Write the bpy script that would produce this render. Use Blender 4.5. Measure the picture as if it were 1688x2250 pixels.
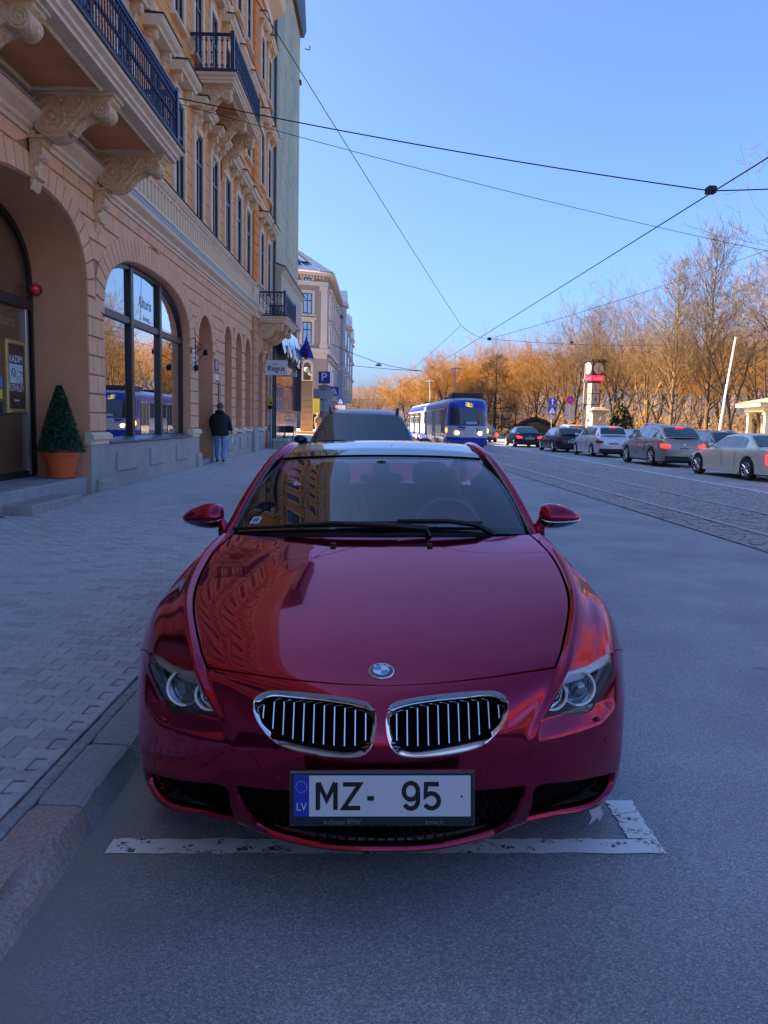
import bpy, bmesh, math, random
import numpy as np
from mathutils import Vector, Matrix, Euler
from mathutils.geometry import delaunay_2d_cdt
rnd = random.Random(7)
for o in list(bpy.data.objects):
    bpy.data.objects.remove(o)
SC = bpy.context.scene
COL = SC.collection
PI = math.pi
R = math.radians

# ---------------- camera ----------------
cam = bpy.data.cameras.new("camera")
cam_o = bpy.data.objects.new("camera", cam); COL.objects.link(cam_o)
_p, _r, _yaw = R(6.45), 0.022, 0.0052
_fw = Vector((math.sin(_yaw)*math.cos(_p), math.cos(_yaw)*math.cos(_p), -math.sin(_p)))
_rt = Vector((math.cos(_yaw), -math.sin(_yaw), 0)); _up = _rt.cross(_fw)
_Rr = _rt*math.cos(_r)+_up*math.sin(_r); _U = _up*math.cos(_r)-_rt*math.sin(_r)
m = Matrix.Identity(4)
for i in range(3):
    m[i][0] = _Rr[i]; m[i][1] = _U[i]; m[i][2] = -_fw[i]
m[2][3] = 1.54
cam_o.matrix_world = m
cam.sensor_fit = 'VERTICAL'; cam.sensor_height = 36.0; cam.lens = 36*1750/2250
cam.clip_start = .05; cam.clip_end = 3000
SC.camera = cam_o

# ---------------- sky, sun, exposure ----------------
SUN_EL = R(33.0); SUN_AZ = R(-86.0)            # azimuth from straight ahead (+y), negative = to the left
w = bpy.data.worlds.new("World"); SC.world = w; w.use_nodes = True
nt = w.node_tree; bg = nt.nodes['Background']
sky = nt.nodes.new('ShaderNodeTexSky'); sky.sky_type = 'NISHITA'; sky.sun_disc = False
sky.sun_elevation = SUN_EL; sky.sun_rotation = SUN_AZ
sky.air_density = .65; sky.dust_density = 3.5; sky.ozone_density = 8.5; sky.altitude = 20
nt.links.new(sky.outputs[0], bg.inputs[0]); bg.inputs[1].default_value = .10
sun = bpy.data.lights.new("sun", 'SUN'); sun.energy = 5.0; sun.angle = R(.5); sun.color = (1, .64, .33)
sun_o = bpy.data.objects.new("sun", sun); COL.objects.link(sun_o)
_d = Vector((math.sin(SUN_AZ)*math.cos(SUN_EL), math.cos(SUN_AZ)*math.cos(SUN_EL), math.sin(SUN_EL)))
sun_o.rotation_euler = _d.to_track_quat('Z', 'Y').to_euler(); sun_o.location = (-60, 40, 60)
SC.view_settings.view_transform = 'Standard'; SC.view_settings.look = 'None'
SC.view_settings.gamma = 1; SC.view_settings.use_curve_mapping = False
SC.view_settings.exposure = 2.15
SC.render.engine = 'CYCLES'
SC.cycles.max_bounces = 8; SC.cycles.transparent_max_bounces = 12
try:
    SC.cycles.use_denoising = True
except Exception:
    pass

# ---------------- materials ----------------
MATS = {}
def _n(nt, t, **kw):
    n = nt.nodes.new(t)
    for k, v in kw.items():
        setattr(n, k, v)
    return n
def mat(name, color, rough=.6, metal=0., spec=.5, coat=0., noise=0., nscale=8., bump=0., bscale=60., emit=None, estr=1., trans=0., alpha=1., ior=1.5, col2=None, stretch=None, detail=6., coat_rough=.02, dist=.02):
    """principled material with a noise that varies the colour (noise / col2) and a noise bump"""
    if name in MATS: return MATS[name]
    m = bpy.data.materials.new(name); m.use_nodes = True; nt = m.node_tree
    b = nt.nodes['Principled BSDF']
    b.inputs['Base Color'].default_value = (*color, 1); b.inputs['Roughness'].default_value = rough
    b.inputs['Metallic'].default_value = metal; b.inputs['Specular IOR Level'].default_value = spec
    b.inputs['Coat Weight'].default_value = coat; b.inputs['Coat Roughness'].default_value = coat_rough
    b.inputs['Transmission Weight'].default_value = trans; b.inputs['IOR'].default_value = ior; b.inputs['Alpha'].default_value = alpha
    if emit:
        b.inputs['Emission Color'].default_value = (*emit, 1); b.inputs['Emission Strength'].default_value = estr
    if noise or bump or col2:
        tc = _n(nt, 'ShaderNodeTexCoord'); mp = _n(nt, 'ShaderNodeMapping'); nt.links.new(tc.outputs['Object'], mp.inputs[0])
        if stretch: mp.inputs['Scale'].default_value = stretch
        if noise or col2:
            nz = _n(nt, 'ShaderNodeTexNoise'); nz.inputs['Scale'].default_value = nscale; nz.inputs['Detail'].default_value = detail; nz.inputs['Roughness'].default_value = .65
            nt.links.new(mp.outputs[0], nz.inputs['Vector'])
            cr = _n(nt, 'ShaderNodeValToRGB'); e = cr.color_ramp.elements; e[0].position = .3; e[1].position = .7
            c2 = col2 or tuple(min(1, c*(1+noise)) for c in color)
            c1 = color if col2 else tuple(c*(1-noise) for c in color)
            e[0].color = (*c1, 1); e[1].color = (*c2, 1)
            nt.links.new(nz.outputs[0], cr.inputs[0]); nt.links.new(cr.outputs[0], b.inputs['Base Color'])
        if bump:
            nb = _n(nt, 'ShaderNodeTexNoise'); nb.inputs['Scale'].default_value = bscale; nb.inputs['Detail'].default_value = 8
            nt.links.new(mp.outputs[0], nb.inputs['Vector'])
            bp = _n(nt, 'ShaderNodeBump'); bp.inputs['Strength'].default_value = bump; bp.inputs['Distance'].default_value = dist
            nt.links.new(nb.outputs[0], bp.inputs['Height']); nt.links.new(bp.outputs[0], b.inputs['Normal'])
    MATS[name] = m
    return m
def glass(name, tint=(.8, .9, .9), rough=.0, base=.05, refl=1.0, ior=1.5):
    """clear pane: fresnel mirror over a tinted see-through"""
    if name in MATS: return MATS[name]
    m = bpy.data.materials.new(name); m.use_nodes = True; nt = m.node_tree
    for n in list(nt.nodes): nt.nodes.remove(n)
    out = _n(nt, 'ShaderNodeOutputMaterial'); mix = _n(nt, 'ShaderNodeMixShader'); tr = _n(nt, 'ShaderNodeBsdfTransparent'); gl = _n(nt, 'ShaderNodeBsdfGlossy')
    tr.inputs[0].default_value = (*tint, 1); gl.inputs[0].default_value = (refl, refl, refl, 1); gl.inputs['Roughness'].default_value = rough
    fr = _n(nt, 'ShaderNodeFresnel'); fr.inputs[0].default_value = ior
    ad = _n(nt, 'ShaderNodeMath', operation='ADD'); ad.inputs[1].default_value = base; ad.use_clamp = True
    nt.links.new(fr.outputs[0], ad.inputs[0]); nt.links.new(ad.outputs[0], mix.inputs[0])
    nt.links.new(tr.outputs[0], mix.inputs[1]); nt.links.new(gl.outputs[0], mix.inputs[2]); nt.links.new(mix.outputs[0], out.inputs[0])
    MATS[name] = m
    return m

# ---------------- mesh helpers ----------------
class MB:
    def __init__(s): s.v = []; s.f = []; s.m = []
    def add(s, vs, fs, m=0):
        b = len(s.v); s.v.extend([tuple(map(float, p)) for p in vs])
        s.f.extend([tuple(b+i for i in f) for f in fs]); s.m.extend([m]*len(fs)); return s
    def quad(s, a, b, c, d, m=0): return s.add([a, b, c, d], [(0, 1, 2, 3)], m)
    def box(s, x0, x1, y0, y1, z0, z1, m=0):
        return s.add([(x0,y0,z0),(x1,y0,z0),(x1,y1,z0),(x0,y1,z0),(x0,y0,z1),(x1,y0,z1),(x1,y1,z1),(x0,y1,z1)],
                     [(0,3,2,1),(4,5,6,7),(0,1,5,4),(1,2,6,5),(2,3,7,6),(3,0,4,7)], m)
    def cbox(s, x0, x1, y0, y1, z0, z1, c, m=0, ax=2):
        """box whose face towards +ax is chamfered by c"""
        lo = [x0, y0, z0]; hi = [x1, y1, z1]; a, b = [i for i in range(3) if i != ax]
        def ring(k, w):
            r = []
            for (i, j) in ((0, 0), (1, 0), (1, 1), (0, 1)):
                p = [0, 0, 0]; p[ax] = w
                p[a] = (hi[a]-k) if i else (lo[a]+k); p[b] = (hi[b]-k) if j else (lo[b]+k); r.append(p)
            return r
        vs = ring(0, lo[ax])+ring(0, hi[ax]-c)+ring(c, hi[ax])
        fs = [(0,1,2,3)]
        for k in (0, 4):
            fs += [(k+i, k+(i+1) % 4, k+4+(i+1) % 4, k+4+i) for i in range(4)]
        return s.add(vs, fs+[(8,9,10,11)], m)
    def ring_frame(s, d):
        d = Vector(d).normalized(); a = Vector((0, 0, 1)) if abs(d.z) < .9 else Vector((0, 1, 0))
        x = d.cross(a).normalized(); return x, d.cross(x).normalized()
    def tube(s, path, r, n=6, m=0, closed=False, caps=True, flat=1.0):
        P = [Vector(p) for p in path]; k = len(P); rs = r if isinstance(r, (list, tuple)) else [r]*k
        vs = []; fs = []; px = None
        for i, p in enumerate(P):
            a = P[i-1] if (i > 0 or closed) else p; b = P[(i+1) % k] if (i < k-1 or closed) else p
            d = (b-a); d = d.normalized() if d.length > 1e-9 else Vector((0, 0, 1))
            if px is None: x, y = s.ring_frame(d)
            else:
                x = px-d*px.dot(d)
                x = x.normalized() if x.length > 1e-6 else s.ring_frame(d)[0]; y = d.cross(x)
            px = x
            for j in range(n):
                t = 2*PI*j/n; vs.append(p+(x*math.cos(t)+y*math.sin(t)*flat)*rs[i])
        for i in range(k if closed else k-1):
            for j in range(n):
                a = i*n+j; b = i*n+(j+1) % n; c = ((i+1) % k)*n+(j+1) % n; d = ((i+1) % k)*n+j
                fs.append((a, b, c, d))
        if caps and not closed:
            fs.append(tuple(range(n-1, -1, -1))); fs.append(tuple((k-1)*n+j for j in range(n)))
        return s.add(vs, fs, m)
    def cyl(s, p0, p1, r0, r1=None, n=12, m=0, caps=True):
        return s.tube([p0, p1], [r0, r0 if r1 is None else r1], n, m, caps=caps)
    def lathe(s, prof, o=(0, 0, 0), axis='z', n=24, m=0, a0=0, a1=2*PI):
        """prof: (radius, height) pairs"""
        full = abs(a1-a0-2*PI) < 1e-6; nn = n if full else n+1; vs = []; fs = []
        for (r, h) in prof:
            for j in range(nn):
                t = a0+(a1-a0)*j/n; c, q = r*math.cos(t), r*math.sin(t)
                p = (c, q, h) if axis == 'z' else ((h, c, q) if axis == 'x' else (q, h, c))
                vs.append((p[0]+o[0], p[1]+o[1], p[2]+o[2]))
        for i in range(len(prof)-1):
            for j in range(n):
                j2 = (j+1) % nn
                fs.append((i*nn+j, i*nn+j2, (i+1)*nn+j2, (i+1)*nn+j))
        return s.add(vs, fs, m)
    def prism(s, poly, a0, a1, axis='y', m=0, c=0.):
        """polygon of 2-D points pushed along an axis from a0 to a1 (ends filled)"""
        def P(p, a): return (p[0], a, p[1]) if axis == 'y' else ((a, p[0], p[1]) if axis == 'x' else (p[0], p[1], a))
        n = len(poly); vs = [P(p, a0) for p in poly]+[P(p, a1) for p in poly]
        fs = [tuple(range(n-1, -1, -1)), tuple(range(n, 2*n))]+[(i, (i+1) % n, n+(i+1) % n, n+i) for i in range(n)]
        return s.add(vs, fs, m)
    def grid(s, G, m=0, flip=False, closed_u=False):
        nv, nu = len(G), len(G[0]); vs = [p for row in G for p in row]; fs = []
        for j in range(nv-1):
            for i in range(nu if closed_u else nu-1):
                i2 = (i+1) % nu; q = (j*nu+i, j*nu+i2, (j+1)*nu+i2, (j+1)*nu+i)
                fs.append(q[::-1] if flip else q)
        return s.add(vs, fs, m)
    def sphere(s, c, r, n=12, m=0, sx=1, sy=1, sz=1):
        k = max(6, n//2)
        return s.add([(c[0]+r*sx*math.sin(PI*i/k)*math.cos(2*PI*j/n), c[1]+r*sy*math.sin(PI*i/k)*math.sin(2*PI*j/n), c[2]+r*sz*math.cos(PI*i/k)) for i in range(k+1) for j in range(n)],
                     [(i*n+j, (i+1)*n+j, (i+1)*n+(j+1) % n, i*n+(j+1) % n) for i in range(k) for j in range(n)], m)
    def xf(s, M):
        s.v = [tuple(M @ Vector(p)) for p in s.v]; return s
    def mesh(s, name, mats, smooth=None, fix=True):
        me = bpy.data.meshes.new(name); me.from_pydata(s.v, [], s.f)
        for mm in (mats if isinstance(mats, (list, tuple)) else [mats]): me.materials.append(mm)
        if s.m and max(s.m) > 0: me.polygons.foreach_set('material_index', s.m)
        if fix:
            bm = bmesh.new(); bm.from_mesh(me); bmesh.ops.remove_doubles(bm, verts=bm.verts, dist=1e-5)
            bmesh.ops.recalc_face_normals(bm, faces=bm.faces); bm.to_mesh(me); bm.free()
        if smooth is not None:
            me.polygons.foreach_set('use_smooth', [True]*len(me.polygons)); me.set_sharp_from_angle(angle=R(smooth))
        me.update(); return me
    def build(s, name, mats, parent=None, smooth=None, fix=True, loc=None):
        return put(name, s.mesh(name, mats, smooth, fix), parent, loc)
def put(name, me, parent=None, loc=None, rot=None, scale=None):
    o = bpy.data.objects.new(name, me); COL.objects.link(o)
    if parent is not None: o.parent = parent
    if loc is not None: o.location = loc
    if rot is not None: o.rotation_euler = rot
    if scale is not None: o.scale = scale
    return o
def tag(o, label=None, cat=None, group=None, kind=None):
    if label: o['label'] = label
    if cat: o['category'] = cat
    if group: o['group'] = group
    if kind: o['kind'] = kind
    return o
def thing(name, label, cat, loc=(0, 0, 0), rot=None, group=None):
    return tag(put(name, None, None, loc, rot), label, cat, group)
def dup(o, parent=None, label=None, loc=None, rot=None):
    c = o.copy(); COL.objects.link(c)
    if parent is not None: c.parent = parent
    if label: c['label'] = label
    if loc is not None: c.location = loc
    if rot is not None: c.rotation_euler = rot
    for ch in list(o.children): dup(ch, c)
    return c
def text(name, body, size, mt, parent=None, mtx=None, depth=.002, align='CENTER', sx=1., bold=0.):
    """lettering as a thin mesh lying in the x-y plane of mtx"""
    cu = bpy.data.curves.new(name, 'FONT'); cu.body = body; cu.size = size; cu.extrude = depth; cu.align_x = align; cu.align_y = 'CENTER'; cu.offset = bold; cu.resolution_u = 3
    t = bpy.data.objects.new(name, cu); COL.objects.link(t)
    dg = bpy.context.evaluated_depsgraph_get(); me = bpy.data.meshes.new_from_object(t.evaluated_get(dg))
    bpy.data.objects.remove(t); bpy.data.curves.remove(cu)
    M = (mtx or Matrix.Identity(4)) @ Matrix.Diagonal((sx, 1, 1, 1)); me.transform(M)
    me.materials.clear(); me.materials.append(mt)
    return put(name, me, parent)
def frame(o, x, y):
    """matrix with origin o, x axis x, y axis y"""
    x = Vector(x).normalized(); y = Vector(y).normalized(); z = x.cross(y)
    m = Matrix.Identity(4)
    for i in range(3): m[i][0] = x[i]; m[i][1] = y[i]; m[i][2] = z[i]; m[i][3] = o[i]
    return m
def inpoly(pts, poly):
    P = np.asarray(poly, float); x, y = pts[:, 0], pts[:, 1]; ins = np.zeros(len(pts), bool); n = len(P)
    for i in range(n):
        x1, y1 = P[i-1]; x2, y2 = P[i]
        c = ((y1 > y) != (y2 > y)) & (x < (x2-x1)*(y-y1)/((y2-y1) if y2 != y1 else 1e-12)+x1)
        ins ^= c
    return ins
def smooth_poly(pts, n=6, closed=True):
    """Catmull-Rom through the points"""
    P = np.asarray(pts, float); k = len(P); out = []
    for i in range(k if closed else k-1):
        p0, p1, p2, p3 = (P[(i-1) % k], P[i], P[(i+1) % k], P[(i+2) % k]) if closed else (P[max(i-1, 0)], P[i], P[i+1], P[min(i+2, k-1)])
        for t in np.linspace(0, 1, n, endpoint=False):
            out.append(.5*((2*p1)+(-p0+p2)*t+(2*p0-5*p1+4*p2-p3)*t*t+(-p0+3*p1-3*p2+p3)*t**3))
    if not closed: out.append(P[-1])
    return np.array(out)
def refine(poly, d):
    P = np.asarray(poly, float); out = []
    for i in range(len(P)):
        a, b = P[i], P[(i+1) % len(P)]; k = max(1, int(math.ceil(np.linalg.norm(b-a)/d)))
        for t in range(k): out.append(a+(b-a)*t/k)
    return np.array(out)
def cdt(grid_pts, loops, keep):
    """triangles over loose points and closed loops; keep(centroids) -> mask"""
    vs = [tuple(p) for p in grid_pts]; es = []
    for L in loops:
        b = len(vs); vs += [tuple(p) for p in L]; es += [(b+i, b+(i+1) % len(L)) for i in range(len(L))]
    V, E, F, *_ = delaunay_2d_cdt([Vector(p) for p in vs], es, [], 0, 1e-7)
    V = np.array([(v.x, v.y) for v in V]); F = np.array([f for f in F if len(f) == 3])
    c = V[F].mean(1); k = keep(c); return V, F[k]
def boundary(F):
    ed = {}
    for t in F:
        for a, b in ((t[0], t[1]), (t[1], t[2]), (t[2], t[0])):
            k = (min(a, b), max(a, b)); ed[k] = None if k in ed else (a, b)
    return [e for e in ed.values() if e]

# ---- spline surface through a net of points -------------------------------------------------
def _bspl_ctrl(D, mirror):
    """control points (along axis 0) of the uniform cubic B-spline that passes close to the data D"""
    n = D.shape[0]
    A = np.zeros((n, n)); R = D.copy()
    for i in range(1, n-1):
        A[i, i-1] = 1/6; A[i, i] = 4/6; A[i, i+1] = 1/6
    A[0, 0] = 1.0; A[n-1, n-1] = 1.0
    sol = np.zeros_like(D)
    if mirror is not None:            # even about the start (x odd)
        for k in range(D.shape[-1]):
            B = A.copy()
            if k == mirror:
                B[0, :] = 0; B[0, 0] = 1
            else:
                B[0, :] = 0; B[0, 0] = 4/6; B[0, 1] = 2/6
            sol[..., k] = np.linalg.solve(B, R[..., k].reshape(n, -1)).reshape(R[..., k].shape)
    else:
        sol = np.linalg.solve(A, R.reshape(n, -1)).reshape(R.shape)
    return sol
def _bspl_eval(Cp, t, mirror):
    """evaluate along axis 0 at parameters t (0..n-1)"""
    n = Cp.shape[0]
    first = 2*Cp[0]-Cp[1]
    if mirror is not None:
        first = Cp[1].copy(); first[..., mirror] *= -1
    P = np.concatenate([first[None], Cp, (2*Cp[-1]-Cp[-2])[None]], 0)
    i = np.clip(np.floor(t).astype(int), 0, n-2); f = t-i
    w = [(1-f)**3/6, (3*f**3-6*f**2+4)/6, (-3*f**3+3*f**2+3*f+1)/6, f**3/6]
    sh = (len(t),)+(1,)*(P.ndim-1)
    return sum(w[k].reshape(sh)*P[i+k] for k in range(4))
class Surf:
    """dense smooth surface from a net (rows, cols, 3); u runs along cols (0 = mirror plane), v along rows"""
    def __init__(s, net, nu, nv, fit=.75, mirror=True, bump=None):
        D = np.array(net, float); s.R, s.C = D.shape[:2]
        Cr = D+fit*(_bspl_ctrl(D, None)-D)
        Ct = np.swapaxes(Cr, 0, 1)
        Cc = Ct+fit*(_bspl_ctrl(Ct, 0 if mirror else None)-Ct)
        s.tu = np.linspace(0, s.C-1, nu); s.tv = np.linspace(0, s.R-1, nv)
        E = _bspl_eval(Cc, s.tu, 0 if mirror else None)          # (nu, R, 3)
        E = np.swapaxes(E, 0, 1)
        s.G = _bspl_eval(E, s.tv, None)                          # (nv, nu, 3)
        s.nu, s.nv = nu, nv
        s.normals()
        if bump is not None:
            h = bump(s.tu, s.tv); s.G = s.G+s.N*h[..., None]; s.normals()
    def normals(s):
        du = np.gradient(s.G, axis=1); dv = np.gradient(s.G, axis=0)
        N = np.cross(du, dv); N /= np.linalg.norm(N, axis=-1, keepdims=True)+1e-12
        s.N = N
    def at(s, uv, what='G'):
        uv = np.asarray(uv, float)
        a = np.clip(uv[:, 0]/(s.C-1), 0, 1)*(s.nu-1); b = np.clip(uv[:, 1]/(s.R-1), 0, 1)*(s.nv-1)
        i = np.minimum(a.astype(int), s.nu-2); j = np.minimum(b.astype(int), s.nv-2)
        fa = (a-i)[:, None]; fb = (b-j)[:, None]; M = getattr(s, what)
        r = (M[j, i]*(1-fa)+M[j, i+1]*fa)*(1-fb)+(M[j+1, i]*(1-fa)+M[j+1, i+1]*fa)*fb
        if what == 'N':
            r /= np.linalg.norm(r, axis=1, keepdims=True)+1e-12
        return r

# =====================================================================
#  the red coupe
# =====================================================================
def paint(name, col, metal=.55, rough=.32, flake=.0):
    m = mat(name, col, rough=rough, metal=metal, coat=.7, coat_rough=.01, spec=.6)
    m.node_tree.nodes['Principled BSDF'].inputs['Coat IOR'].default_value = 1.5
    if name == 'crimson_paint': m.node_tree.nodes['Principled BSDF'].inputs['Specular Tint'].default_value = (.95, .22, .55, 1)
    return m
M_RED = paint('crimson_paint', (.34, .0035, .042), .9, .09)
M_BLACK = mat('black_plastic', (.012, .012, .013), rough=.45)
M_DARK = mat('dark_void', (.003, .003, .0035), rough=.9, spec=.1)
M_CHROME = mat('chrome', (.92, .93, .95), rough=.06, metal=1.)
M_STEEL = mat('brushed_steel', (.62, .62, .64), rough=.28, metal=1.)
M_RUBBER = mat('rubber', (.016, .016, .017), rough=.75, noise=.3, nscale=40)
M_GLOSS = mat('gloss_black', (.006, .006, .008), rough=.08, coat=1.)
M_LEATHER = mat('dark_leather', (.08, .07, .08), rough=.5, bump=.1, bscale=200)
M_LEATHER2 = mat('burgundy_leather', (.34, .06, .05), rough=.5, bump=.1, bscale=200)
M_CLEAR = glass('lamp_cover_glass', (.97, .98, 1), base=.03)
M_WIND = glass('windscreen_glass', (.74, .82, .85), base=.09, refl=1.)
M_WHITE = mat('plate_white', (.72, .74, .76), rough=.35, coat=.3)
M_BLUE = mat('plate_blue', (.012, .04, .46), rough=.4)
M_INK = mat('black_ink', (.008, .008, .008), rough=.5)
# front shell of the red coupe: rows run from under the lip over bumper and bonnet to the windscreen, columns from the middle to the side
NET = [
 [(0,.27,.125),(.17,.28,.125),(.36,.32,.148),(.477,.37,.168),(.65,.46,.155),(.765,.54,.138),(.83,.59,.145),(.80,.63,.16)],
 [(0,.19,.140),(.175,.20,.141),(.362,.24,.163),(.477,.29,.184),(.648,.38,.171),(.768,.46,.150),(.845,.535,.165),(.815,.60,.17)],
 [(0,.060,.30),(.17,.07,.295),(.35,.125,.285),(.475,.20,.277),(.64,.29,.268),(.79,.43,.245),(.872,.535,.235),(.845,.60,.24)],
 [(0,.04,.42),(.165,.05,.418),(.342,.098,.407),(.472,.170,.388),(.637,.26,.375),(.808,.415,.344),(.888,.54,.318),(.862,.60,.325)],
 [(0,.030,.525),(.162,.04,.522),(.325,.088,.516),(.455,.148,.508),(.61,.24,.502),(.796,.40,.474),(.903,.575,.415),(.880,.62,.415)],
 [(0,.055,.632),(.162,.065,.628),(.345,.112,.612),(.487,.185,.592),(.633,.275,.585),(.797,.42,.572),(.925,.64,.485),(.905,.68,.475)],
 [(0,.12,.70),(.166,.13,.697),(.372,.18,.690),(.548,.24,.678),(.685,.325,.662),(.830,.48,.652),(.943,.72,.56),(.93,.75,.545)],
 [(0,.20,.722),(.175,.21,.724),(.40,.255,.730),(.593,.315,.738),(.722,.41,.728),(.847,.56,.712),(.955,.79,.63),(.945,.83,.605)],
 [(0,.36,.770),(.19,.368,.772),(.434,.40,.777),(.643,.46,.785),(.762,.54,.780),(.870,.68,.766),(.960,.87,.69),(.955,.92,.655)],
 [(0,.62,.828),(.21,.628,.829),(.49,.65,.836),(.72,.70,.852),(.800,.76,.848),(.882,.85,.826),(.955,.97,.745),(.955,1.03,.66)],
 [(0,.95,.888),(.23,.955,.890),(.523,.97,.896),(.765,1.00,.906),(.822,1.05,.887),(.887,1.10,.840),(.937,1.14,.785),(.945,1.20,.52)],
 [(0,1.28,.940),(.245,1.285,.941),(.55,1.295,.945),(.782,1.32,.953),(.820,1.35,.932),(.870,1.39,.880),(.903,1.42,.845),(.93,1.38,.40)],
 [(0,1.56,.982),(.26,1.57,.981),(.565,1.605,.979),(.775,1.66,.985),(.800,1.68,.957),(.830,1.71,.922),(.858,1.73,.900),(.925,1.75,.40)],
]
def _ridge(tu, tv):
    """the crisp ridge just outside the bonnet line, fading out on the bumper"""
    U, V = np.meshgrid(tu, tv)
    amp = np.interp(V, [3.6, 4.6, 6, 7, 9, 11, 12], [0, .010, .020, .022, .020, .015, .010])
    a = np.clip((U-3.0)/.22, 0, 1); b = np.clip((4.3-U)/1.08, 0, 1)
    prof = np.where(U < 3.22, a, b**1.6); prof = np.where(U < 3.0, 0, prof)
    return amp*prof
def _ledge(tu, tv):
    """headlamp recess: a shelf under the lamp that slopes inwards"""
    U, V = np.meshgrid(tu, tv)
    vlo = np.interp(U, [3.0, 3.3, 4.2, 4.8, 5.2], [4.24, 4.24, 4.2, 4.25, 4.7])
    d = np.where(V < vlo, 0, np.where(V < 4.95, (V-vlo)/np.maximum(4.95-vlo, .2), np.clip(1-(V-4.95)/1.5, 0, 1)))
    s = np.clip((U-3.22)/.05, 0, 1)*np.clip((5.3-U)/.22, 0, 1)
    return -.034*np.clip(d, 0, 1)*s

S = Surf(NET, 181, 181, bump=lambda tu, tv: _ridge(tu, tv)+_ledge(tu, tv))
HOOD = [(0, 6.66), (1.0, 6.73), (1.67, 6.80), (2.34, 6.87), (2.93, 6.90), (2.985, 7.5), (2.99, 8.1), (2.985, 8.7), (2.97, 9.4), (2.94, 10.2), (2.88, 11.0), (2.80, 11.6), (2.74, 12.0), (0, 12.0)]
HOODH = [(0, 6.565), (1.0, 6.635), (1.67, 6.705), (2.34, 6.775), (2.985, 6.80), (3.045, 7.5), (3.055, 8.1), (3.05, 8.7), (3.04, 9.4), (3.01, 10.2), (2.96, 11.0), (2.89, 11.6), (2.83, 12.0), (0, 12.0)]
LAMP = [(3.24, 6.50), (3.5, 6.60), (3.95, 6.72), (4.4, 6.86), (4.83, 6.93), (4.99, 6.84), (5.02, 6.5), (5.01, 5.6), (4.92, 5.02), (4.62, 4.70), (4.2, 4.80), (3.65, 5.03), (3.26, 4.97), (3.22, 5.6)]
STRIP = [(3.24, 6.50), (3.5, 6.60), (3.95, 6.72), (4.4, 6.86), (4.83, 6.93), (4.97, 6.84), (4.75, 6.52), (4.3, 6.26), (3.9, 6.13), (3.23, 6.06)]
KID = [(.09, 5.03), (.13, 5.42), (.22, 5.62), (.42, 5.76), (1.0, 5.97), (1.55, 6.05), (1.90, 6.03), (2.12, 5.84), (2.24, 5.58), (2.28, 5.25), (2.23, 4.92), (2.03, 4.49), (1.69, 4.24), (1.0, 4.12), (.46, 4.12), (.22, 4.30), (.12, 4.65)]
MID = [(0, 3.0), (1.6, 2.97), (2.95, 2.95), (2.92, 2.6), (2.72, 1.94), (2.47, 1.45), (2.14, 1.16), (1.5, 1.08), (.8, 1.065), (0, 1.06)]
SIDE = [(3.22, 2.86), (4.2, 2.74), (5.32, 2.54), (5.50, 2.25), (5.42, 1.85), (5.08, 1.46), (4.5, 1.24), (3.9, 1.13), (3.12, 1.06), (3.04, 1.25), (3.10, 2.2)]
def uvskin(outer, holes=(), d=.09, thick=.018, off=0., mirror=True, refine_d=.06, side=1):
    """trimmed piece of the front shell, both halves; returns verts, faces, vertex normals"""
    o = refine(outer, refine_d); hs = [refine(h, refine_d) for h in holes]
    lo, hi = o.min(0), o.max(0)
    gx = np.arange(max(lo[0], 0), hi[0]+d, d); gy = np.arange(lo[1], hi[1]+d, d)
    g = np.stack(np.meshgrid(gx, gy), -1).reshape(-1, 2)
    ok = inpoly(g, o)
    for h in hs: ok &= ~inpoly(g, h)
    # keep loose points off the edges
    L = np.concatenate([o]+hs); g = g[ok]
    dm = np.min(((g[:, None, :]-L[None])**2).sum(-1), 1) if len(g) else np.zeros(0)
    g = g[dm > (d*.35)**2]
    def keep(c):
        k = inpoly(c, o)
        for h in hs: k &= ~inpoly(c, h)
        return k
    V, F = cdt(g, [o]+hs, keep)
    P = S.at(V); N = S.at(V, 'N'); Pt = P+N*off
    verts = [*Pt]; norms = [*N]; faces = [tuple(f) for f in F]
    if thick:
        for a, b in boundary(F):
            if V[a][0] < 1e-4 and V[b][0] < 1e-4: continue
            k = len(verts); q = [Pt[a], Pt[b], Pt[b]-N[b]*thick, Pt[a]-N[a]*thick]
            nn = np.cross(q[1]-q[0], q[3]-q[0]); nn = -nn/(np.linalg.norm(nn)+1e-12)
            # round the edge a little: blend outer normals
            verts += q; norms += [N[a]*.35+nn*.65, N[b]*.35+nn*.65, nn, nn]; faces.append((k+1, k, k+3, k+2))
    verts = np.array(verts); norms = np.array(norms)
    if mirror:
        n = len(verts); mv = verts*[-1, 1, 1]; mn = norms*[-1, 1, 1]
        faces = faces+[tuple(n+i for i in f[::-1]) for f in faces]
        verts = np.concatenate([verts, mv]); norms = np.concatenate([norms, mn])
    elif side < 0:
        verts = verts*[-1, 1, 1]; norms = norms*[-1, 1, 1]; faces = [f[::-1] for f in faces]
    return verts, faces, norms
def skin_obj(name, vfn, mt, parent):
    v, f, n = vfn
    me = bpy.data.meshes.new(name); me.from_pydata([tuple(p) for p in v], [], f); me.materials.append(mt)
    me.polygons.foreach_set('use_smooth', [True]*len(f))
    n = n/(np.linalg.norm(n, axis=1, keepdims=True)+1e-12)
    me.normals_split_custom_set_from_vertices([tuple(p) for p in n]); me.update()
    return put(name, me, parent)

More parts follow.
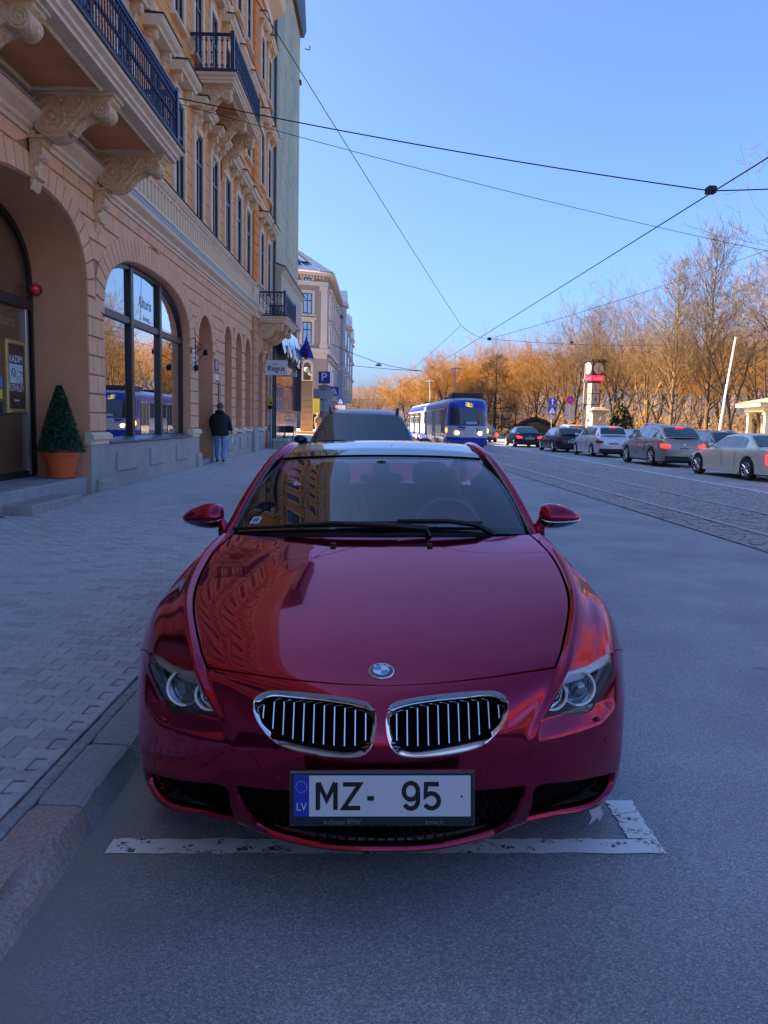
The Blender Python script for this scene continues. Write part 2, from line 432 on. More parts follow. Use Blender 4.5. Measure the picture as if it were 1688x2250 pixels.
car = thing('sports_car', 'glossy crimson coupe with twin chrome grilles parked nose out beside the kerb', 'car', (.031, 2.27, 0), (0, -.021, 0))
BODY = [(0, 0), (7, 0), (7, 12.0), (2.83, 12.0)]+[p for p in HOODH[::-1] if 0 < p[0] and p[1] < 12]+[(0, 6.565)]+MID
kid_s = smooth_poly(KID, 5); lamp_s = smooth_poly(LAMP, 4); side_s = smooth_poly(SIDE, 4)
skin_obj('body', uvskin(BODY, [lamp_s, kid_s, side_s], .09), M_RED, car)
skin_obj('bonnet', uvskin(HOOD, [], .09), M_RED, car)
# black liner behind every opening and gap
v_, f_, n_ = uvskin([(0, 0), (6.9, 0), (6.9, 12), (0, 12)], [], .25, 0, -.03, refine_d=.3)
for k_ in range(len(v_)):
    pass
skin_obj('inner_liner', (v_+np.array([0, 1, 0])*np.interp(v_[:, 2], [.60, .76], [.12, .015])[:, None], f_, n_), M_DARK, car)
def cpt(u, v, off=0.):
    p = S.at([(abs(u), v)])[0]+S.at([(abs(u), v)], 'N')[0]*off
    return Vector((p[0]*(1 if u >= 0 else -1), p[1], p[2]))
def cnm(u, v):
    n = S.at([(abs(u), v)], 'N')[0]; return Vector((n[0]*(1 if u >= 0 else -1), n[1], n[2]))
def mirrored(pts, s): return [Vector((p[0]*s, p[1], p[2])) for p in pts]
# ---- kidney grilles
for s in (1, -1):
    o3 = np.array([S.at([p])[0] for p in kid_s]); n3 = np.array([S.at([p], 'N')[0] for p in kid_s])
    c = o3.mean(0)
    zlo, zhi = o3[:, 2].min(), o3[:, 2].max(); xlo, xhi = o3[:, 0].min(), o3[:, 0].max()
    t = (o3[:, 2]-zlo)/(zhi-zlo)
    def inset(k, back):
        q = o3.copy()
        up = np.clip((t-.55)/.3, 0, 1); dn = np.clip((.42-t)/.3, 0, 1)
        q[:, 2] = q[:, 2]-k*(.036*up)+k*(.012*dn)
        ex = np.clip(np.abs(q[:, 0]-(xlo+xhi)/2)/((xhi-xlo)/2)-.55, 0, 1)/.45
        q[:, 0] = q[:, 0]-np.sign(q[:, 0]-(xlo+xhi)/2)*.013*k*ex
        q[:, 1] = q[:, 1]+back*(1+.8*dn)
        return q
    rings = [o3-n3*.012, o3+n3*.004, inset(.35, -.002), inset(1, .014), inset(1.15, .05), inset(1.3, .085)]
    G = [[tuple(p*[s, 1, 1]) for p in r]+[tuple(r[0]*[s, 1, 1])] for r in rings]
    sur = MB().grid(G[:4]).build('grille_surround', M_CHROME, car, 50); MB().grid(G[3:]).build('grille_throat', M_DARK, sur)
    inn = inset(1.1, .03)
    bk = MB(); bk.add([tuple(p*[s, 1, 1]) for p in inset(1.35, .1)], [tuple(range(len(inn)))]); bk.build('grille_back', M_DARK, sur)
    for k in range(11):
        x = xlo+.034+(xhi-xlo-.062)*k/10
        # top and bottom of the opening at this x
        zz = []
        for i in range(len(inn)):
            a, b = inn[i-1], inn[i]
            if (a[0]-x)*(b[0]-x) <= 0 and abs(a[0]-b[0]) > 1e-9:
                f = (x-a[0])/(b[0]-a[0]); zz.append((a[2]+f*(b[2]-a[2]), a[1]+f*(b[1]-a[1])))
        zz.sort()
        if len(zz) < 2: continue
        (z0, y0), (z1, y1) = zz[0], zz[-1]
        mb = MB(); w = .0016
        a = [(x*s-w, y0-.004, z0-.004), (x*s+w, y0-.004, z0-.004), (x*s+w, y0+.05, z0-.004), (x*s-w, y0+.05, z0-.004),
             (x*s-w, y1-.004, z1+.012), (x*s+w, y1-.004, z1+.012), (x*s+w, y1+.03, z1+.012), (x*s-w, y1+.03, z1+.012)]
        mb.add(a, [(0,3,2,1),(4,5,6,7),(1,2,6,5),(2,3,7,6),(3,0,4,7)], 1); mb.add([a[0], a[1], a[5], a[4]], [(0,1,2,3)], 0)
        mb.build('slat', [M_CHROME, M_DARK], sur)
# ---- headlamps
M_BEZEL = mat('lamp_bezel', (.075, .085, .095), rough=.35, coat=.4)
M_LENS = mat('projector_lens', (.25, .33, .42), rough=.03, metal=.75, coat=1)
M_RING = mat('light_ring', (.95, .93, .84), rough=.25, coat=1)
M_INDI = mat('indicator_reflector', (.80, .86, .95), rough=.3, metal=.15, bump=.5, bscale=220, dist=.004)
strip_s = smooth_poly(STRIP, 4)
for s in (1, -1):
    vv, ff, nn = uvskin(lamp_s, [], .12, 0, -.055, mirror=False, side=s)
    lamp = skin_obj('headlamp', (vv, ff, nn), M_BEZEL, car)
    vv, ff, nn = uvskin([(3.27, 6.42)]+list(strip_s[3:]), [], .12, .012, -.02, mirror=False, side=s)
    skin_obj('indicator', (vv, ff, nn), M_INDI, lamp)
    vv, ff, nn = uvskin(lamp_s, [], .12, 0, -.004, mirror=False, side=s)
    skin_obj('lens_cover', (vv, ff, nn), M_CLEAR, lamp)
    for (u, v, r, lens) in ((4.24, 5.64, .060, 1), (3.44, 5.60, .050, 0)):
        c = cpt(u*s, v, -.035); d = Vector((.10*s, -1, .16)).normalized()
        q = d.to_track_quat('Z', 'Y').to_matrix().to_4x4(); q.translation = c+d*.014
        MB().lathe([(r*.86, -.004), (r*.90, .009), (r*1.02, .011), (r*1.06, .002), (r*1.06, -.02)], n=32, a0=R(-40) if s > 0 else R(-40), a1=R(400) if False else R(-40)+2*PI*.999).xf(q).build('light_ring', M_RING, lamp, 50)
        MB().lathe([(r*.86, .004), (r*.80, -.008), (r*.74, -.018)], n=28).xf(q).build('lens_bezel', M_CHROME, lamp, 50)
        MB().lathe([(.0005, .016), (r*.3, .013), (r*.58, .002), (r*.74, -.018)], n=24).xf(q).build('lens', M_LENS if lens else M_CHROME, lamp, 60)
    vv, ff, nn = uvskin([(4.72, 6.45), (4.93, 6.75), (4.97, 6.4), (4.96, 5.6), (4.88, 5.1), (4.70, 5.0), (4.80, 5.6)], [], .12, 0, -.03, mirror=False, side=s)
    skin_obj('side_reflector', (vv, ff, nn), mat('fluted_silver', (.62, .66, .70), rough=.25, metal=.6), lamp)
    # rubber seal along the foot of the lamp
    MB().tube([tuple(cpt(p[0]*s, p[1], -.012)) for p in smooth_poly([(5.03, 6.4), (5.02, 5.6), (4.93, 5.0), (4.62, 4.67), (4.2, 4.76), (3.65, 4.99), (3.27, 4.93)], 5, False)], .013, 6).build('lamp_seal', M_BLACK, lamp, 60)
    # washer jet cover and parking sensors
    q = cnm(4.72*s, 4.42).to_track_quat('Z', 'Y').to_matrix().to_4x4(); q.translation = cpt(4.72*s, 4.42)
    MB().lathe([(.009, -.004), (.009, .008), (.006, .013), (.0004, .0145)], n=12).xf(q).build('washer_jet', M_RED, car, 60)
    for (u, v) in ((1.9, 3.45), (4.92, 3.74)):
        q = cnm(u*s, v).to_track_quat('Z', 'Y').to_matrix().to_4x4(); q.translation = cpt(u*s, v)
        MB().lathe([(.0145, -.002), (.0140, .0016), (.0125, .0018), (.0118, .0006), (.0004, .001)], n=18).xf(q).build('parking_sensor', M_RED, car, 60)
    # wing seam
    MB().tube([tuple(cpt(p[0]*s, p[1], -.001)) for p in smooth_poly([(4.99, 6.82), (5.15, 6.98), (5.4, 7.08), (5.8, 7.14), (6.5, 7.1)], 4, False)], .0022, 5).build('wing_seam', M_DARK, car)
    # nozzle on the bonnet
    p = cpt(.90*s, 11.5); MB().box(p.x-.013, p.x+.013, p.y-.016, p.y+.014, p.z-.004, p.z+.011).build('washer_nozzle', M_BLACK, car)
    # side intake: blade and back
    P3 = [cpt(p[0]*s, p[1], -.02) for p in side_s]
    MB().add([tuple(p+Vector((0, .09, 0))) for p in P3], [tuple(range(len(P3)))]).build('intake_back', M_DARK, car)
    MB().tube([tuple(cpt(p[0]*s, p[1], -.028)) for p in ((3.15, 1.95), (3.5, 2.0), (4.1, 2.12), (4.7, 2.25))], .004, 6, flat=.6).build('intake_blade', M_GLOSS, car, 60)
# lower centre intake: honeycomb and back
MB().grid([[(x, .30+.55*x*x, z+.03*abs(x)) for x in np.linspace(-.84, .84, 25)] for z in (.165, .25, .40, .56)]).build('intake_wall', M_DARK, car); MB().grid([[(x, .245+.50*x*x+k*.08, .162+.035*abs(x)) for x in np.linspace(-.74, .74, 25)] for k in (0, 1)]).build('intake_floor', M_DARK, car)
hb = MB(); h = .018
for j in range(-4, 3):
    for i in range(-28, 29):
        cx = i*h*1.732+(h*.866 if j % 2 else 0); cz = .285+j*h*1.5
        yy = .12+.55*cx*cx
        zlow = .205+.12*min(1, abs(cx)/.5)**2
        if abs(cx) > .46 or cz < zlow: continue
        ring = [(cx+h*.9*math.sin(PI/3*k), yy, cz+h*.9*math.cos(PI/3*k)) for k in range(6)]
        hb.tube(ring, .0022, 4, closed=True)
tag(hb.build('honeycomb', mat('honeycomb_black', (.004, .004, .0045), rough=.6, spec=.2), car), kind='stuff')
# ---- badge: a roundel on the bonnet nose
bp_, bn = cpt(0, 7.30), cnm(0, 7.30)
yv = (Vector((0, 1, 0))-bn*bn.y).normalized(); BF = frame(bp_, (1, 0, 0), yv)
if BF.to_3x3().col[2].dot(bn) < 0: BF = frame(bp_, (1, 0, 0), -yv)
M_ENB = mat('enamel_blue', (.03, .27, .75), rough=.1, coat=1); M_ENW = mat('enamel_white', (.85, .86, .88), rough=.1, coat=1); M_ENK = mat('enamel_black', (.008, .009, .012), rough=.1, coat=1)
bd = MB().lathe([(.0425, -.003), (.0425, .003), (.041, .0045), (.0395, .0045)], n=48).xf(BF).build('badge', M_CHROME, car, 50)
MB().lathe([(.0398, .003), (.0395, .0048), (.0262, .0056), (.026, .003)], n=48).xf(BF).build('badge_ring', M_ENK, bd, 50)
for k in range(4):
    sec = MB(); pts = [(0, 0)]+[(.0252*math.cos(PI/2*k+PI/2*i/10), .0252*math.sin(PI/2*k+PI/2*i/10)) for i in range(11)]
    sec.prism(pts, .003, .0058+.0002*k, axis='z'); sec.xf(BF).build('badge_quarter', M_ENB if k in (1, 3) else M_ENW, bd)
MB().lathe([(.0262, .0052), (.0262, .0066), (.0250, .0066), (.0250, .0052)], n=40).xf(BF).build('badge_rim', M_CHROME, bd, 50)
for ch, a in (('B', 38), ('M', 0), ('W', -38)):
    T = BF @ Matrix.Rotation(R(a), 4, 'Z') @ Matrix.Translation((0, .0328, .0056))
    text('badge_letter', ch, .0165, M_ENW, bd, T, .0004, bold=.0004)
# ---- number plate
PF = frame((.003, -.012, .432), (1, 0, 0), (0, .16, 1))
pl = MB().cbox(-.275, .275, -.083, .078, -.012, .010, .006, 0).xf(PF).build('number_plate', M_GLOSS, car)
MB().box(-.262, .262, -.053, .066, .008, .0115).xf(PF).build('plate_sheet', M_WHITE, pl)
MB().box(-.262, -.216, -.053, .066, .0117, .0119).xf(PF).build('plate_band', M_BLUE, pl)
def strokes(name, paths, ox, oy, w, h, th, z, mt, par, T):
    """block capitals drawn as flat strokes with mitred joints"""
    mb = MB(); q = 0
    for path in paths:
        P = [Vector((ox+x*w, oy+y*h)) for x, y in path]; L = []; Rr = []
        for i, p in enumerate(P):
            d1 = (p-P[i-1]).normalized() if i else (P[1]-p).normalized(); d2 = (P[i+1]-p).normalized() if i < len(P)-1 else d1
            n1 = Vector((-d1.y, d1.x)); n2 = Vector((-d2.y, d2.x)); m_ = n1+n2; m_ = m_/max(m_.length_squared, .9)*2*(th/2)
            L.append(p+m_); Rr.append(p-m_)
        zz = z+q*.00008; q += 1
        mb.grid([[(p.x, p.y, zz) for p in L], [(p.x, p.y, zz) for p in Rr]])
    mb.xf(T); return mb.build(name, mt, par, fix=False)
def arcp(cx, cy, rx, ry, a0, a1, n=14): return [(cx+rx*math.cos(R(a0+(a1-a0)*i/n)), cy+ry*math.sin(R(a0+(a1-a0)*i/n))) for i in range(n+1)]
GLY = {'M': [[(0, 0), (0, 1)], [(0.02, 1), (.5, .36), (.98, 1)], [(1, 1), (1, 0)]], 'Z': [[(0, .93), (1, .93), (.04, .07), (1.02, .07)]], '-': [[(0, .42), (1, .42)]],
       '9': [arcp(.5, .68, .5, .30, 0, 360, 20), [(1, .68)]+arcp(.5, .34, .5, .29, 0, -150, 10)], '5': [[(1, .94), (.10, .94), (.05, .50)]+arcp(.47, .33, .52, .27, 120, -150, 16)]}
for ch, x, w in (('M', -.190, .052), ('Z', -.116, .050), ('-', -.044, .020), ('9', .064, .042), ('5', .126, .042)):
    strokes('plate_lettering', GLY[ch], x, -.034, w, .080, .0135, .0124, M_INK, pl, PF)
for (tx, x, y, sz, mt, sx) in (('LV', -.239, -.026, .032, M_WHITE, .9), ('Inchcape BMW', -.118, -.070, .020, mat('grey_print', (.16, .16, .17)), .9), ('bmw.lv', .155, -.070, .021, MATS['grey_print'], .9)):
    text('plate_lettering', tx, sz, mt, pl, PF @ Matrix.Translation((x, y, .0122 if y > -.05 else .0102)), .0003, sx=sx)
st = MB()
for k in range(12):
    a = 2*PI*k/12; st.lathe([(.0018, 0), (.0018, .0004), (.0001, .0004)], o=(-.239+.0165*math.cos(a), .033+.0165*math.sin(a), .0119), n=6)
st.xf(PF).build('plate_star', mat('star_yellow', (.8, .6, .05)), pl)
for (x, y) in ((-.043, .025), (-.043, -.04), (.057, -.04), (.235, .005)):
    MB().lathe([(.0035, .0110), (.0032, .0125), (.0003, .0128)], o=(x, y, 0), n=10).xf(PF).build('plate_screw', M_STEEL if x < .2 else M_INK, pl)

# ---- greenhouse
def wpt(a, b, off=0.):
    """windscreen: a -1..1 across, b 0 bottom .. 1 top"""
    x0, x1 = .775, .585
    half = x0+(x1-x0)*b+.018*math.sin(PI*b)
    yc = 1.60+(2.32-1.60)*b; zc = 1.0+(1.345-1.0)*b+.035*math.sin(PI*b)*.8
    ye = 1.80+(2.47-1.80)*b; ze = .962+(1.318-.962)*b+.035*math.sin(PI*b)*.9
    k = abs(a)**2.2
    p = Vector((a*half, yc+(ye-yc)*k, zc+(ze-zc)*k))
    if off: p += Vector((a*.3, -.42, .85)).normalized()*off
    return p
wg = MB().grid([[tuple(wpt(-1+2*i/40, j/24)) for i in range(41)] for j in range(25)])
ws = wg.build('windscreen', M_WIND, car, 60)
# black ceramic band round the screen
M_FRIT = mat('frit_black', (.01, .01, .011), rough=.12, coat=.6)
fr = MB()
for (a0, a1, b0, b1) in ((-1, 1, .0, .055), (-1, 1, .955, 1.0), (-1, -.955, .055, .955), (.955, 1, .055, .955)):
    na = 40 if a1-a0 > 1 else 2; nb = 24 if b1-b0 > .5 else 2
    fr.grid([[tuple(wpt(a0+(a1-a0)*i/na, b0+(b1-b0)*j/nb, .0015)) for i in range(na+1)] for j in range(nb+1)])
fr.build('screen_band', M_FRIT, ws, 60)
PILL = [(.80, 1.74, .935), (.772, 1.90, 1.018), (.735, 2.08, 1.125), (.688, 2.28, 1.232), (.640, 2.47, 1.318), (.602, 2.68, 1.366), (.585, 2.9, 1.386), (.588, 3.2, 1.378), (.60, 3.55, 1.325), (.63, 3.95, 1.215), (.69, 4.4, 1.06)]
pill_s = smooth_poly(PILL, 5, False)
for s in (1, -1):
    MB().tube([(p[0]*s, p[1], p[2]) for p in pill_s], .031, 10, flat=.7).build('pillar', M_RED, car, 70)
    MB().tube([(p[0]*s*.965, p[1]-.012, p[2]+.012) for p in pill_s[:21]], .009, 6).build('pillar_trim', M_GLOSS, car, 70)
M_ROOF = mat('carbon_roof', (.006, .0065, .008), rough=.10, coat=1.0, coat_rough=.01)
def rpt(a, t):
    ys = [2.325, 2.5, 2.75, 3.0, 3.3, 3.6, 3.85]; zs = [1.347, 1.385, 1.416, 1.420, 1.408, 1.36, 1.295]
    xe = [.585, .605, .592, .588, .592, .605, .622]; ye = [2.475, 2.58, 2.8, 3.02, 3.3, 3.6, 3.85]; ze = [1.322, 1.345, 1.378, 1.390, 1.378, 1.325, 1.25]
    k = np.linspace(0, 1, 7); g = lambda q: float(np.interp(t, k, q))
    m_ = abs(a)**2.2
    return (a*g(xe), g(ys)+(g(ye)-g(ys))*m_, g(zs)+(g(ze)-g(zs))*m_)
MB().grid([[rpt(-1+2*i/32, j/30) for i in range(33)] for j in range(31)]).build('roof', M_ROOF, car, 60)
MB().tube([tuple(Vector(rpt(-1+2*i/32, 0))+Vector((0, -.004, .001))) for i in range(33)], .006, 6).build('roof_seam', M_DARK, car)
rg = MB().grid([[((-1+2*i/16)*(.60+.08*j/8), 3.87+.55*j/8+.10*abs(-1+2*i/16)**2*0, 1.285-.235*j/8-.03*abs(-1+2*i/16)**2) for i in range(17)] for j in range(9)])
rg.build('rear_window', M_WIND, car, 60)
# body behind the bonnet: shoulder, doors, tail as a loft
ST = [(1.70, .855, .905, .925, .40), (2.2, .895, .955, .935, .20), (3.0, .905, .985, .94, .19), (3.7, .93, 1.0, .955, .19), (4.2, .925, 1.005, .95, .20), (4.7, .86, .99, .90, .24), (4.98, .74, .93, .80, .30), (5.04, .70, .80, .76, .36)]
def sect(y, xs, zs, xm, zl):
    half = [(0, zs+.045), (xs*.55, zs+.035), (xs*.86, zs+.015), (xs, zs-.012), (xm-.012, zs-.12), (xm, zs-.25), (xm-.01, .50), (xm-.02, .36), (xm-.05, zl), (xm-.2, zl-.03)]
    return [(-x, y, z) for x, z in half[::-1]]+[(x, y, z) for x, z in half[1:]]
Gs = [sect(*q) for q in ST]
lo = MB().grid([r for r in Gs]); n_ = len(Gs[0])
side_b = MB()
Gl = [r[:8] for r in Gs]; Gr = [r[-8:] for r in Gs]
side_b.grid(Gl, flip=True); side_b.grid(Gr, flip=True)
side_b.grid([r[7:-7] for r in Gs if r[0][1] > 3.9], flip=True)
side_b.add([tuple(p) for p in Gs[-1]], [tuple(range(n_))])
side_b.build('rear_body', M_RED, car, 40)
for s in (1, -1):
    # side glass between pillar and shoulder
    top = [p for p in pill_s[2:48:3]]
    G = [[(p[0]*s, p[1], p[2]) for p in top], [(((p[0]+.16*max(.25, 1-abs(p[1]-2.9)/2.2)))*s, p[1], float(np.interp(p[1], [1.7, 2.2, 3.0, 3.7, 4.4], [.91, .955, .985, 1.0, 1.02]))) for p in top]]
    MB().grid(G).build('side_window', M_WIND, car, 60)
    # wheels
    for y in (.92, 3.80):
        wh = MB(); x = .90*s if y < 2 else .92*s
        wh.lathe([(.20, -.12), (.33, -.125), (.352, -.10), (.355, 0), (.352, .10), (.33, .125), (.24, .12)], o=(x-.125*s, y, .352), axis='x', n=36)
        wb = wh.build('tyre', M_RUBBER, car, 40)
        rm = MB().lathe([(.235, .10*s), (.245, .122*s), (.225, .115*s), (.21, .02*s), (.03, .03*s), (.03, .09*s), (.0005, .095*s)], o=(x-.125*s, y, .352), axis='x', n=32)
        for k in range(10):
            a = 2*PI*k/10; c_, q_ = math.cos(a), math.sin(a)
            rm.tube([(x-.04*s, y+.03*c_, .352+.03*q_), (x-.025*s, y+.13*c_, .352+.13*q_), (x-.02*s, y+.228*c_, .352+.228*q_)], [.022, .016, .018], 5)
        rm.build('rim', M_STEEL, car, 40)
    # door mirror
    prof = [(.020, .038, .05), (.035, .056, .062), (.06, .066, .068), (.10, .066, .068), (.14, .058, .062), (.18, .044, .050), (.212, .026, .034), (.228, .010, .014), (.232, .001, .002)]
    czf = lambda dx: 1.052-.012*(dx/.23)**2
    G = []
    for (dx, rz, ry) in prof:
        x = (.81+dx)*s; ring = []
        for k in range(24):
            a = 2*PI*k/24; zz = math.sin(a)*rz*(1.0 if math.sin(a) > 0 else .95); yy = math.cos(a)*ry*(1.35 if math.cos(a) < 0 else .55)
            ring.append((x, 1.88+yy, czf(dx)+zz))
        G.append(ring+[ring[0]])
    mb = MB().grid(G); mb.add(G[0][:-1], [tuple(range(24))]); mi = mb.build('door_mirror', M_RED, car, 50)
    lo_ = []
    for (dx, rz, ry) in prof:
        x = (.81+dx)*s
        lo_.append([(x, 1.88+math.cos(a)*(ry+.0025)*(1.35 if math.cos(a) < 0 else .57), czf(dx)+math.sin(a)*(rz+.0025)*.95) for a in [PI*1.11+PI*.80*k/10 for k in range(11)]])
    MB().grid(lo_).build('mirror_base', M_GLOSS, mi, 50)
    MB().tube([(.815*s, 1.87, .965), (.83*s, 1.865, 1.0), (.85*s, 1.86, 1.03)], [.045, .028, .03], 8, flat=.7).build('mirror_arm', M_RED, mi, 50)
    MB().tube([tuple(r[0]) for r in lo_], .0028, 5).build('mirror_trim', M_CHROME, mi)
# cowl, wipers, screen sticker
cw = MB().grid([[tuple(Vector(wpt(-1+2*i/30, 0))*1.0+Vector((0, -.055*(1-j/3)-.0, -.012-.016*(1-j/3)))) for i in range(31)] for j in range(4)])
cw.build('cowl', M_BLACK, car, 50)
def wip(pts, r, nm, m=M_BLACK, fl=1.):
    return MB().tube([tuple(p) for p in pts], r, 6, flat=fl).build(nm, m, car, 60)
def wq(a, b, o): return wpt(a, b, o)
wip([wq(a, .028+.012*math.sin(PI*(a+.98)/1.1), .018) for a in np.linspace(-.98, .10, 14)], .009, 'wiper_blade')
wip([wq(a, .055+.02*(a+.25), .022) for a in np.linspace(-.30, .66, 12)], .009, 'wiper_blade')
wip([wq(-.62, .02, .035), wq(-.3, .03, .04), wq(.0, .02, .035), wq(.28, .0, .025), wq(.30, -.03, .0)], [.008, .011, .013, .017, .016], 'wiper_arm')
wip([wq(.10, .06, .035), wq(.4, .055, .04), wq(.6, .03, .035), wq(.72, -.02, .01)], [.008, .012, .015, .018], 'wiper_arm')
sp = [wpt(a, b, .002) for a, b in ((-.90, .10), (-.83, .10), (-.82, .165), (-.885, .17))]
MB().add([tuple(p) for p in sp], [(0, 1, 2, 3)]).build('screen_sticker', M_WHITE, ws)
sc_ = sum(sp, Vector())/4
MB().add([tuple(sc_+(p-sc_)*.62+Vector((0, -.0006, .0012))) for p in sp], [(0, 1, 2, 3)]).build('sticker_print', mat('print_blue', (.12, .22, .5)), ws)
# ---- cabin
M_CAB = mat('cabin_dark', (.05, .052, .06), rough=.7)
MB().grid([[((-1+2*i/20)*.78, 1.70+.62*j/8+.16*abs(-1+2*i/20)**2, .962-.035*j/8-.05*(j/8)**3+.03*math.exp(-((-1+2*i/20-.48)/.28)**2-((j/8-.8)/.3)**2)) for i in range(21)] for j in range(9)]).build('dashboard', M_CAB, car, 60)
MB().box(-.80, .80, 1.72, 4.3, .30, .34).build('cabin_floor', M_CAB, car)
def seat(x, y, mt, hw=.245):
    b = MB(); G = []
    for (dy, z, w_, d_) in ((.0, .50, hw, .09), (.03, .70, hw*1.02, .10), (.09, .95, hw*.95, .09), (.13, 1.05, hw*.78, .075), (.14, 1.085, hw*.5, .05)):
        G.append([(x+math.copysign(abs(math.cos(2*PI*k/16))**.6, math.cos(2*PI*k/16))*w_, y+dy+math.copysign(abs(math.sin(2*PI*k/16))**.7, math.sin(2*PI*k/16))*d_, z) for k in range(17)])
    b.grid(G); st_ = b.build('seat', mt, car, 60)
    h_ = MB(); G = []
    for (z, w_, d_) in ((1.085, .10, .04), (1.10, .125, .055), (1.17, .132, .06), (1.225, .12, .05), (1.245, .08, .03)):
        G.append([(x+math.copysign(abs(math.cos(2*PI*k/16))**.6, math.cos(2*PI*k/16))*w_, y+.15+math.sin(2*PI*k/16)*d_, z) for k in range(17)])
    h_.grid(G); h_.build('headrest', mt, st_, 60)
    MB().cbox(x-hw, x+hw, y-.48, y+.02, .40, .55, .04).build('seat_cushion', mt, st_)
seat(.37, 2.62, M_LEATHER2); seat(-.37, 2.72, M_LEATHER); seat(.36, 3.5, M_LEATHER, .27); seat(-.36, 3.5, M_LEATHER, .27)
# steering wheel
SWF = frame((.37, 2.18, .93), (1, 0, 0), (0, .45, 1))
sw = MB().tube([(.185*math.cos(2*PI*k/36), .185*math.sin(2*PI*k/36), 0) for k in range(36)], .016, 8, closed=True)
sw.lathe([(.07, -.02), (.06, .02), (.0005, .03)], n=16)
for a in (0, PI, -PI/2): sw.tube([(.05*math.cos(a), .05*math.sin(a), 0), (.18*math.cos(a), .18*math.sin(a), 0)], .014, 6)
sw.xf(SWF).build('steering_wheel', mat('wheel_grey', (.16, .17, .19), rough=.4), car, 50)
# inside mirror and its sensor pod
MB().sphere((0, 2.24, 1.275), .05, 14, sx=1.0, sy=.6, sz=1.0).build('sensor_pod', M_BLACK, car, 70)
MB().sphere((.0, 2.29, 1.218), .11, 16, sx=1.15, sy=.2, sz=.36).build('inside_mirror', M_BLACK, car, 70)
# torn scrap of tape under the bumper corner
MB().grid([[(.76+.05*i/3+.012*(j % 2), .50+.03*i/3, .155-.075*j/4+.01*math.sin(i*2.1+j)) for i in range(4)] for j in range(5)]).build('tape_scrap', mat('tape', (.45, .47, .5), rough=.5), car, 60)

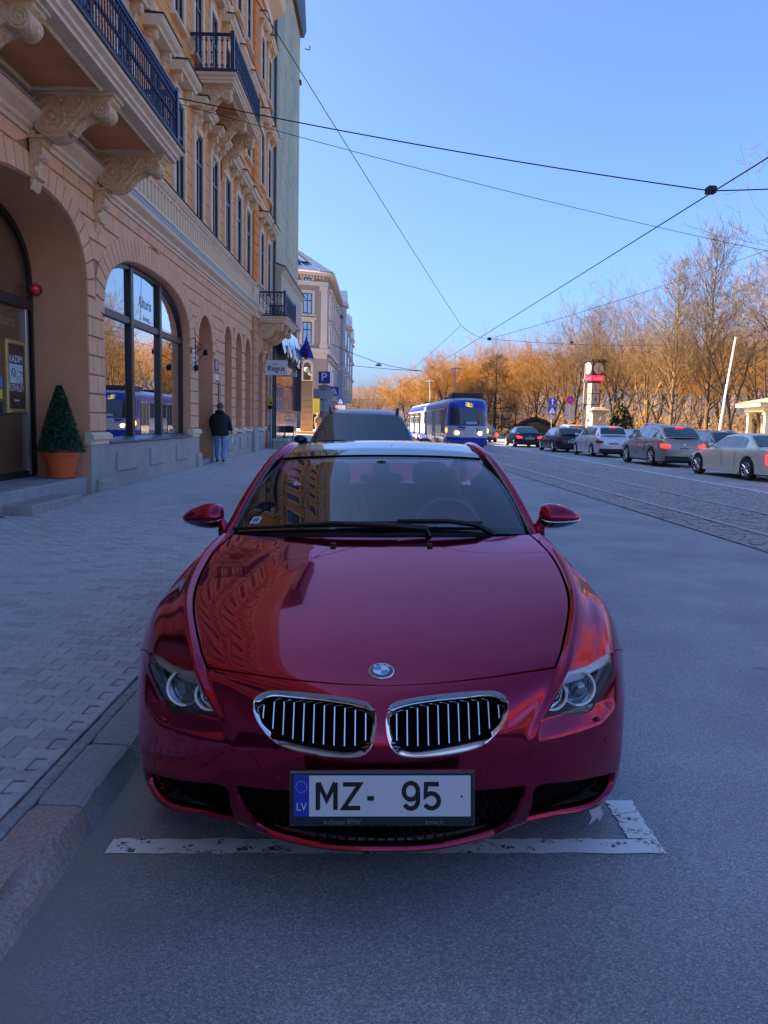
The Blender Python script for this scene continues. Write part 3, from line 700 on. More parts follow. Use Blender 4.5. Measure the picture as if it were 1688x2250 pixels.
# =====================================================================
#  ground: road, pavement, tram track
# =====================================================================
def zg(x, y):
    s = .0045*min(max(y-6, 0), 75)
    if x < -1.06: return .09+.03*(-1.10-x)+s
    b = min(max((4-x)/4, 0), 1)
    c = .021*x if x < 1.5 else max(0, .0315*(4.4-x)/2.9)
    return c+s*b
def asphalt(name, col, light, chip=210., bmp=.32):
    m = bpy.data.materials.new(name); m.use_nodes = True; nt = m.node_tree; b = nt.nodes['Principled BSDF']; L = nt.links.new
    tc = _n(nt, 'ShaderNodeTexCoord')
    vo = _n(nt, 'ShaderNodeTexVoronoi'); vo.inputs['Scale'].default_value = chip; L(tc.outputs['Object'], vo.inputs['Vector'])
    n1 = _n(nt, 'ShaderNodeTexNoise'); n1.inputs['Scale'].default_value = .9; n1.inputs['Detail'].default_value = 8; L(tc.outputs['Object'], n1.inputs['Vector'])
    n2 = _n(nt, 'ShaderNodeTexNoise'); n2.inputs['Scale'].default_value = 90; n2.inputs['Detail'].default_value = 6; L(tc.outputs['Object'], n2.inputs['Vector'])
    sep = _n(nt, 'ShaderNodeSeparateColor'); L(vo.outputs['Color'], sep.inputs[0])
    r1 = _n(nt, 'ShaderNodeValToRGB'); e = r1.color_ramp.elements
    e[0].position = 0; e[0].color = (*[c*.60 for c in col], 1); e[1].position = 1; e[1].color = (*light, 1)
    k = e.new(.62); k.color = (*col, 1); k = e.new(.93); k.color = (*[c*1.35 for c in col], 1)
    L(sep.outputs[0], r1.inputs[0])
    r2 = _n(nt, 'ShaderNodeValToRGB'); r2.color_ramp.elements[0].position = .3; r2.color_ramp.elements[0].color = (.72, .72, .74, 1); r2.color_ramp.elements[1].position = .75; r2.color_ramp.elements[1].color = (1.25, 1.24, 1.2, 1)
    L(n1.outputs[0], r2.inputs[0])
    mx = _n(nt, 'ShaderNodeMix', data_type='RGBA', blend_type='MULTIPLY'); mx.inputs[0].default_value = 1
    L(r1.outputs[0], mx.inputs[6]); L(r2.outputs[0], mx.inputs[7])
    sx = _n(nt, 'ShaderNodeSeparateXYZ'); L(tc.outputs['Object'], sx.inputs[0])
    n4 = _n(nt, 'ShaderNodeTexNoise'); n4.inputs['Scale'].default_value = 3.5; n4.inputs['Detail'].default_value = 6; L(tc.outputs['Object'], n4.inputs['Vector'])
    wob = _n(nt, 'ShaderNodeMath', operation='MULTIPLY_ADD'); L(n4.outputs[0], wob.inputs[0]); wob.inputs[1].default_value = .7; L(sx.outputs[0], wob.inputs[2])
    gm_ = _n(nt, 'ShaderNodeMapRange'); gm_.inputs['From Min'].default_value = -.70; gm_.inputs['From Max'].default_value = -.22; gm_.inputs['To Min'].default_value = .85; gm_.inputs['To Max'].default_value = 0; L(wob.outputs[0], gm_.inputs['Value'])
    dm = _n(nt, 'ShaderNodeMix', data_type='RGBA'); L(gm_.outputs[0], dm.inputs[0]); L(mx.outputs[2], dm.inputs[6]); dm.inputs[7].default_value = (.27, .255, .23, 1)
    # oil spots and tyre-polished streaks
    n5 = _n(nt, 'ShaderNodeTexNoise'); n5.inputs['Scale'].default_value = 1.7; n5.inputs['Detail'].default_value = 3; L(tc.outputs['Object'], n5.inputs['Vector'])
    r5 = _n(nt, 'ShaderNodeValToRGB'); r5.color_ramp.elements[0].position = .22; r5.color_ramp.elements[0].color = (.45, .45, .46, 1); r5.color_ramp.elements[1].position = .30; r5.color_ramp.elements[1].color = (1, 1, 1, 1); L(n5.outputs[0], r5.inputs[0])
    om = _n(nt, 'ShaderNodeMix', data_type='RGBA', blend_type='MULTIPLY'); om.inputs[0].default_value = 1; L(dm.outputs[2], om.inputs[6]); L(r5.outputs[0], om.inputs[7]); L(om.outputs[2], b.inputs['Base Color'])
    ad = _n(nt, 'ShaderNodeMath', operation='ADD'); L(vo.outputs['Distance'], ad.inputs[0]); L(n2.outputs[0], ad.inputs[1])
    bp = _n(nt, 'ShaderNodeBump'); bp.inputs['Strength'].default_value = bmp; bp.inputs['Distance'].default_value = .006; bp.invert = True
    L(ad.outputs[0], bp.inputs['Height']); L(bp.outputs[0], b.inputs['Normal'])
    b.inputs['Roughness'].default_value = .62; b.inputs['Specular IOR Level'].default_value = .5
    return m
M_ASPH = asphalt('asphalt', (.34, .37, .40), (.60, .62, .64))
M_SOIL = mat('park_soil', (.16, .11, .05), rough=.9, noise=.5, nscale=2.5, bump=.4, bscale=12)
def sheet(xs, ys, zf, name, mt):
    return tag(MB().grid([[(x, y, zf(x, y)) for x in xs] for y in ys]).build(name, mt, None, 60), kind='structure')
YS = [-40, -20, -8, -2, 0, 2, 4, 6, 9, 12, 16, 20, 26, 32, 40, 50, 60, 70, 81, 100, 140, 200, 300]
big = MB().grid([[(x, y, -.30) for x in (-900, -300, -60, 60, 300, 900)] for y in (-300, -40, 300, 1200)]).build('ground', M_SOIL); tag(big, kind='structure')
sheet([-1.06, -.5, 0, .5, 1, 1.5, 2, 2.5, 3, 3.5, 4, 4.4, 6, 9, 12, 17.2], YS, zg, 'road', M_ASPH)
sheet([17.35, 19, 22, 30, 60, 200], YS, lambda x, y: .11+.012*min(max(x-22, 0), 60), 'park_ground', M_SOIL)
M_GRAN = mat('granite_grey', (.26, .26, .265), rough=.7, col2=(.46, .46, .46), nscale=70, bump=.55, bscale=45, dist=.02, detail=8)
M_GRANP = mat('granite_pink', (.30, .21, .185), rough=.7, col2=(.58, .45, .41), nscale=80, bump=.6, bscale=40, dist=.02, detail=8)
far_kerb = MB().box(17.2, 17.35, -40, 300, -.1, .12).build('far_kerb', M_GRAN); tag(far_kerb, kind='structure')
# ---- pavement with interlocking blocks
M_MORT = mat('joint_sand', (.055, .06, .065), rough=.9, noise=.4, nscale=30)
def walk_z(x, y): return zg(min(x, -1.1), y)
side = MB().grid([[(x, y, walk_z(x, y)-.016) for x in (-9, -6.5, -5.8, -4.9, -4, -3, -2, -1.28)] for y in YS]).build('pavement', M_MORT); tag(side, kind='structure')
M_PAVE = [mat('paver_a', (.44, .45, .45), rough=.62, col2=(.58, .58, .575), nscale=26, bump=.45, bscale=140, dist=.006),
          mat('paver_b', (.48, .485, .48), rough=.62, col2=(.62, .62, .61), nscale=30, bump=.45, bscale=140, dist=.006),
          mat('paver_c', (.38, .375, .38), rough=.62, col2=(.52, .51, .51), nscale=24, bump=.45, bscale=140, dist=.006)]
L_, W_, w_, PT = .18, .125, .083, .104
def bone(k):
    h, q = W_/2-k, w_/2-k; L2 = L_/2-k
    return [(-L2, -h), (-.055-k*.4, -h), (-.035-k*.4, -q), (.035+k*.4, -q), (.055+k*.4, -h), (L2, -h), (L2, h), (.055+k*.4, h), (.035+k*.4, q), (-.035-k*.4, q), (-.055-k*.4, h), (-L2, h)]
def bone_mesh(mt):
    mb = MB(); o, t = bone(.0020), bone(.0075); n = 12
    vs = [(x, y, -.014) for x, y in o]+[(x, y, -.004) for x, y in o]+[(x, y, 0) for x, y in t]
    fs = [(r*n+i, r*n+(i+1) % n, (r+1)*n+(i+1) % n, (r+1)*n+i) for r in (0, 1) for i in range(n)]
    fs += [(24+0, 24+1, 24+10, 24+11), (24+1, 24+2, 24+9, 24+10), (24+2, 24+3, 24+8, 24+9), (24+3, 24+4, 24+7, 24+8), (24+4, 24+5, 24+6, 24+7)]
    mb.add(vs, fs); return mb
pm = [bone_mesh(None).mesh('paving_block', M_PAVE[k]) for k in range(3)]
base = bone_mesh(None); bv, bf = np.array(base.v), base.f
pav = []; halves = []
j = 0; y = 1.2
while y < 36:
    x0 = -1.43-(L_/2 if j % 2 else 0)
    if j % 2: halves.append((-1.385, y))
    i = 0
    while x0-i*L_ > -4.93+L_/2:
        x = x0-i*L_; i += 1
        if y < 9 and x < -.56*y-.6: break
        pav.append((x, y))
    j += 1; y += PT
def pkey(p):
    x, y = p
    return y*y+x*x+(400 if x < -.50*y else 0)+(300 if (x > -1.02-.0 and y > 3.2) else 0)+(400 if y < 2.2 else 0)
pav.sort(key=pkey)
pr = random.Random(3)
for k, (x, y) in enumerate(pav[:300]):
    o = put('paving_block', pm[pr.choice((0, 0, 1, 1, 2))], side, (x, y, walk_z(x, y)+pr.uniform(-.0012, .0012)), (pr.uniform(-.008, .008), .03+pr.uniform(-.008, .008), pr.uniform(-.012, .012)))
rest = [MB(), MB(), MB()]
for (x, y) in pav[300:]:
    dz = walk_z(x, y)+pr.uniform(-.0015, .0015); tx, ty = pr.uniform(-.008, .008), -.03+pr.uniform(-.008, .008)
    vv = bv+[x, y, dz]; vv[:, 2] += bv[:, 0]*ty+bv[:, 1]*tx
    mb = rest[pr.choice((0, 0, 1, 1, 2))]; b = len(mb.v); mb.v.extend(map(tuple, vv)); mb.f.extend([tuple(b+q for q in f) for f in bf])
for (x, y) in halves: rest[pr.choice((0, 1, 2))].cbox(x-.043, x+.043, y-.040, y+.040, walk_z(x, y)-.03, walk_z(x, y), .006)
rs = MB(); 
for k in range(3):
    b = len(rs.v); rs.v += rest[k].v; rs.f += [tuple(b+q for q in f) for f in rest[k].f]; rs.m += [k]*len(rest[k].f)
tag(rs.build('paving_blocks', M_PAVE, side, fix=False), kind='stuff')
tag(MB().grid([[(x, y, walk_z(x, y)-.003) for x in (-9, -4.9, -1.28)] for y in (36, 50, 81, 120, 300)]).build('far_paving', M_PAVE[1], side))
# narrow course of setts behind the kerb
mb = MB(); y = 1.3
while y < 30:
    l = pr.uniform(.10, .2); z = walk_z(-1.3, y)-.003
    mb.cbox(-1.334, -1.278, y+.004, y+l-.004, z-.06, z+pr.uniform(-.003, .002), .008); y += l
tag(mb.build('edge_setts', M_GRAN, side), kind='stuff')
# kerb stones
kerb = tag(MB().box(-1.27, -1.05, -40, 300, -.3, -.05).build('kerb', M_GRAN), kind='structure')
kr = random.Random(5)
def kerbstone(y0, y1, mt, chip=0):
    n = 14; G = []
    for i in range(n+1):
        y = y0+.006+(y1-y0-.012)*i/n; zt = zg(-1.2, y)-.002
        e = .022 if i in (0, n) else 0
        c = chip*math.exp(-((i/n-.42)/.16)**2)
        w = lambda a: kr.uniform(-a, a)
        G.append([(-1.272, y, zt-.12), (-1.272+e*.3, y, zt-.004-e*.4), (-1.262, y, zt+w(.001)-e*.5), (-1.18, y, zt+w(.0025)-e*.5), (-1.112-c*.5+w(.003), y, zt-.001+w(.003)-e*.6), (-1.094-c*.9+w(.004), y, zt-.010+w(.003)-c*.55-e*.5), (-1.086-c*.5+w(.004), y, zt-.034-c*.4), (-1.068+w(.006)-e*.3, y, zt-.075), (-1.050+w(.004), y, zt-.14)])
    mb = MB().grid(G); mb.add(G[0], [tuple(range(9))]); mb.add(G[-1], [tuple(range(9))])
    return mb.build('kerb_stone', mt, kerb, 24)
yk = [-1.2, .1, 1.08, 1.98, 2.86, 3.43]
while yk[-1] < 46: yk.append(yk[-1]+kr.uniform(.85, 1.15))
for i in range(len(yk)-1):
    kerbstone(yk[i], yk[i+1], M_GRANP if i in (3, 2, 9, 15, 16, 24) else M_GRAN, .07 if i == 3 else 0)
M_DUST = mat('gutter_grit', (.12, .12, .115), rough=.9, noise=.5, nscale=9, bump=.5, bscale=90)
# ---- painted lines: worn paint with cracks
def worn_paint(name, thr=.43, col=(.86, .88, .86)):
    m = bpy.data.materials.new(name); m.use_nodes = True; nt = m.node_tree; b = nt.nodes['Principled BSDF']; L = nt.links.new
    tc = _n(nt, 'ShaderNodeTexCoord'); n1 = _n(nt, 'ShaderNodeTexNoise'); n1.inputs['Scale'].default_value = 16; n1.inputs['Detail'].default_value = 12; n1.inputs['Roughness'].default_value = .75
    L(tc.outputs['Object'], n1.inputs['Vector'])
    vo = _n(nt, 'ShaderNodeTexVoronoi', feature='DISTANCE_TO_EDGE'); vo.inputs['Scale'].default_value = 7; vo.inputs['Randomness'].default_value = 1
    wv = _n(nt, 'ShaderNodeMix', data_type='VECTOR'); wv.inputs[0].default_value = .12; L(tc.outputs['Object'], wv.inputs[4]); L(n1.outputs['Color'], wv.inputs[5]); L(wv.outputs[1], vo.inputs['Vector'])
    c1 = _n(nt, 'ShaderNodeMath', operation='LESS_THAN'); c1.inputs[1].default_value = .012; L(vo.outputs[0], c1.inputs[0])
    c2 = _n(nt, 'ShaderNodeMath', operation='LESS_THAN'); c2.inputs[1].default_value = thr; L(n1.outputs[0], c2.inputs[0])
    n3 = _n(nt, 'ShaderNodeTexNoise'); n3.inputs['Scale'].default_value = 2.2; L(tc.outputs['Object'], n3.inputs['Vector'])
    c3 = _n(nt, 'ShaderNodeMath', operation='GREATER_THAN'); c3.inputs[1].default_value = .5; L(n3.outputs[0], c3.inputs[0])
    mu = _n(nt, 'ShaderNodeMath', operation='MULTIPLY'); L(c1.outputs[0], mu.inputs[0]); L(c3.outputs[0], mu.inputs[1])
    mm = _n(nt, 'ShaderNodeMath', operation='MAXIMUM'); L(mu.outputs[0], mm.inputs[0]); L(c2.outputs[0], mm.inputs[1])
    mx = _n(nt, 'ShaderNodeMix', data_type='RGBA'); L(mm.outputs[0], mx.inputs[0]); mx.inputs[6].default_value = (*col, 1); mx.inputs[7].default_value = (.09, .095, .10, 1)
    L(mx.outputs[2], b.inputs['Base Color']); b.inputs['Roughness'].default_value = .6
    bp = _n(nt, 'ShaderNodeBump'); bp.inputs['Strength'].default_value = .5; bp.inputs['Distance'].default_value = .003; bp.invert = True; L(mm.outputs[0], bp.inputs['Height']); L(bp.outputs[0], b.inputs['Normal'])
    return m
M_PAINT = worn_paint('worn_paint'); M_PAINT2 = worn_paint('worn_lane_paint', .36)
rq = random.Random(11)
def strip(pts, w, name, mt, z=.004, jag=.006, n=40):
    """ribbon of paint along the points, edges slightly ragged"""
    P = [np.array(p, float) for p in pts]; G = []
    for a, b in zip(P[:-1], P[1:]):
        d = (b-a)/np.linalg.norm(b-a); q = np.array([d[1], -d[0]])
        for i in range(n+1):
            c = a+(b-a)*i/n; l = c-q*(w/2+rq.uniform(-jag, jag)); r = c+q*(w/2+rq.uniform(-jag, jag))
            G.append([(l[0], l[1], zg(l[0], l[1])+z), (c[0], c[1], zg(c[0], c[1])+z), (r[0], r[1], zg(r[0], r[1])+z)])
    return MB().grid(G).build(name, mt)
bay = put('bay_marking', None); tag(bay, kind='structure')
strip([(-.96, 2.750), (1.052, 2.748)], .10, 'painted_line', M_PAINT).parent = bay
strip([(.998, 2.800), (.998, 3.10)], .105, 'painted_line', M_PAINT, n=16).parent = bay
# ---- tram track
def trk(y): return 6.2-.046*(y-17)
def lane(y): return 9.62-.030*(y-19.6)
bedm = MB().grid([[(x, y, .003+zg(x, y)) for x in (trk(y)-1.62, trk(y)-.775, trk(y)+.775, lane(y)-.06)] for y in YS[2:-2]]).build('tram_bed', mat('sett_joint', (.03, .031, .033), rough=.9, noise=.4, nscale=20)); tag(bedm, kind='structure')
M_SETT = [mat('sett_a', (.22, .22, .23), rough=.5, col2=(.36, .36, .37), nscale=9, bump=.5, bscale=40, dist=.01), mat('sett_b', (.27, .26, .26), rough=.5, col2=(.42, .40, .39), nscale=9, bump=.5, bscale=40, dist=.01), mat('sett_c', (.19, .14, .11), rough=.55, col2=(.28, .22, .18), nscale=9, bump=.5, bscale=40, dist=.01)]
sm_ = [MB().cbox(-.5, .5, -.5, .5, -1, 0, .07).mesh('sett', M_SETT[k]) for k in range(3)]
setts = []
sr = random.Random(9); y = 7.0; row = 0
while y < 56:
    d = sr.uniform(.12, .15)*(1 if y < 30 else 1.6)
    xa, xb, ra, rb = trk(y)-1.60, lane(y)-.08, trk(y)-.775, trk(y)+.775
    for (a, b) in ((xa, ra-.05), (ra+.09, rb-.05), (rb+.09, xb)):
        x = a-(.09 if row % 2 else 0)
        while x < b-.04:
            w_2 = sr.uniform(.15, .24); x1 = min(x+w_2, b); x_ = max(x, a)
            if x1-x_ > .05: setts.append(((x_+x1)/2, y+d/2, x1-x_-.016, d-.016))
            x += w_2
    y += d; row += 1
vis = [s for s in setts if s[0] < s[1]*.49+.2]; setts.sort(key=lambda s: s[1]+(200 if s[0] > s[1]*.485 or s[1] < 9 else 0))
rs = [MB() for _ in range(3)]
for k, (x, y, a, b) in enumerate(setts):
    z = zg(x, y)+.012+sr.uniform(-.004, .004); t = sr.choice((0, 0, 0, 1, 1)) if sr.random() > .03 else 2
    if k < 300:
        put('sett', sm_[t], bedm, (x, y, z), (sr.uniform(-.03, .03), sr.uniform(-.03, .03), -.046*.5+sr.uniform(-.03, .03)), (a, b, .03))
    else:
        rs[t].cbox(x-a/2, x+a/2, y-b/2, y+b/2, z-.03, z, .012)
al = MB()
for k in range(3):
    b = len(al.v); al.v += rs[k].v; al.f += [tuple(b+q for q in f) for f in rs[k].f]; al.m += [k]*len(rs[k].f)
tag(al.build('setts', M_SETT, bedm, fix=False), kind='stuff')
M_RAIL = mat('rail_steel', (.55, .55, .56), rough=.36, metal=1, noise=.1, nscale=3, stretch=(1, .1, 1))
for s in (-1, 1):
    rl = MB(); ys = [-8, 0, 10, 20, 30, 40, 60, 81, 140]
    def sec(y):
        x = trk(y)+s*.775; z = zg(x, y)+.006
        return [(x-.035, y, z), (x-.033, y, z+.016), (x+.030, y, z+.016), (x+.034, y, z-.012), (x+.068, y, z-.012), (x+.070, y, z+.012), (x+.088, y, z+.012), (x+.088, y, z)]
    rl.grid([sec(y) for y in ys]); o = rl.build('tram_rail', M_RAIL, None, 30); tag(o, kind='structure')
ln = strip([(lane(-8), -8), (lane(20), 20), (lane(60), 60), (lane(140), 140)], .12, 'lane_line', M_PAINT2, .004, .004, 60); tag(ln, kind='structure')
# scattered bits on the road
lf = MB(); lr = random.Random(21)
for k in range(90):
    x, y = lr.uniform(-.9, 4.2), lr.uniform(.9, 12); r = lr.uniform(.003, .009); z = zg(x, y)+.002; a = lr.uniform(0, PI)
    lf.add([(x+r*math.cos(a+q)*(1 if i % 2 else .6), y+r*math.sin(a+q)*(1 if i % 2 else .6), z+.003*(i % 2)) for i, q in enumerate((0, PI/2, PI, 1.5*PI))], [(0, 1, 2, 3)], lr.choice((0, 0, 1)))
tag(lf.build('litter', [mat('pale_grit', (.5, .48, .42), rough=.8), mat('dry_leaf', (.32, .2, .09), rough=.8)]), kind='stuff')

# =====================================================================
#  ochre corner house on the left: rusticated ground floor, balconies, hooded windows
# =====================================================================
FX = -4.9                                     # facade plane; the street side is +x
M_RUST = mat('stucco_block', (.88, .50, .275), rough=.8, noise=.10, nscale=2.0, bump=.25, bscale=50)
M_RUSTW = mat('stucco_joint', (.46, .245, .125), rough=.85, noise=.1, nscale=2)
M_TERRA = mat('terracotta_reveal', (.86, .40, .205), rough=.8, noise=.10, nscale=1.5, bump=.15, bscale=40)
M_OCHRE = mat('ochre_wall', (.90, .415, .115), rough=.8, noise=.10, nscale=1.2, bump=.12, bscale=60)
M_ORANGE = mat('orange_pilaster', (.78, .31, .08), rough=.8, noise=.1, nscale=1.5)
M_CREAM = mat('cream_stucco', (.86, .68, .455), rough=.75, noise=.10, nscale=3, bump=.15, bscale=60)
M_CREAMD = mat('carved_cream', (.84, .59, .34), rough=.8, noise=.22, nscale=16, bump=.9, bscale=26, dist=.03)
M_SLATE = mat('slate_flashing', (.03, .03, .034), rough=.5)
M_LEDGE = mat('zinc_ledge', (.36, .41, .44), rough=.45, metal=.3, noise=.1, nscale=2)
M_PLINTH = mat('plinth_render', (.42, .40, .37), rough=.8, noise=.16, nscale=2.2, bump=.2, bscale=30)
M_IRON = mat('blue_iron', (.012, .025, .085), rough=.4, coat=.3)
M_FRAME = mat('dark_window_frame', (.022, .02, .02), rough=.35)
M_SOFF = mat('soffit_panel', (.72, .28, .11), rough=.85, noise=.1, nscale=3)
M_GLASSUP = mat('upper_glass', (.012, .013, .016), rough=.04, coat=1.)
M_PANE = glass('upper_pane', (.10, .11, .12), base=.06)
M_SHOP = glass('shop_pane', (.20, .20, .19), base=.42)
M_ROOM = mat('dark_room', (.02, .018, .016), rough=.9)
M_BROWN = mat('brown_glass_film', (.14, .085, .045), rough=.12, coat=.6)
house = thing('apartment_house', 'ochre house with rusticated arches, carved brackets and balconies beside the pavement', 'building', (0, 0, 0))
Y0, Y1 = -8.0, 34.85
def sup(yc, a, z0, b, n, k=24, lo=0.):
    """arch outline from right foot over the crown to left foot, as (y, z)"""
    out = []
    for i in range(k+1):
        t = PI*i/k; c, s = math.cos(t), math.sin(t)
        out.append((yc+a*math.copysign(abs(c)**(2/n), c), z0+b*abs(s)**(2/n)))
    return out
#        centre  half  spring  rise   n   foot  ring  voussoirs depth
OPEN = [(11.40, 1.99, 3.50, 1.24, 2.6, .0, .36, 22, .95), (17.33, 3.12, 3.30, 1.26, 2.6, 1.08, .45, 36, .22), (22.25, .90, 3.40, .90, 2.0, .0, .42, 13, .75),
        (25.47, .58, 3.82, .58, 2.0, 1.20, .36, 9, .35), (27.34, .58, 3.82, .58, 2.0, 1.20, .36, 9, .35), (29.18, .58, 3.82, .58, 2.0, 1.20, .36, 9, .35),
        (32.16, .60, 3.78, .58, 2.0, 1.20, .34, 9, .35), (33.94, .48, 3.80, .50, 2.0, .0, .30, 9, .5), (5.2, 2.6, 3.3, 1.26, 2.6, 1.08, .45, 30, .22), (-1.6, 2.6, 3.3, 1.26, 2.6, 1.08, .45, 30, .22)]
def outline(o, grow=0., k=24):
    yc, a, z0, b, n, foot = o[:6]
    return [(yc+a+grow, foot)]+sup(yc, a+grow, z0, b+grow, n, k)+[(yc-a-grow, foot)]
# ---- wall sheet with arched openings, and the reveals
def wall_sheet():
    loops = [[(Y0, -.3), (Y1, -.3), (Y1, 5.30), (Y0, 5.30)]]; holes = []
    for o in OPEN:
        L = outline(o)
        if o[5] == 0: L = [(L[0][0], -.2)]+L[1:-1]+[(L[-1][0], -.2)]
        holes.append(L)
    gp = []
    V, F = cdt(gp, loops+holes, lambda c: ~np.any([inpoly(c, h) for h in holes], axis=0) & inpoly(c, loops[0]))
    mb = MB(); mb.add([(FX, y, z) for y, z in V], [tuple(int(i) for i in f) for f in F])
    return mb, holes
mbw, holes = wall_sheet()
wall = mbw.build('wall', M_RUSTW, house, fix=False)
for o, h in zip(OPEN, holes):
    d = o[8]
    mb = MB().grid([[(FX, y, z) for y, z in h], [(FX-d, y, z) for y, z in h]], 0)
    mb.build('reveal', M_TERRA, wall, 30)
# ---- rusticated blocks
ZK = [1.27+.3175*k for k in range(13)]+[5.30]
items = []                                     # (distance, polygon)
def ext(o, z, grow):
    """half width of the opening (with its ring of voussoirs) at height z"""
    yc, a, z0, b, n = o[:5]
    if z < o[5]: return None
    if z <= z0: return a
    q = (z-z0)/(b+grow)
    if q >= 1: return None
    return (a+grow)*(1-q**n)**(1/n)
gap = .011
br = random.Random(2)
PIL = (30.0, 30.95)
for k in range(len(ZK)-1):
    za, zb = ZK[k]+gap, ZK[k+1]-gap
    edges = [[(Y0, Y0), None]]; blocks = []
    cuts = []
    for o in sorted(OPEN, key=lambda q: q[0]):
        ea, eb = ext(o, za, o[6]), ext(o, zb, o[6])
        if ea is None and eb is None: continue
        g = o[6] if za > o[2]-.05 else 0
        if ea is None: ea = 0
        if eb is None: eb = 0 if za > o[2] else o[1]
        if za < o[2] < zb: eb = max(eb, o[1]); 
        cuts.append((o[0]-ea-.015, o[0]-eb-.015, o[0]+ea+.015, o[0]+eb+.015))
    cuts.append((PIL[0]-.01, PIL[0]-.01, PIL[1]+.01, PIL[1]+.01)); cuts.sort()
    la, lb = Y0, Y0
    for (ca, cb, da, db) in cuts+[(Y1, Y1, Y1, Y1)]:
        span = min(ca, cb)-max(la, lb)
        if span > .10:
            L = max(ca, cb)-min(la, lb)
            n = max(1, round(span/(.62 if span > 1.3 else .42))); off = .5 if (k % 2 and n > 1) else 0
            xs = [0.]+[(i+off)/n for i in range(0 if off else 1, n)]+[1.]
            if off and n > 1: xs = sorted(set(xs))
            for u, v in zip(xs[:-1], xs[1:]):
                a0 = la+(ca-la)*u if u in (0., 1.) else max(la, lb)+span*u; b0 = lb+(cb-lb)*u if u in (0., 1.) else max(la, lb)+span*u
                a1 = la+(ca-la)*v if v in (0., 1.) else max(la, lb)+span*v; b1 = lb+(cb-lb)*v if v in (0., 1.) else max(la, lb)+span*v
                if min(a1-a0, b1-b0) < .12: continue
                items.append([(a0+gap, za), (a1-gap, za), (b1-gap, zb), (b0+gap, zb)])
        la, lb = da, db
for o in OPEN:                                   # voussoirs
    yc, a, z0, b, n, foot, g, nv = o[:8]
    I = sup(yc, a+.02, z0, b+.02, n, 240); E = sup(yc, a+g, z0, b+g, n, 240)
    # equal lengths along the inner curve
    P = np.array(I); s = np.concatenate([[0], np.cumsum(np.linalg.norm(np.diff(P, axis=0), axis=1))]); s /= s[-1]
    for i in range(nv):
        t0, t1 = i/nv, (i+1)/nv; gg = .05/nv
        q = lambda C, t: tuple(np.array([np.interp(t, s, np.array(C)[:, 0]), np.interp(t, s, np.array(C)[:, 1])]))
        p = [q(I, t0+gg), q(I, t1-gg), q(E, t1-gg), q(E, t0+gg)]
        p = [(y, min(z, 5.08)) for y, z in p]
        items.append(p[::-1] if False else p)
def block_mb(mb, P, dep=.032, ch=.014, m=0):
    if abs(P[0][1]-P[1][1]) > 1e-6: dep += .003
    P = [Vector((y, z)) for y, z in P]; c = sum(P, Vector((0, 0)))/4
    area = sum(P[i-1].x*P[i].y-P[i].x*P[i-1].y for i in range(4))
    if area < 0: P = P[::-1]
    inn = []
    for i in range(4):
        a, b, d = P[i-1], P[i], P[(i+1) % 4]
        e1 = (b-a).normalized() if (b-a).length > 1e-6 else Vector((1, 0)); e2 = (d-b).normalized() if (d-b).length > 1e-6 else Vector((0, 1))
        n1 = Vector((-e1.y, e1.x)); n2 = Vector((-e2.y, e2.x)); t = n1+n2; t = t/max(t.length_squared, .3)*2
        inn.append(b+t*ch*.5*1.0)
    vs = [(FX+.001, p.x, p.y) for p in P]+[(FX+dep-ch, p.x, p.y) for p in P]+[(FX+dep, p.x, p.y) for p in inn]
    fs = [(r+i, r+(i+1) % 4, r+4+(i+1) % 4, r+4+i) for r in (0, 4) for i in range(4)]+[(8, 9, 10, 11)]
    mb.add(vs, fs, m)
def vis_key(P):
    y = sum(p[0] for p in P)/4
    return y if y > 9.3 else 100-y
items.sort(key=vis_key)
for P in items[:300]:
    mb = MB(); block_mb(mb, P); mb.build('stone_block', M_RUST, wall, fix=False)
mb = MB()
for P in items[300:]: block_mb(mb, P)
tag(mb.build('stone_blocks', M_RUST, wall, fix=False), kind='stuff')
# ---- plinth with raised panels, pier caps
pm_ = MB()
for (a, b) in ((Y0, 9.41), (13.39, 21.35), (23.15, 33.46), (34.42, Y1)):
    pm_.cbox(FX-.1, FX+.045, a+.003, b-.003, -.2, 1.05, .012, ax=0)
pl_ = pm_.build('plinth', M_PLINTH, wall)
for (a, b) in ((14.62, 15.85), (16.75, 17.9), (18.88, 19.9), (27.4, 28.2), (29.0, 29.7), (25.2, 26.2), (31.7, 32.6)):
    MB().cbox(FX+.046, FX+.085, a, b, .53, .88, .012, ax=0).build('plinth_panel', M_PLINTH, pl_)
for (a, b) in ((13.6, 14.25), (21.0, 21.33)): MB().cbox(FX+.046, FX+.14, a, b, .0, .45 if a < 20 else .62, .05, ax=0).build('plinth_foot', M_PLINTH, pl_)
for (a, b) in ((13.40, 14.22), (20.47, 21.33), (23.17, 24.87), (26.07, 26.74), (27.94, 28.58), (29.78, 31.54), (32.78, 33.44), (8.0, 9.39)):
    MB().prism([(FX-.05, 1.05), (FX+.06, 1.05), (FX+.06, 1.12), (FX+.11, 1.14), (FX+.11, 1.21), (FX+.05, 1.255), (FX-.05, 1.255)], a-.05, b+.05).build('pier_cap', M_CREAM, wall)
for a, b in ((24.89, 26.05), (26.76, 27.92), (28.6, 29.76), (31.56, 32.76)): MB().prism([(FX-.3, 1.10), (FX+.09, 1.10), (FX+.09, 1.17), (FX-.3, 1.22)], a-.02, b+.02).build('sill', M_CREAM, wall)
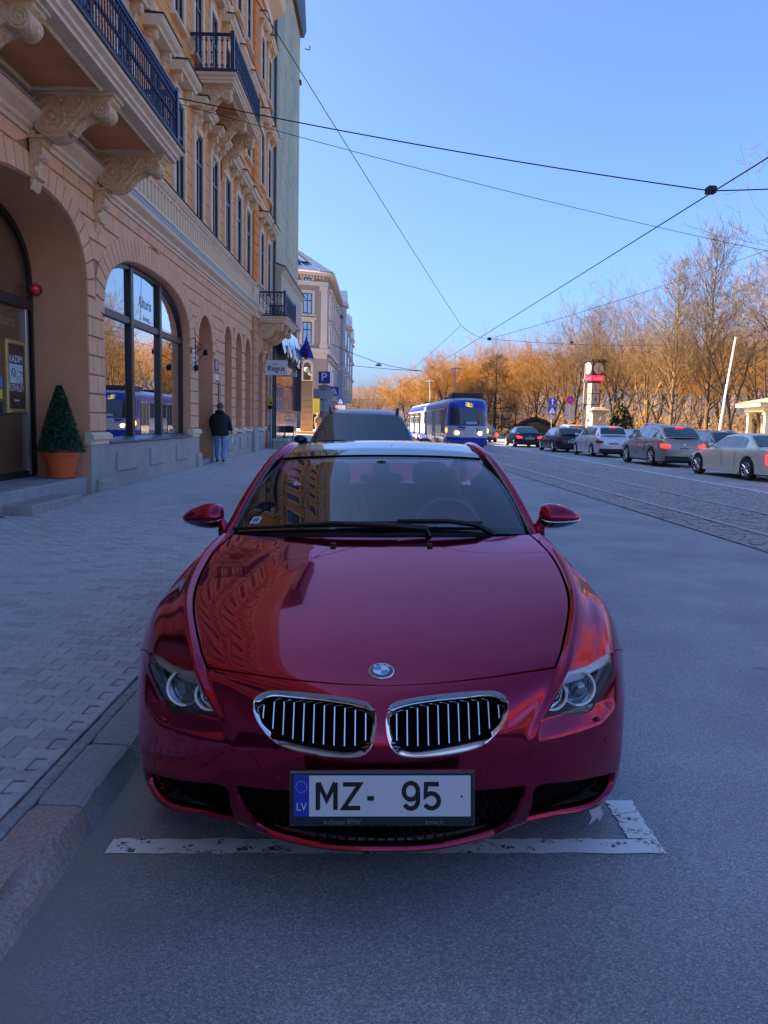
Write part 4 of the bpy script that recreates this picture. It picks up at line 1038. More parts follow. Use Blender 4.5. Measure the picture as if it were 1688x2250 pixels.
# ---- big shop window
def panes(parent, X, cols, rows, top, z0):
    pass
o = OPEN[1]; X = FX-.21
shop = put('shop_window', None, house)
arc = sup(o[0], o[1], o[2], o[3], o[4], 40)
def ztop(y, off=0.):
    q = min(1, abs(y-o[0])/(o[1]-off)); return o[2]+(o[3]-off)*(1-q**o[4])**(1/o[4])
ys_ = [o[0]-o[1]+.10, 16.22, 16.40, 18.28, 18.46, o[0]+o[1]-.10]
for (a, b) in ((ys_[0], ys_[1]), (ys_[2], ys_[3]), (ys_[4], ys_[5])):
    MB().quad((X, a, 1.16), (X, b, 1.16), (X, b, 3.36), (X, a, 3.36)).build('pane', M_SHOP, shop)
    n = 14; tp = [(a+(b-a)*i/n, max(3.5, ztop(a+(b-a)*i/n, .10))) for i in range(n+1)]
    MB().add([(X, a, 3.5), (X, b, 3.5)]+[(X, y, z) for y, z in tp[::-1]], [tuple(range(n+3))]).build('pane', M_SHOP, shop)
    MB().cbox(X-.03, X+.05, a-.02, b+.02, 3.355, 3.505, .012, ax=0).build('transom', M_FRAME, shop)
    for yy in (a+.06, b-.06): MB().lathe([(.014, .05), (.012, .056), (.0003, .058)], o=(X, yy, 3.43), axis='x', n=8).build('bolt', M_STEEL, shop)
for (a, b) in ((16.22, 16.40), (18.28, 18.46)): MB().cbox(X-.04, X+.075, a, b, 1.08, ztop((a+b)/2, .02), .015, ax=0).build('mullion', M_FRAME, shop)
MB().grid([[(X+.05, y, z) for y, z in outline(o, -.005, 40)], [(X+.05, o[0]+(y-o[0])*.966, z-.09*((z-1.08)/3.3)+.06*(z < 1.2)) for y, z in outline(o, -.005, 40)], [(X-.03, o[0]+(y-o[0])*.966, z-.09*((z-1.08)/3.3)+.06*(z < 1.2)) for y, z in outline(o, -.005, 40)]]).build('window_frame', M_FRAME, shop)
MB().prism([(X-.05, 1.075), (FX+.10, 1.06), (FX+.10, 1.09), (X-.05, 1.16)], o[0]-o[1]+.03, o[0]+o[1]-.03).build('window_sill', mat('blue_grey_sill', (.10, .13, .2), rough=.4), shop)
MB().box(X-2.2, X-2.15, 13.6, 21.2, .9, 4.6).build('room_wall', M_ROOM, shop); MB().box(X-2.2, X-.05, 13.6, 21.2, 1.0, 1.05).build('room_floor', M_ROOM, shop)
MB().cbox(X-.22, X-.10, 15.78, 15.98, 1.2, 4.2, .02, ax=0).build('curtain', mat('lace_curtain', (.5, .46, .36), rough=.9, noise=.6, nscale=60), shop)
M_ETCH = mat('etched_white', (.42, .45, .46), rough=.6)
text('window_lettering', 'Alturis', .34, M_ETCH, shop, frame((X+.004, 17.42, 3.92), (0, 1, 0), (0, 0, 1)), .0005)
text('window_lettering', 'beauty', .16, M_ETCH, shop, frame((X+.004, 17.5, 3.62), (0, 1, 0), (0, 0, 1)), .0005)
# ---- arched shop door in its deep recess
o = OPEN[0]; X = FX-.93
dr = put('shop_door', None, house)
L = outline((11.4, 1.98, 3.5, 1.24, 2.6, .50), 0, 30)
MB().add([(X, y, z) for y, z in L], [tuple(range(len(L)))]).build('door_glass', M_BROWN, dr, fix=False)
inn = outline((11.4, 1.90, 3.48, 1.16, 2.6, .55), 0, 30)
MB().grid([[(X+.07, y, z) for y, z in L], [(X+.07, y, z) for y, z in inn], [(X, y, z) for y, z in inn]]).build('door_frame', M_FRAME, dr)
MB().cbox(X, X+.09, 9.45, 13.33, 3.22, 3.38, .015, ax=0).build('transom', M_FRAME, dr)
for y in (10.1, 13.16): MB().cbox(X, X+.06, y-.045, y+.045, .55, 3.22, .012, ax=0).build('jamb', mat('pale_alloy', (.45, .43, .40), rough=.35, metal=.6), dr)
MB().cbox(X, X+.05, 9.45, 13.33, .51, .62, .01, ax=0).build('kick_plate', M_FRAME, dr)
MB().lathe([(.009, .05), (.009, .065), (.0003, .07)], o=(X, 13.18, 3.45), axis='x', n=8).build('bolt', M_STEEL, dr)
text('door_lettering', 'Alturis', .26, mat('gold_print', (.30, .22, .12), rough=.5), dr, frame((X+.003, 12.5, 2.98), (0, 1, 0), (0, 0, 1)), .0004)
for (z0_, z1_, c) in ((1.93, 2.10, (.10, .22, .55)), (1.76, 1.91, (.75, .55, .03)), (1.5, 1.72, (.02, .025, .05))):
    MB().box(X+.001, X+.004, 12.0, 12.36, z0_, z1_).build('door_sticker', mat('sticker_%d' % int(z0_*100), c, rough=.4), dr)
for dep, (yc, a, z0) in ((.75, (22.25, .90, .4)), (.5, (33.94, .48, .4))):
    MB().box(FX-dep-.05, FX-dep, yc-a-.05, yc+a+.05, z0-.3, 4.5).build('door_leaf', mat('dark_door', (.05, .035, .03), rough=.5), house)
MB().box(FX-.70, FX-.02, 21.36, 23.14, .0, .40).build('door_step', M_GRAN, house)
MB().box(FX-.74, FX-.73, 21.36, 22.2, .4, .8).build('dark_skirting', M_FRAME, house)
for o in OPEN[3:7]+OPEN[8:]:
    MB().quad((FX-o[8]+.01, o[0]-o[1], o[5]), (FX-o[8]+.01, o[0]+o[1], o[5]), (FX-o[8]+.01, o[0]+o[1], o[2]+o[3]), (FX-o[8]+.01, o[0]-o[1], o[2]+o[3])).build('pane', M_BROWN, house)
# ---- mouldings that run along the front
def run(poly, name, mt, a=Y0, b=Y1, par=None): return MB().prism(poly, a, b).build(name, mt, par or house)
run([(FX, 5.30), (FX+.05, 5.30), (FX+.05, 5.36), (FX+.10, 5.38), (FX+.10, 5.44), (FX+.22, 5.52), (FX+.24, 5.60), (FX+.20, 5.63), (FX, 5.63)], 'lower_cornice', M_CREAM)
run([(FX+.20, 5.63), (FX+.245, 5.605), (FX+.25, 5.64), (FX+.05, 5.86), (FX, 5.86), (FX, 5.63)], 'ledge', M_LEDGE)
run([(FX-.2, 5.86), (FX+.01, 5.86), (FX+.01, 6.50), (FX-.2, 6.50)], 'balustrade_wall', M_CREAM)
run([(FX, 6.42), (FX+.10, 6.42), (FX+.16, 6.50), (FX+.16, 6.55), (FX-.05, 6.58)], 'sill_course', M_CREAM)
run([(FX-.05, 6.58), (FX+.18, 6.545), (FX+.19, 6.56), (FX-.05, 6.605)], 'flashing', M_SLATE)
bal = put('balustrade', None, house)
bme = MB().cbox(FX+.01, FX+.055, -.045, .045, 5.93, 6.41, .012, ax=0).mesh('baluster', M_CREAM)
run([(FX+.011, 5.86), (FX+.075, 5.86), (FX+.06, 5.935), (FX+.011, 5.935)], 'base_rail', M_CREAM, par=bal)
run([(FX+.011, 6.36), (FX+.06, 6.36), (FX+.075, 6.42), (FX+.011, 6.42)], 'top_rail', M_CREAM, par=bal)
y = 14.3
while y < 30.0:
    put('baluster', bme, bal, (0, y, 0)); y += .262
# ---- upper wall, grooved, and the orange pilaster
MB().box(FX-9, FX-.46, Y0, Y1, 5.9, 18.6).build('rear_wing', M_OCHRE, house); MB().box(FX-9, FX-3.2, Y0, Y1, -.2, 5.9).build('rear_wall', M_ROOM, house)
uw = MB().box(FX-.16, FX, Y0, Y1, 6.6, 18.6).build('upper_wall', M_OCHRE, house)
gm = MB()
z = 6.95
while z < 18.2:
    gm.box(FX-.01, FX+.0015, Y0, Y1, z-.012, z+.012); z += .36
gm.build('wall_joint', mat('ochre_joint', (.30, .15, .06), rough=.9), uw)
for (a, b) in ((PIL[0], PIL[1]), (6.2, 7.1)):
    pi_ = put('pilaster', None, house); k = 0; z = 1.27
    while z < 18.3:
        h = .3175 if z < 5.0 else .36
        if not 5.15 < z < 6.55: MB().cbox(FX-.01, FX+.13, a, b, z+.014, z+h-.014, .02, ax=0).build('quoin', M_ORANGE if z > 6 else mat('salmon_quoin', (.66, .34, .19), rough=.8, noise=.1, nscale=2), pi_)
        z += h
    MB().box(FX-.02, FX+.10, a+.01, b-.01, 1.25, 18.3).build('shaft', M_ORANGE, pi_)
    MB().box(FX-.02, FX+.16, a-.03, b+.03, 0, 1.25).build('foot', M_PLINTH, pi_)
    MB().prism([(FX, 5.30), (FX+.20, 5.30), (FX+.20, 5.44), (FX+.34, 5.52), (FX+.36, 5.63), (FX+.10, 5.9), (FX+.16, 6.42), (FX+.30, 6.5), (FX+.30, 6.56), (FX, 6.6)], a-.06, b+.06).build('pedestal', M_CREAM, pi_)
# ---- windows: one of each storey, then copies
def scroll(mb, y0, y1, x0, z0, h, d, m=0):
    """little console: S-profile in x-z pushed along y"""
    P = []
    for i in range(13):
        t = i/12; P.append((x0+d*(.25+.75*(1-t)**1.5)*(1+.10*math.sin(t*9)), z0+h*(1-t)))
    mb.prism([(x0, z0+h)]+P+[(x0, z0)], y0, y1, m=m)
    mb.lathe([(.0005, y0-.012), (d*.36, y0-.012), (d*.36, y1+.012), (.0005, y1+.012)], o=(x0+d*.62, 0, z0+h-d*.38), axis='y', n=12, m=m)
def make_window(z0, z1, hw, hood, ped):
    w = put('window', None, house)
    MB().box(FX+.002, FX+.006, -hw, hw, z0, z1).build('glass', M_GLASSUP, w)
    f = MB()
    for (a, b, c, d) in ((-hw, -hw+.06, z0, z1), (hw-.06, hw, z0, z1), (-hw+.06, hw-.06, z0, z0+.07), (-hw+.06, hw-.06, z1-.07, z1), (-.035, .035, z0+.07, z1-.07), (-hw+.06, -.035, z1-.75, z1-.67), (.035, hw-.06, z1-.75, z1-.67)):
        f.box(FX+.007, FX+.03, a, b, c, d)
    f.build('sash', M_FRAME, w)
    s = MB(); fw = .16
    for (a, b, c, d) in ((-hw-fw, -hw, z0-.02, z1+fw), (hw, hw+fw, z0-.02, z1+fw), (-hw, hw, z1, z1+fw)):
        s.cbox(FX-.02, FX+.085, a, b, c, d, .02, ax=0)
    s.cbox(FX-.02, FX+.15, -hw-fw-.03, hw+fw+.03, z0-.10, z0-.021, .02, ax=0)
    s.build('surround', M_CREAM, w)
    fz = z1+fw
    MB().cbox(FX-.02, FX+.05, -hw-.02, hw+.02, fz+.02, fz+.26, .02, ax=0).build('frieze', M_CREAMD, w)
    for s_ in (-1, 1):
        c = MB(); scroll(c, s_*(hw+.09)-.075, s_*(hw+.09)+.075, FX, fz-.22, .52, hood*.62); c.build('console', M_CREAMD, w, 40)
    hz = fz+.29; e = hw+.30
    MB().prism([(FX-.02, hz), (FX+hood*.7, hz), (FX+hood*.75, hz+.05), (FX+hood*.9, hz+.09), (FX+hood, hz+.15), (FX+hood, hz+.20), (FX-.02, hz+.22)], -e, e).build('hood', M_CREAM, w)
    t = MB()
    if ped: t.prism([(-e-.02, hz+.203), (e+.02, hz+.203), (0, hz+.55)], FX-.02, FX+hood*.9, axis='x'); t.build('pediment', M_CREAM, w)
    MB().prism([(FX-.02, hz+.225), (FX+hood+.02, hz+.20), (FX+hood+.03, hz+.225), (FX-.02, hz+.275)], -e-.02, e+.02).build('flashing', M_SLATE, w)
    return w
rows = [(make_window(6.62, 8.78, .42, .42, 0), [0]), (make_window(10.55, 12.55, .42, .38, 0), [0]), (make_window(14.35, 16.0, .40, .30, 0), [0])]
wy = [32.32, 34.2, 29.05, 27.2, 25.3, 23.38, 21.42, 19.42, 17.42, 15.4, 13.4, 11.4, 9.4, 5.2, 3.2, 1.2, -.8, -2.8]
for w0, _ in rows:
    for i, y in enumerate(wy):
        if i == 0: w0.location = (0, y, 0)
        else:
            c = w0.copy(); COL.objects.link(c); c.location = (0, y, 0)
            for ch in w0.children:
                q = ch.copy(); COL.objects.link(q); q.parent = c
run([(FX, 9.62), (FX+.10, 9.62), (FX+.16, 9.74), (FX+.16, 9.80), (FX, 9.84)], 'string_course', M_CREAM)
run([(FX, 13.62), (FX+.10, 13.62), (FX+.16, 13.74), (FX+.16, 13.80), (FX, 13.84)], 'string_course', M_CREAM)
run([(FX, 17.4), (FX+.08, 17.4), (FX+.10, 17.8), (FX+.5, 18.1), (FX+.62, 18.35), (FX+.62, 18.5), (FX, 18.6)], 'top_cornice', M_CREAM)
run([(FX-.2, 18.6), (FX+.64, 18.5), (FX+.2, 18.9), (FX-3, 20.2), (FX-9, 20.2), (FX-9, 18.6)], 'roof', mat('roof_tin', (.05, .055, .06), rough=.5))
# ---- balconies
M_RAILT = M_SLATE
def bracket_mesh(proj, h, th):
    """carved bracket: volutes at both ends joined by an S, seen from the side; local x out from the wall, z up to 0"""
    mb = MB()
    out = [(0, 0), (proj*.98, 0), (proj*.98, -.09)]
    c2 = (proj*.86, -.20); r2 = .115
    for i in range(9): t = R(40-200*i/8) ; out.append((c2[0]+r2*math.cos(t), c2[1]+r2*math.sin(t)))
    c1 = (proj*.30, -h+.30); r1 = .27
    for i in range(7): u = i/6; out.append((proj*.66-(proj*.66-proj*.48)*u, -.26-(h-.36)*u**1.5*.75-.04))
    for i in range(9): t = R(-40-150*i/8); out.append((c1[0]+r1*math.cos(t), c1[1]+r1*math.sin(t)))
    out += [(0, -h+.15)]
    mb.prism(out, -th/2, th/2)
    for s in (-1, 1):
        for (c, r, tn) in ((c1, r1*.92, 2.2), (c2, r2*.95, 1.8), ((proj*.50, -.18), .09, 1.6)):
            sp = []
            for i in range(34):
                t = i/33; a = PI/2+2*PI*tn*t; rr = r*(1-t*.86); sp.append((c[0]+rr*math.cos(a), s*(th/2+.004), c[1]+rr*math.sin(a)))
            mb.tube(sp, [.026*(1-.55*i/33)*(r/.25)**.5 for i in range(34)], 5)
            mb.sphere((c[0], s*(th/2), c[1]), r*.2, 8)
        mb.tube([(proj*.66, s*(th/2), -.10), (proj*.56, s*(th/2), -.30), (proj*.42, s*(th/2), -.36)], [.02, .03, .015], 5)
        for i in range(7): mb.sphere((proj*(.10+.10*i), s*(th/2), -.085-.03*(i % 2)), .032, 6)
        mb.tube([(p[0]*.985, s*(th/2), p[1]*.985) for p in out[3:-1]], .016, 4)
    for i in range(9):
        u = i/8; mb.sphere((proj*.66-(proj*.18)*u+.03, 0, -.29-(h-.36)*u**1.5*.75), .05, 6, sy=2.2)
    return mb
def leg_mesh(th):
    mb = MB()
    mb.cbox(0, .10, -th/2, th/2, -.06, 0, .015, ax=0); mb.box(0, .20, -th/2-.02, th/2+.02, -.10, -.061)
    P = [(0, -.10), (.17, -.10), (.185, -.16)]+[(.08+.10*math.cos(R(60-150*i/6)), -.26+.10*math.sin(R(60-150*i/6))) for i in range(7)]+[(.07, -.52), (.11, -.54), (.11, -.60), (.05, -.62), (.03, -.72), (0, -.76)]
    mb.prism(P, -th*.42, th*.42)
    for k in range(7): mb.box(.01, .135, -th*.42-.006, -th*.42+.002, -.46, -.14) if k == 0 else None
    return mb
def balus_mesh(h):
    mb = MB(); mb.cyl((0, 0, 0), (0, 0, h), .011, n=6)
    for z in (.14, .5, .86): mb.sphere((0, 0, h*z), .026, 6, sz=1.4)
    for z in (.10, .90):
        mb.tube([(0, .04*math.cos(2*PI*k/8), h*z+.04*math.sin(2*PI*k/8)) for k in range(8)], .008, 4, closed=True)
    for z in (.3, .7): mb.tube([(0, .03, h*z), (0, -.02, h*z+.05), (0, .03, h*z+.1)], .007, 4)
    return mb
def balcony(y0, y1, xo, zb, rail, bys, bh, step, bt=.34):
    """slab from the wall to x = xo, underside at zb; brackets at bys"""
    b = put('balcony', None, house); pj = xo-FX
    s = MB(); t = .22
    prof = [(0, 0), (0, .05), (.04, .07), (.04, .12), (.10, .16), (.10, t)]
    ring = lambda e, z: [(FX-.02, y0-e, zb+z), (xo+e, y0-e, zb+z), (xo+e, y1+e, zb+z), (FX-.02, y1+e, zb+z)]
    s.grid([ring(e, z) for e, z in prof])
    s.add(ring(.10, t), [(0, 1, 2, 3)])
    s.add(ring(0, 0), [(3, 2, 1, 0)])
    s.build('slab', M_CREAM, b)
    MB().box(FX-.02, xo+.13, y0-.13, y1+.13, zb+t+.001, zb+t+.045).build('slab_edge', M_SLATE, b)
    # coffered underside between the brackets
    ed = [y0]+sorted(bys)+[y1]
    for a, c in zip(ed[:-1], ed[1:]):
        a2, c2 = a+(bt/2 if a in bys else 0)+.12, c-(bt/2 if c in bys else 0)-.12
        if c2-a2 < .4: continue
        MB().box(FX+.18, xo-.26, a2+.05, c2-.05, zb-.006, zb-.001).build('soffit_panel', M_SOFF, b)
        m_ = MB(); q = [(FX+.13, a2), (xo-.20, a2), (xo-.20, c2), (FX+.13, c2)]
        m_.tube([(x, y, zb-.012) for x, y in q], .03, 4, closed=True); m_.build('soffit_moulding', M_CREAM, b)
    MB().prism([(FX, zb-.001), (FX+.10, zb-.001), (FX+.07, zb-.06), (FX, zb-.09)], y0, y1).build('wall_moulding', M_CREAM, b)
    bm_, lm_ = bracket_mesh(pj*.94, bh, bt).mesh('bracket', M_CREAMD, 40), leg_mesh(bt*.95).mesh('corbel', M_CREAMD, 40)
    for y in bys:
        put('bracket', bm_, b, (FX, y, zb-.002))
        MB().box(FX-.01, FX+pj*.95, y-bt/2-.03, y+bt/2+.03, zb-.045, zb-.003).build('bracket_cap', M_CREAM, b)
        put('corbel', lm_, b, (FX+.033, y, zb-bh+.12))
        MB().cbox(FX, FX+.06, y-bt/2-.01, y+bt/2+.01, zb-bh+.12, zb-.045, .012, ax=0).build('bracket_back', M_CREAMD, b)
    zr = zb+t+.05; bme_ = balus_mesh(rail-.08).mesh('baluster', M_IRON, 60)
    n = int((y1-y0)/step)
    for i in range(n+1): put('baluster', bme_, b, (xo, y0+(y1-y0)*i/n, zr+.04))
    m_ = max(2, int(pj/step))
    for yy in (y0, y1):
        for i in range(1, m_): put('baluster', bme_, b, (FX+pj*i/m_, yy, zr+.04), (0, 0, PI/2))
    rl = MB()
    for z in (.03, rail-.05):
        rl.box(xo-.02, xo+.02, y0, y1, zr+z, zr+z+.03)
        for yy in (y0, y1): rl.box(FX, xo, yy-.02, yy+.02, zr+z+.002, zr+z+.032)
    rl.box(xo-.035, xo+.035, y0-.03, y1+.03, zr+rail-.012, zr+rail+.02)
    for yy in (y0, y1): rl.box(FX, xo, yy-.03, yy+.03, zr+rail-.011, zr+rail+.021); rl.box(xo-.045, xo+.045, yy-.045, yy+.045, zr, zr+rail+.06)
    rl.build('railing', M_IRON, b)
    return b
balcony(8.2, 14.25, -3.62, 5.86, .90, (9.0, 11.45, 13.9), .62, .105)
balcony(20.75, 24.85, -3.86, 9.78, .86, (21.1, 23.2, 24.55), .62, .13, .28)
balcony(31.1, 34.7, -3.80, 5.24, .86, (31.4, 32.75, 34.1), .62, .13, .28)
# ---- dark gutter edge of the balcony storeys is in the flashing; downpipe at the far end
MB().cyl((FX+.09, 34.75, .3), (FX+.09, 34.75, 18.2), .05, n=8).build('downpipe', M_LEDGE, house)

# =====================================================================
#  things on the ochre house and on the pavement
# =====================================================================
# stone steps in front of the shop door
steps = thing('entrance_steps', 'worn grey stone steps leading to the arched shop door', 'steps', (0, 0, 0))
M_STEP = mat('step_stone', (.26, .29, .31), rough=.6, col2=(.40, .42, .43), nscale=5, bump=.4, bscale=30, dist=.01)
MB().cbox(FX-.95, FX-.02, 9.42, 13.36, 0, .515, .012).build('landing', M_STEP, steps)
MB().cbox(FX-.06, FX+.36, 10.35, 12.05, 0, .355, .02).build('tread', mat('step_edge', (.30, .28, .25), rough=.7, col2=(.42, .42, .40), nscale=6, bump=.7, bscale=25, dist=.02), steps)
MB().box(FX-.95, FX-.93, 9.42, 13.36, .0, .51).build('base', M_STEP, steps)
# potted cone bush
pot = thing('potted_bush', 'clipped cone bush in an orange plastic pot on the door step', 'potted plant', (-5.22, 13.02, .517))
M_POT = mat('orange_plastic', (.85, .14, .03), rough=.45, noise=.06, nscale=5)
pb = MB(); G = []
for (r, z) in ((.205, .0), (.225, .012), (.228, .03), (.20, .04), (.262, .34), (.275, .345), (.278, .37), (.30, .375), (.302, .45), (.292, .455), (.285, .40), (.02, .39)):
    G.append([(r*(1+.012*math.cos(10*2*PI*k/60)*(.04 < z < .35))*math.cos(2*PI*k/60), r*(1+.012*math.cos(10*2*PI*k/60)*(.04 < z < .35))*math.sin(2*PI*k/60), z) for k in range(60)])
pb.grid(G, closed_u=True).build('pot', M_POT, pot, 40)
def leaf_quads(mb, c, n, size, r_, m=0, flat=None):
    for p in c:
        d = Vector((r_.uniform(-1, 1), r_.uniform(-1, 1), r_.uniform(-.3, 1))).normalized(); a, b = mb.ring_frame(d)
        s = size*r_.uniform(.6, 1.4); t = r_.uniform(0, 2*PI); x = (a*math.cos(t)+b*math.sin(t))*s; y = (b*math.cos(t)-a*math.sin(t))*s*.45; p = Vector(p)
        mb.add([p-x, p-x*.2+y, p+x, p-x*.2-y], [(0, 1, 2, 3)], m if isinstance(m, int) else r_.choice(m))
fr_ = random.Random(4); pts = []
for k in range(8000):
    z = fr_.random()**1.45*1.06; rr = (.345*(1-z/1.10)**.92+.022)*(1+.05*math.sin(z*23+k % 7)); q = fr_.uniform(0, 2*PI); rr *= fr_.uniform(.72, 1.04)
    pts.append((rr*math.cos(q), rr*math.sin(q), .43+z))
lb = MB(); leaf_quads(lb, pts, 1, .019, fr_, (0, 0, 0, 1))
lb.build('foliage', [mat('box_leaf', (.020, .06, .025), rough=.5), mat('box_leaf_light', (.05, .12, .04), rough=.5)], pot, fix=False)
MB().lathe([(.02, .40), (.30, .44), (.18, .85), (.08, 1.2), (.01, 1.42)], n=14).build('twig_core', mat('bush_core', (.008, .018, .008), rough=.9), pot)
# framed poster on the door
PX_ = FX-.93
pf = thing('framed_poster', 'gilt framed brown poster with two eyes on the shop door', 'poster', (PX_+.012, 12.80, 2.12))
M_GILT = mat('gilt_frame', (.60, .42, .16), rough=.42, metal=.5, noise=.3, nscale=30, bump=.5, bscale=60)
w2, h2, fw_ = .37, .57, .07
for (a, b, c, d) in ((-w2, -w2+fw_, -h2, h2), (w2-fw_, w2, -h2, h2), (-w2+fw_, w2-fw_, -h2, -h2+fw_), (-w2+fw_, w2-fw_, h2-fw_, h2)):
    MB().cbox(-.01, .045, a, b, c, d, .018, ax=0).build('frame_bar', M_GILT, pf)
MB().box(-.005, .006, -w2+fw_, w2-fw_, -h2+fw_, h2-fw_).build('poster_sheet', mat('poster_brown', (.075, .045, .035), rough=.5), pf)
MB().quad((.008, -.22, -.10), (.008, .24, -.10), (.008, .24, .20), (.008, -.22, .20)).build('poster_picture', mat('poster_pale_blue', (.50, .66, .70), rough=.5, noise=.12, nscale=4), pf)
M_PINK = mat('poster_ink_blue', (.03, .07, .14), rough=.5)
ey = MB()
ey.tube([(.010, -.09+.075*math.cos(R(a)), .03+.10*math.sin(R(a))) for a in range(20, 215, 15)], [.004+.010*math.sin(i/13*PI) for i in range(13)], 4, flat=.3)
ey.tube([(.010, .06+.20*i/8, .09+.02*math.sin(i/8*PI)-.006*i) for i in range(9)], [.005+.012*math.sin((i+.5)/9*PI) for i in range(9)], 4, flat=.3)
ey.build('eyebrow', M_PINK, pf)
ey = MB(); ey.lathe([(.045, .009), (.038, .0105), (.030, .009)], o=(0, -.06, .03), axis='x', n=20); ey.lathe([(.018, .009), (.0003, .0115)], o=(0, -.06, .03), axis='x', n=14)
ey.tube([(.010, .09+.15*i/8, .005+.025*math.sin(i/8*PI)) for i in range(9)], .004, 4, flat=.3); ey.tube([(.010, .03+.01*math.sin(i), .0-.022*i) for i in range(5)], .003, 4, flat=.3)
ey.build('eye', M_PINK, pf)
M_PW = mat('poster_white', (.75, .73, .68), rough=.5)
for (tx, z, s_, sx) in (('VADIM', .275, .165, .95), ('KOVALEV', -.175, .165, .72), ('Pasmanne', -.365, .05, .9)):
    text('poster_lettering', tx, s_, M_PW, pf, frame((.008, .005, z), (0, 1, 0), (0, 0, 1)), .0006, sx=sx, bold=.0012)
# siren, lantern arm, plaques
sir = thing('alarm_siren', 'small red alarm dome on the door arch reveal', 'alarm', (FX-.80, 13.38, 3.56))
MB().lathe([(.10, 0), (.10, .05)], axis='y', n=20).xf(Matrix.Scale(-1, 4, (0, 1, 0))).build('base', mat('red_base', (.28, .015, .015), rough=.4), sir, 40)
MB().lathe([(.092, -.05), (.088, -.10), (.06, -.15), (.0005, -.17)], axis='y', n=20).build('dome', mat('red_dome', (.75, .02, .03), rough=.15, coat=1), sir, 60)
lan = thing('spotlight_arm', 'black wrought iron scroll arm with two cube spotlights on the wall', 'wall lamp', (FX+.03, 20.95, 3.15))
ar = MB(); ar.tube([(.01, 0, -.45), (.01, 0, .45)], .013, 5)
ar.tube([(.02+.16*math.sin(t*PI), -.0, .36-.30*t) for t in [i/10 for i in range(11)]], .010, 5)
ar.tube([(.12+.07*math.cos(a), 0, .22+.07*math.sin(a)) for a in [i*.5 for i in range(12)]], .008, 5)
ar.tube([(.02, -.0, -.22), (.22, -.35, -.08), (.38, -.55, .02)], .010, 5); ar.tube([(.02, 0, -.25), (.10, -.3, -.28)], .009, 5)
ar.build('iron_arm', M_BLACK, lan)
for c in ((.40, -.58, .03), (.11, -.33, -.34)): MB().cbox(c[0]-.055, c[0]+.055, c[1]-.055, c[1]+.055, c[2]-.06, c[2]+.06, .01).xf(Matrix.Translation(c) @ Matrix.Rotation(.6, 4, 'X') @ Matrix.Translation([-q for q in c])).build('spotlight', M_BLACK, lan)
def plaque(name, label, cat, y, z, w_, h_, mt, lines=(), ink=None, x=FX+.034):
    o = thing(name, label, cat, (x, y, z)); MB().cbox(0, .022, -w_/2, w_/2, -h_/2, h_/2, .004, ax=0).build('plate', mt, o)
    for (tx, dz, s_, sx) in lines: text('lettering', tx, s_, ink, o, frame((.0235, 0, dz), (0, 1, 0), (0, 0, 1)), .0004, sx=sx)
    return o
M_NAVY = mat('navy_plate', (.02, .035, .15), rough=.35); M_SIGNW = mat('sign_white', (.78, .80, .82), rough=.4)
o = plaque('house_number_plate', 'small white plate with dark marks beside the wrought iron arm', 'sign', 20.72, 3.05, .24, .46, M_SIGNW)
for dz in (.13, .02, -.11): MB().box(.0225, .0245, -.06, .06, dz-.035, dz+.035).build('mark', M_NAVY, o)
o = plaque('blue_plaque', 'navy blue plaque with pale lines beside the small arched door', 'sign', 23.58, 3.08, .50, .34, M_NAVY)
for k in range(4): MB().box(.0225, .024, -.18, .18 if k < 3 else .04, .09-.06*k-.012, .09-.06*k+.012).build('print_line', M_SIGNW, o)
o = plaque('white_plaque', 'white plaque with a blue foot below the navy plaque', 'sign', 23.58, 2.68, .44, .24, M_SIGNW)
MB().box(.0225, .024, -.2, .2, -.10, -.03).build('print_line', M_NAVY, o)
o = plaque('directory_board', 'tall black name board at the pier by the walking man', 'sign', 23.98, 2.15, .34, .92, mat('board_black', (.015, .018, .03), rough=.25))
for k in range(7): MB().box(.0225, .024, -.11, .11, .36-.12*k-.012, .36-.12*k+.010).build('print_line', mat('board_grey', (.16, .19, .26), rough=.5), o)
o = thing('yellow_sign', 'small yellow sign with a black foot beside the last arch', 'sign', (FX+.12, 34.35, 2.15))
MB().box(-.09, .09, -.012, .012, -.02, .30).build('upper_panel', mat('sign_yellow', (.80, .55, .03), rough=.4), o); MB().box(-.09, .09, -.012, .012, -.17, -.022).build('lower_panel', M_INK, o)
MB().box(-.02, .06, -.0135, -.0125, .04, .14).build('mark', M_INK, o)
# hanging office sign
o = thing('hanging_sign', 'white rectangular Regus office sign hanging out over the pavement', 'sign', (-4.38, 33.2, 3.66))
MB().cbox(-.45, .45, -.05, .05, -.30, .30, .01, ax=1).build('panel', M_SIGNW, o)
M_SOFTB = mat('soft_black', (.02, .02, .022), rough=.5)
text('lettering', 'Regus', .30, M_SOFTB, o, frame((0, -.052, -.045), (1, 0, 0), (0, 0, 1)), .001, bold=.004)
lg = MB(); lg.tube([(-.055+.055*math.cos(R(a)), -.053, .165+.05*math.sin(R(a))) for a in range(190, 365, 15)], .013, 5, flat=.3); lg.lathe([(.016, 0), (.0003, .003)], o=(.075, -.052, .165), axis='y', n=10)
lg.build('logo_mark', M_SOFTB, o); MB().box(-.52, -.45, -.02, .02, -.2, -.16).build('bracket', M_BLACK, o); MB().box(-.52, -.45, -.02, .02, .16, .2).build('bracket', M_BLACK, o)

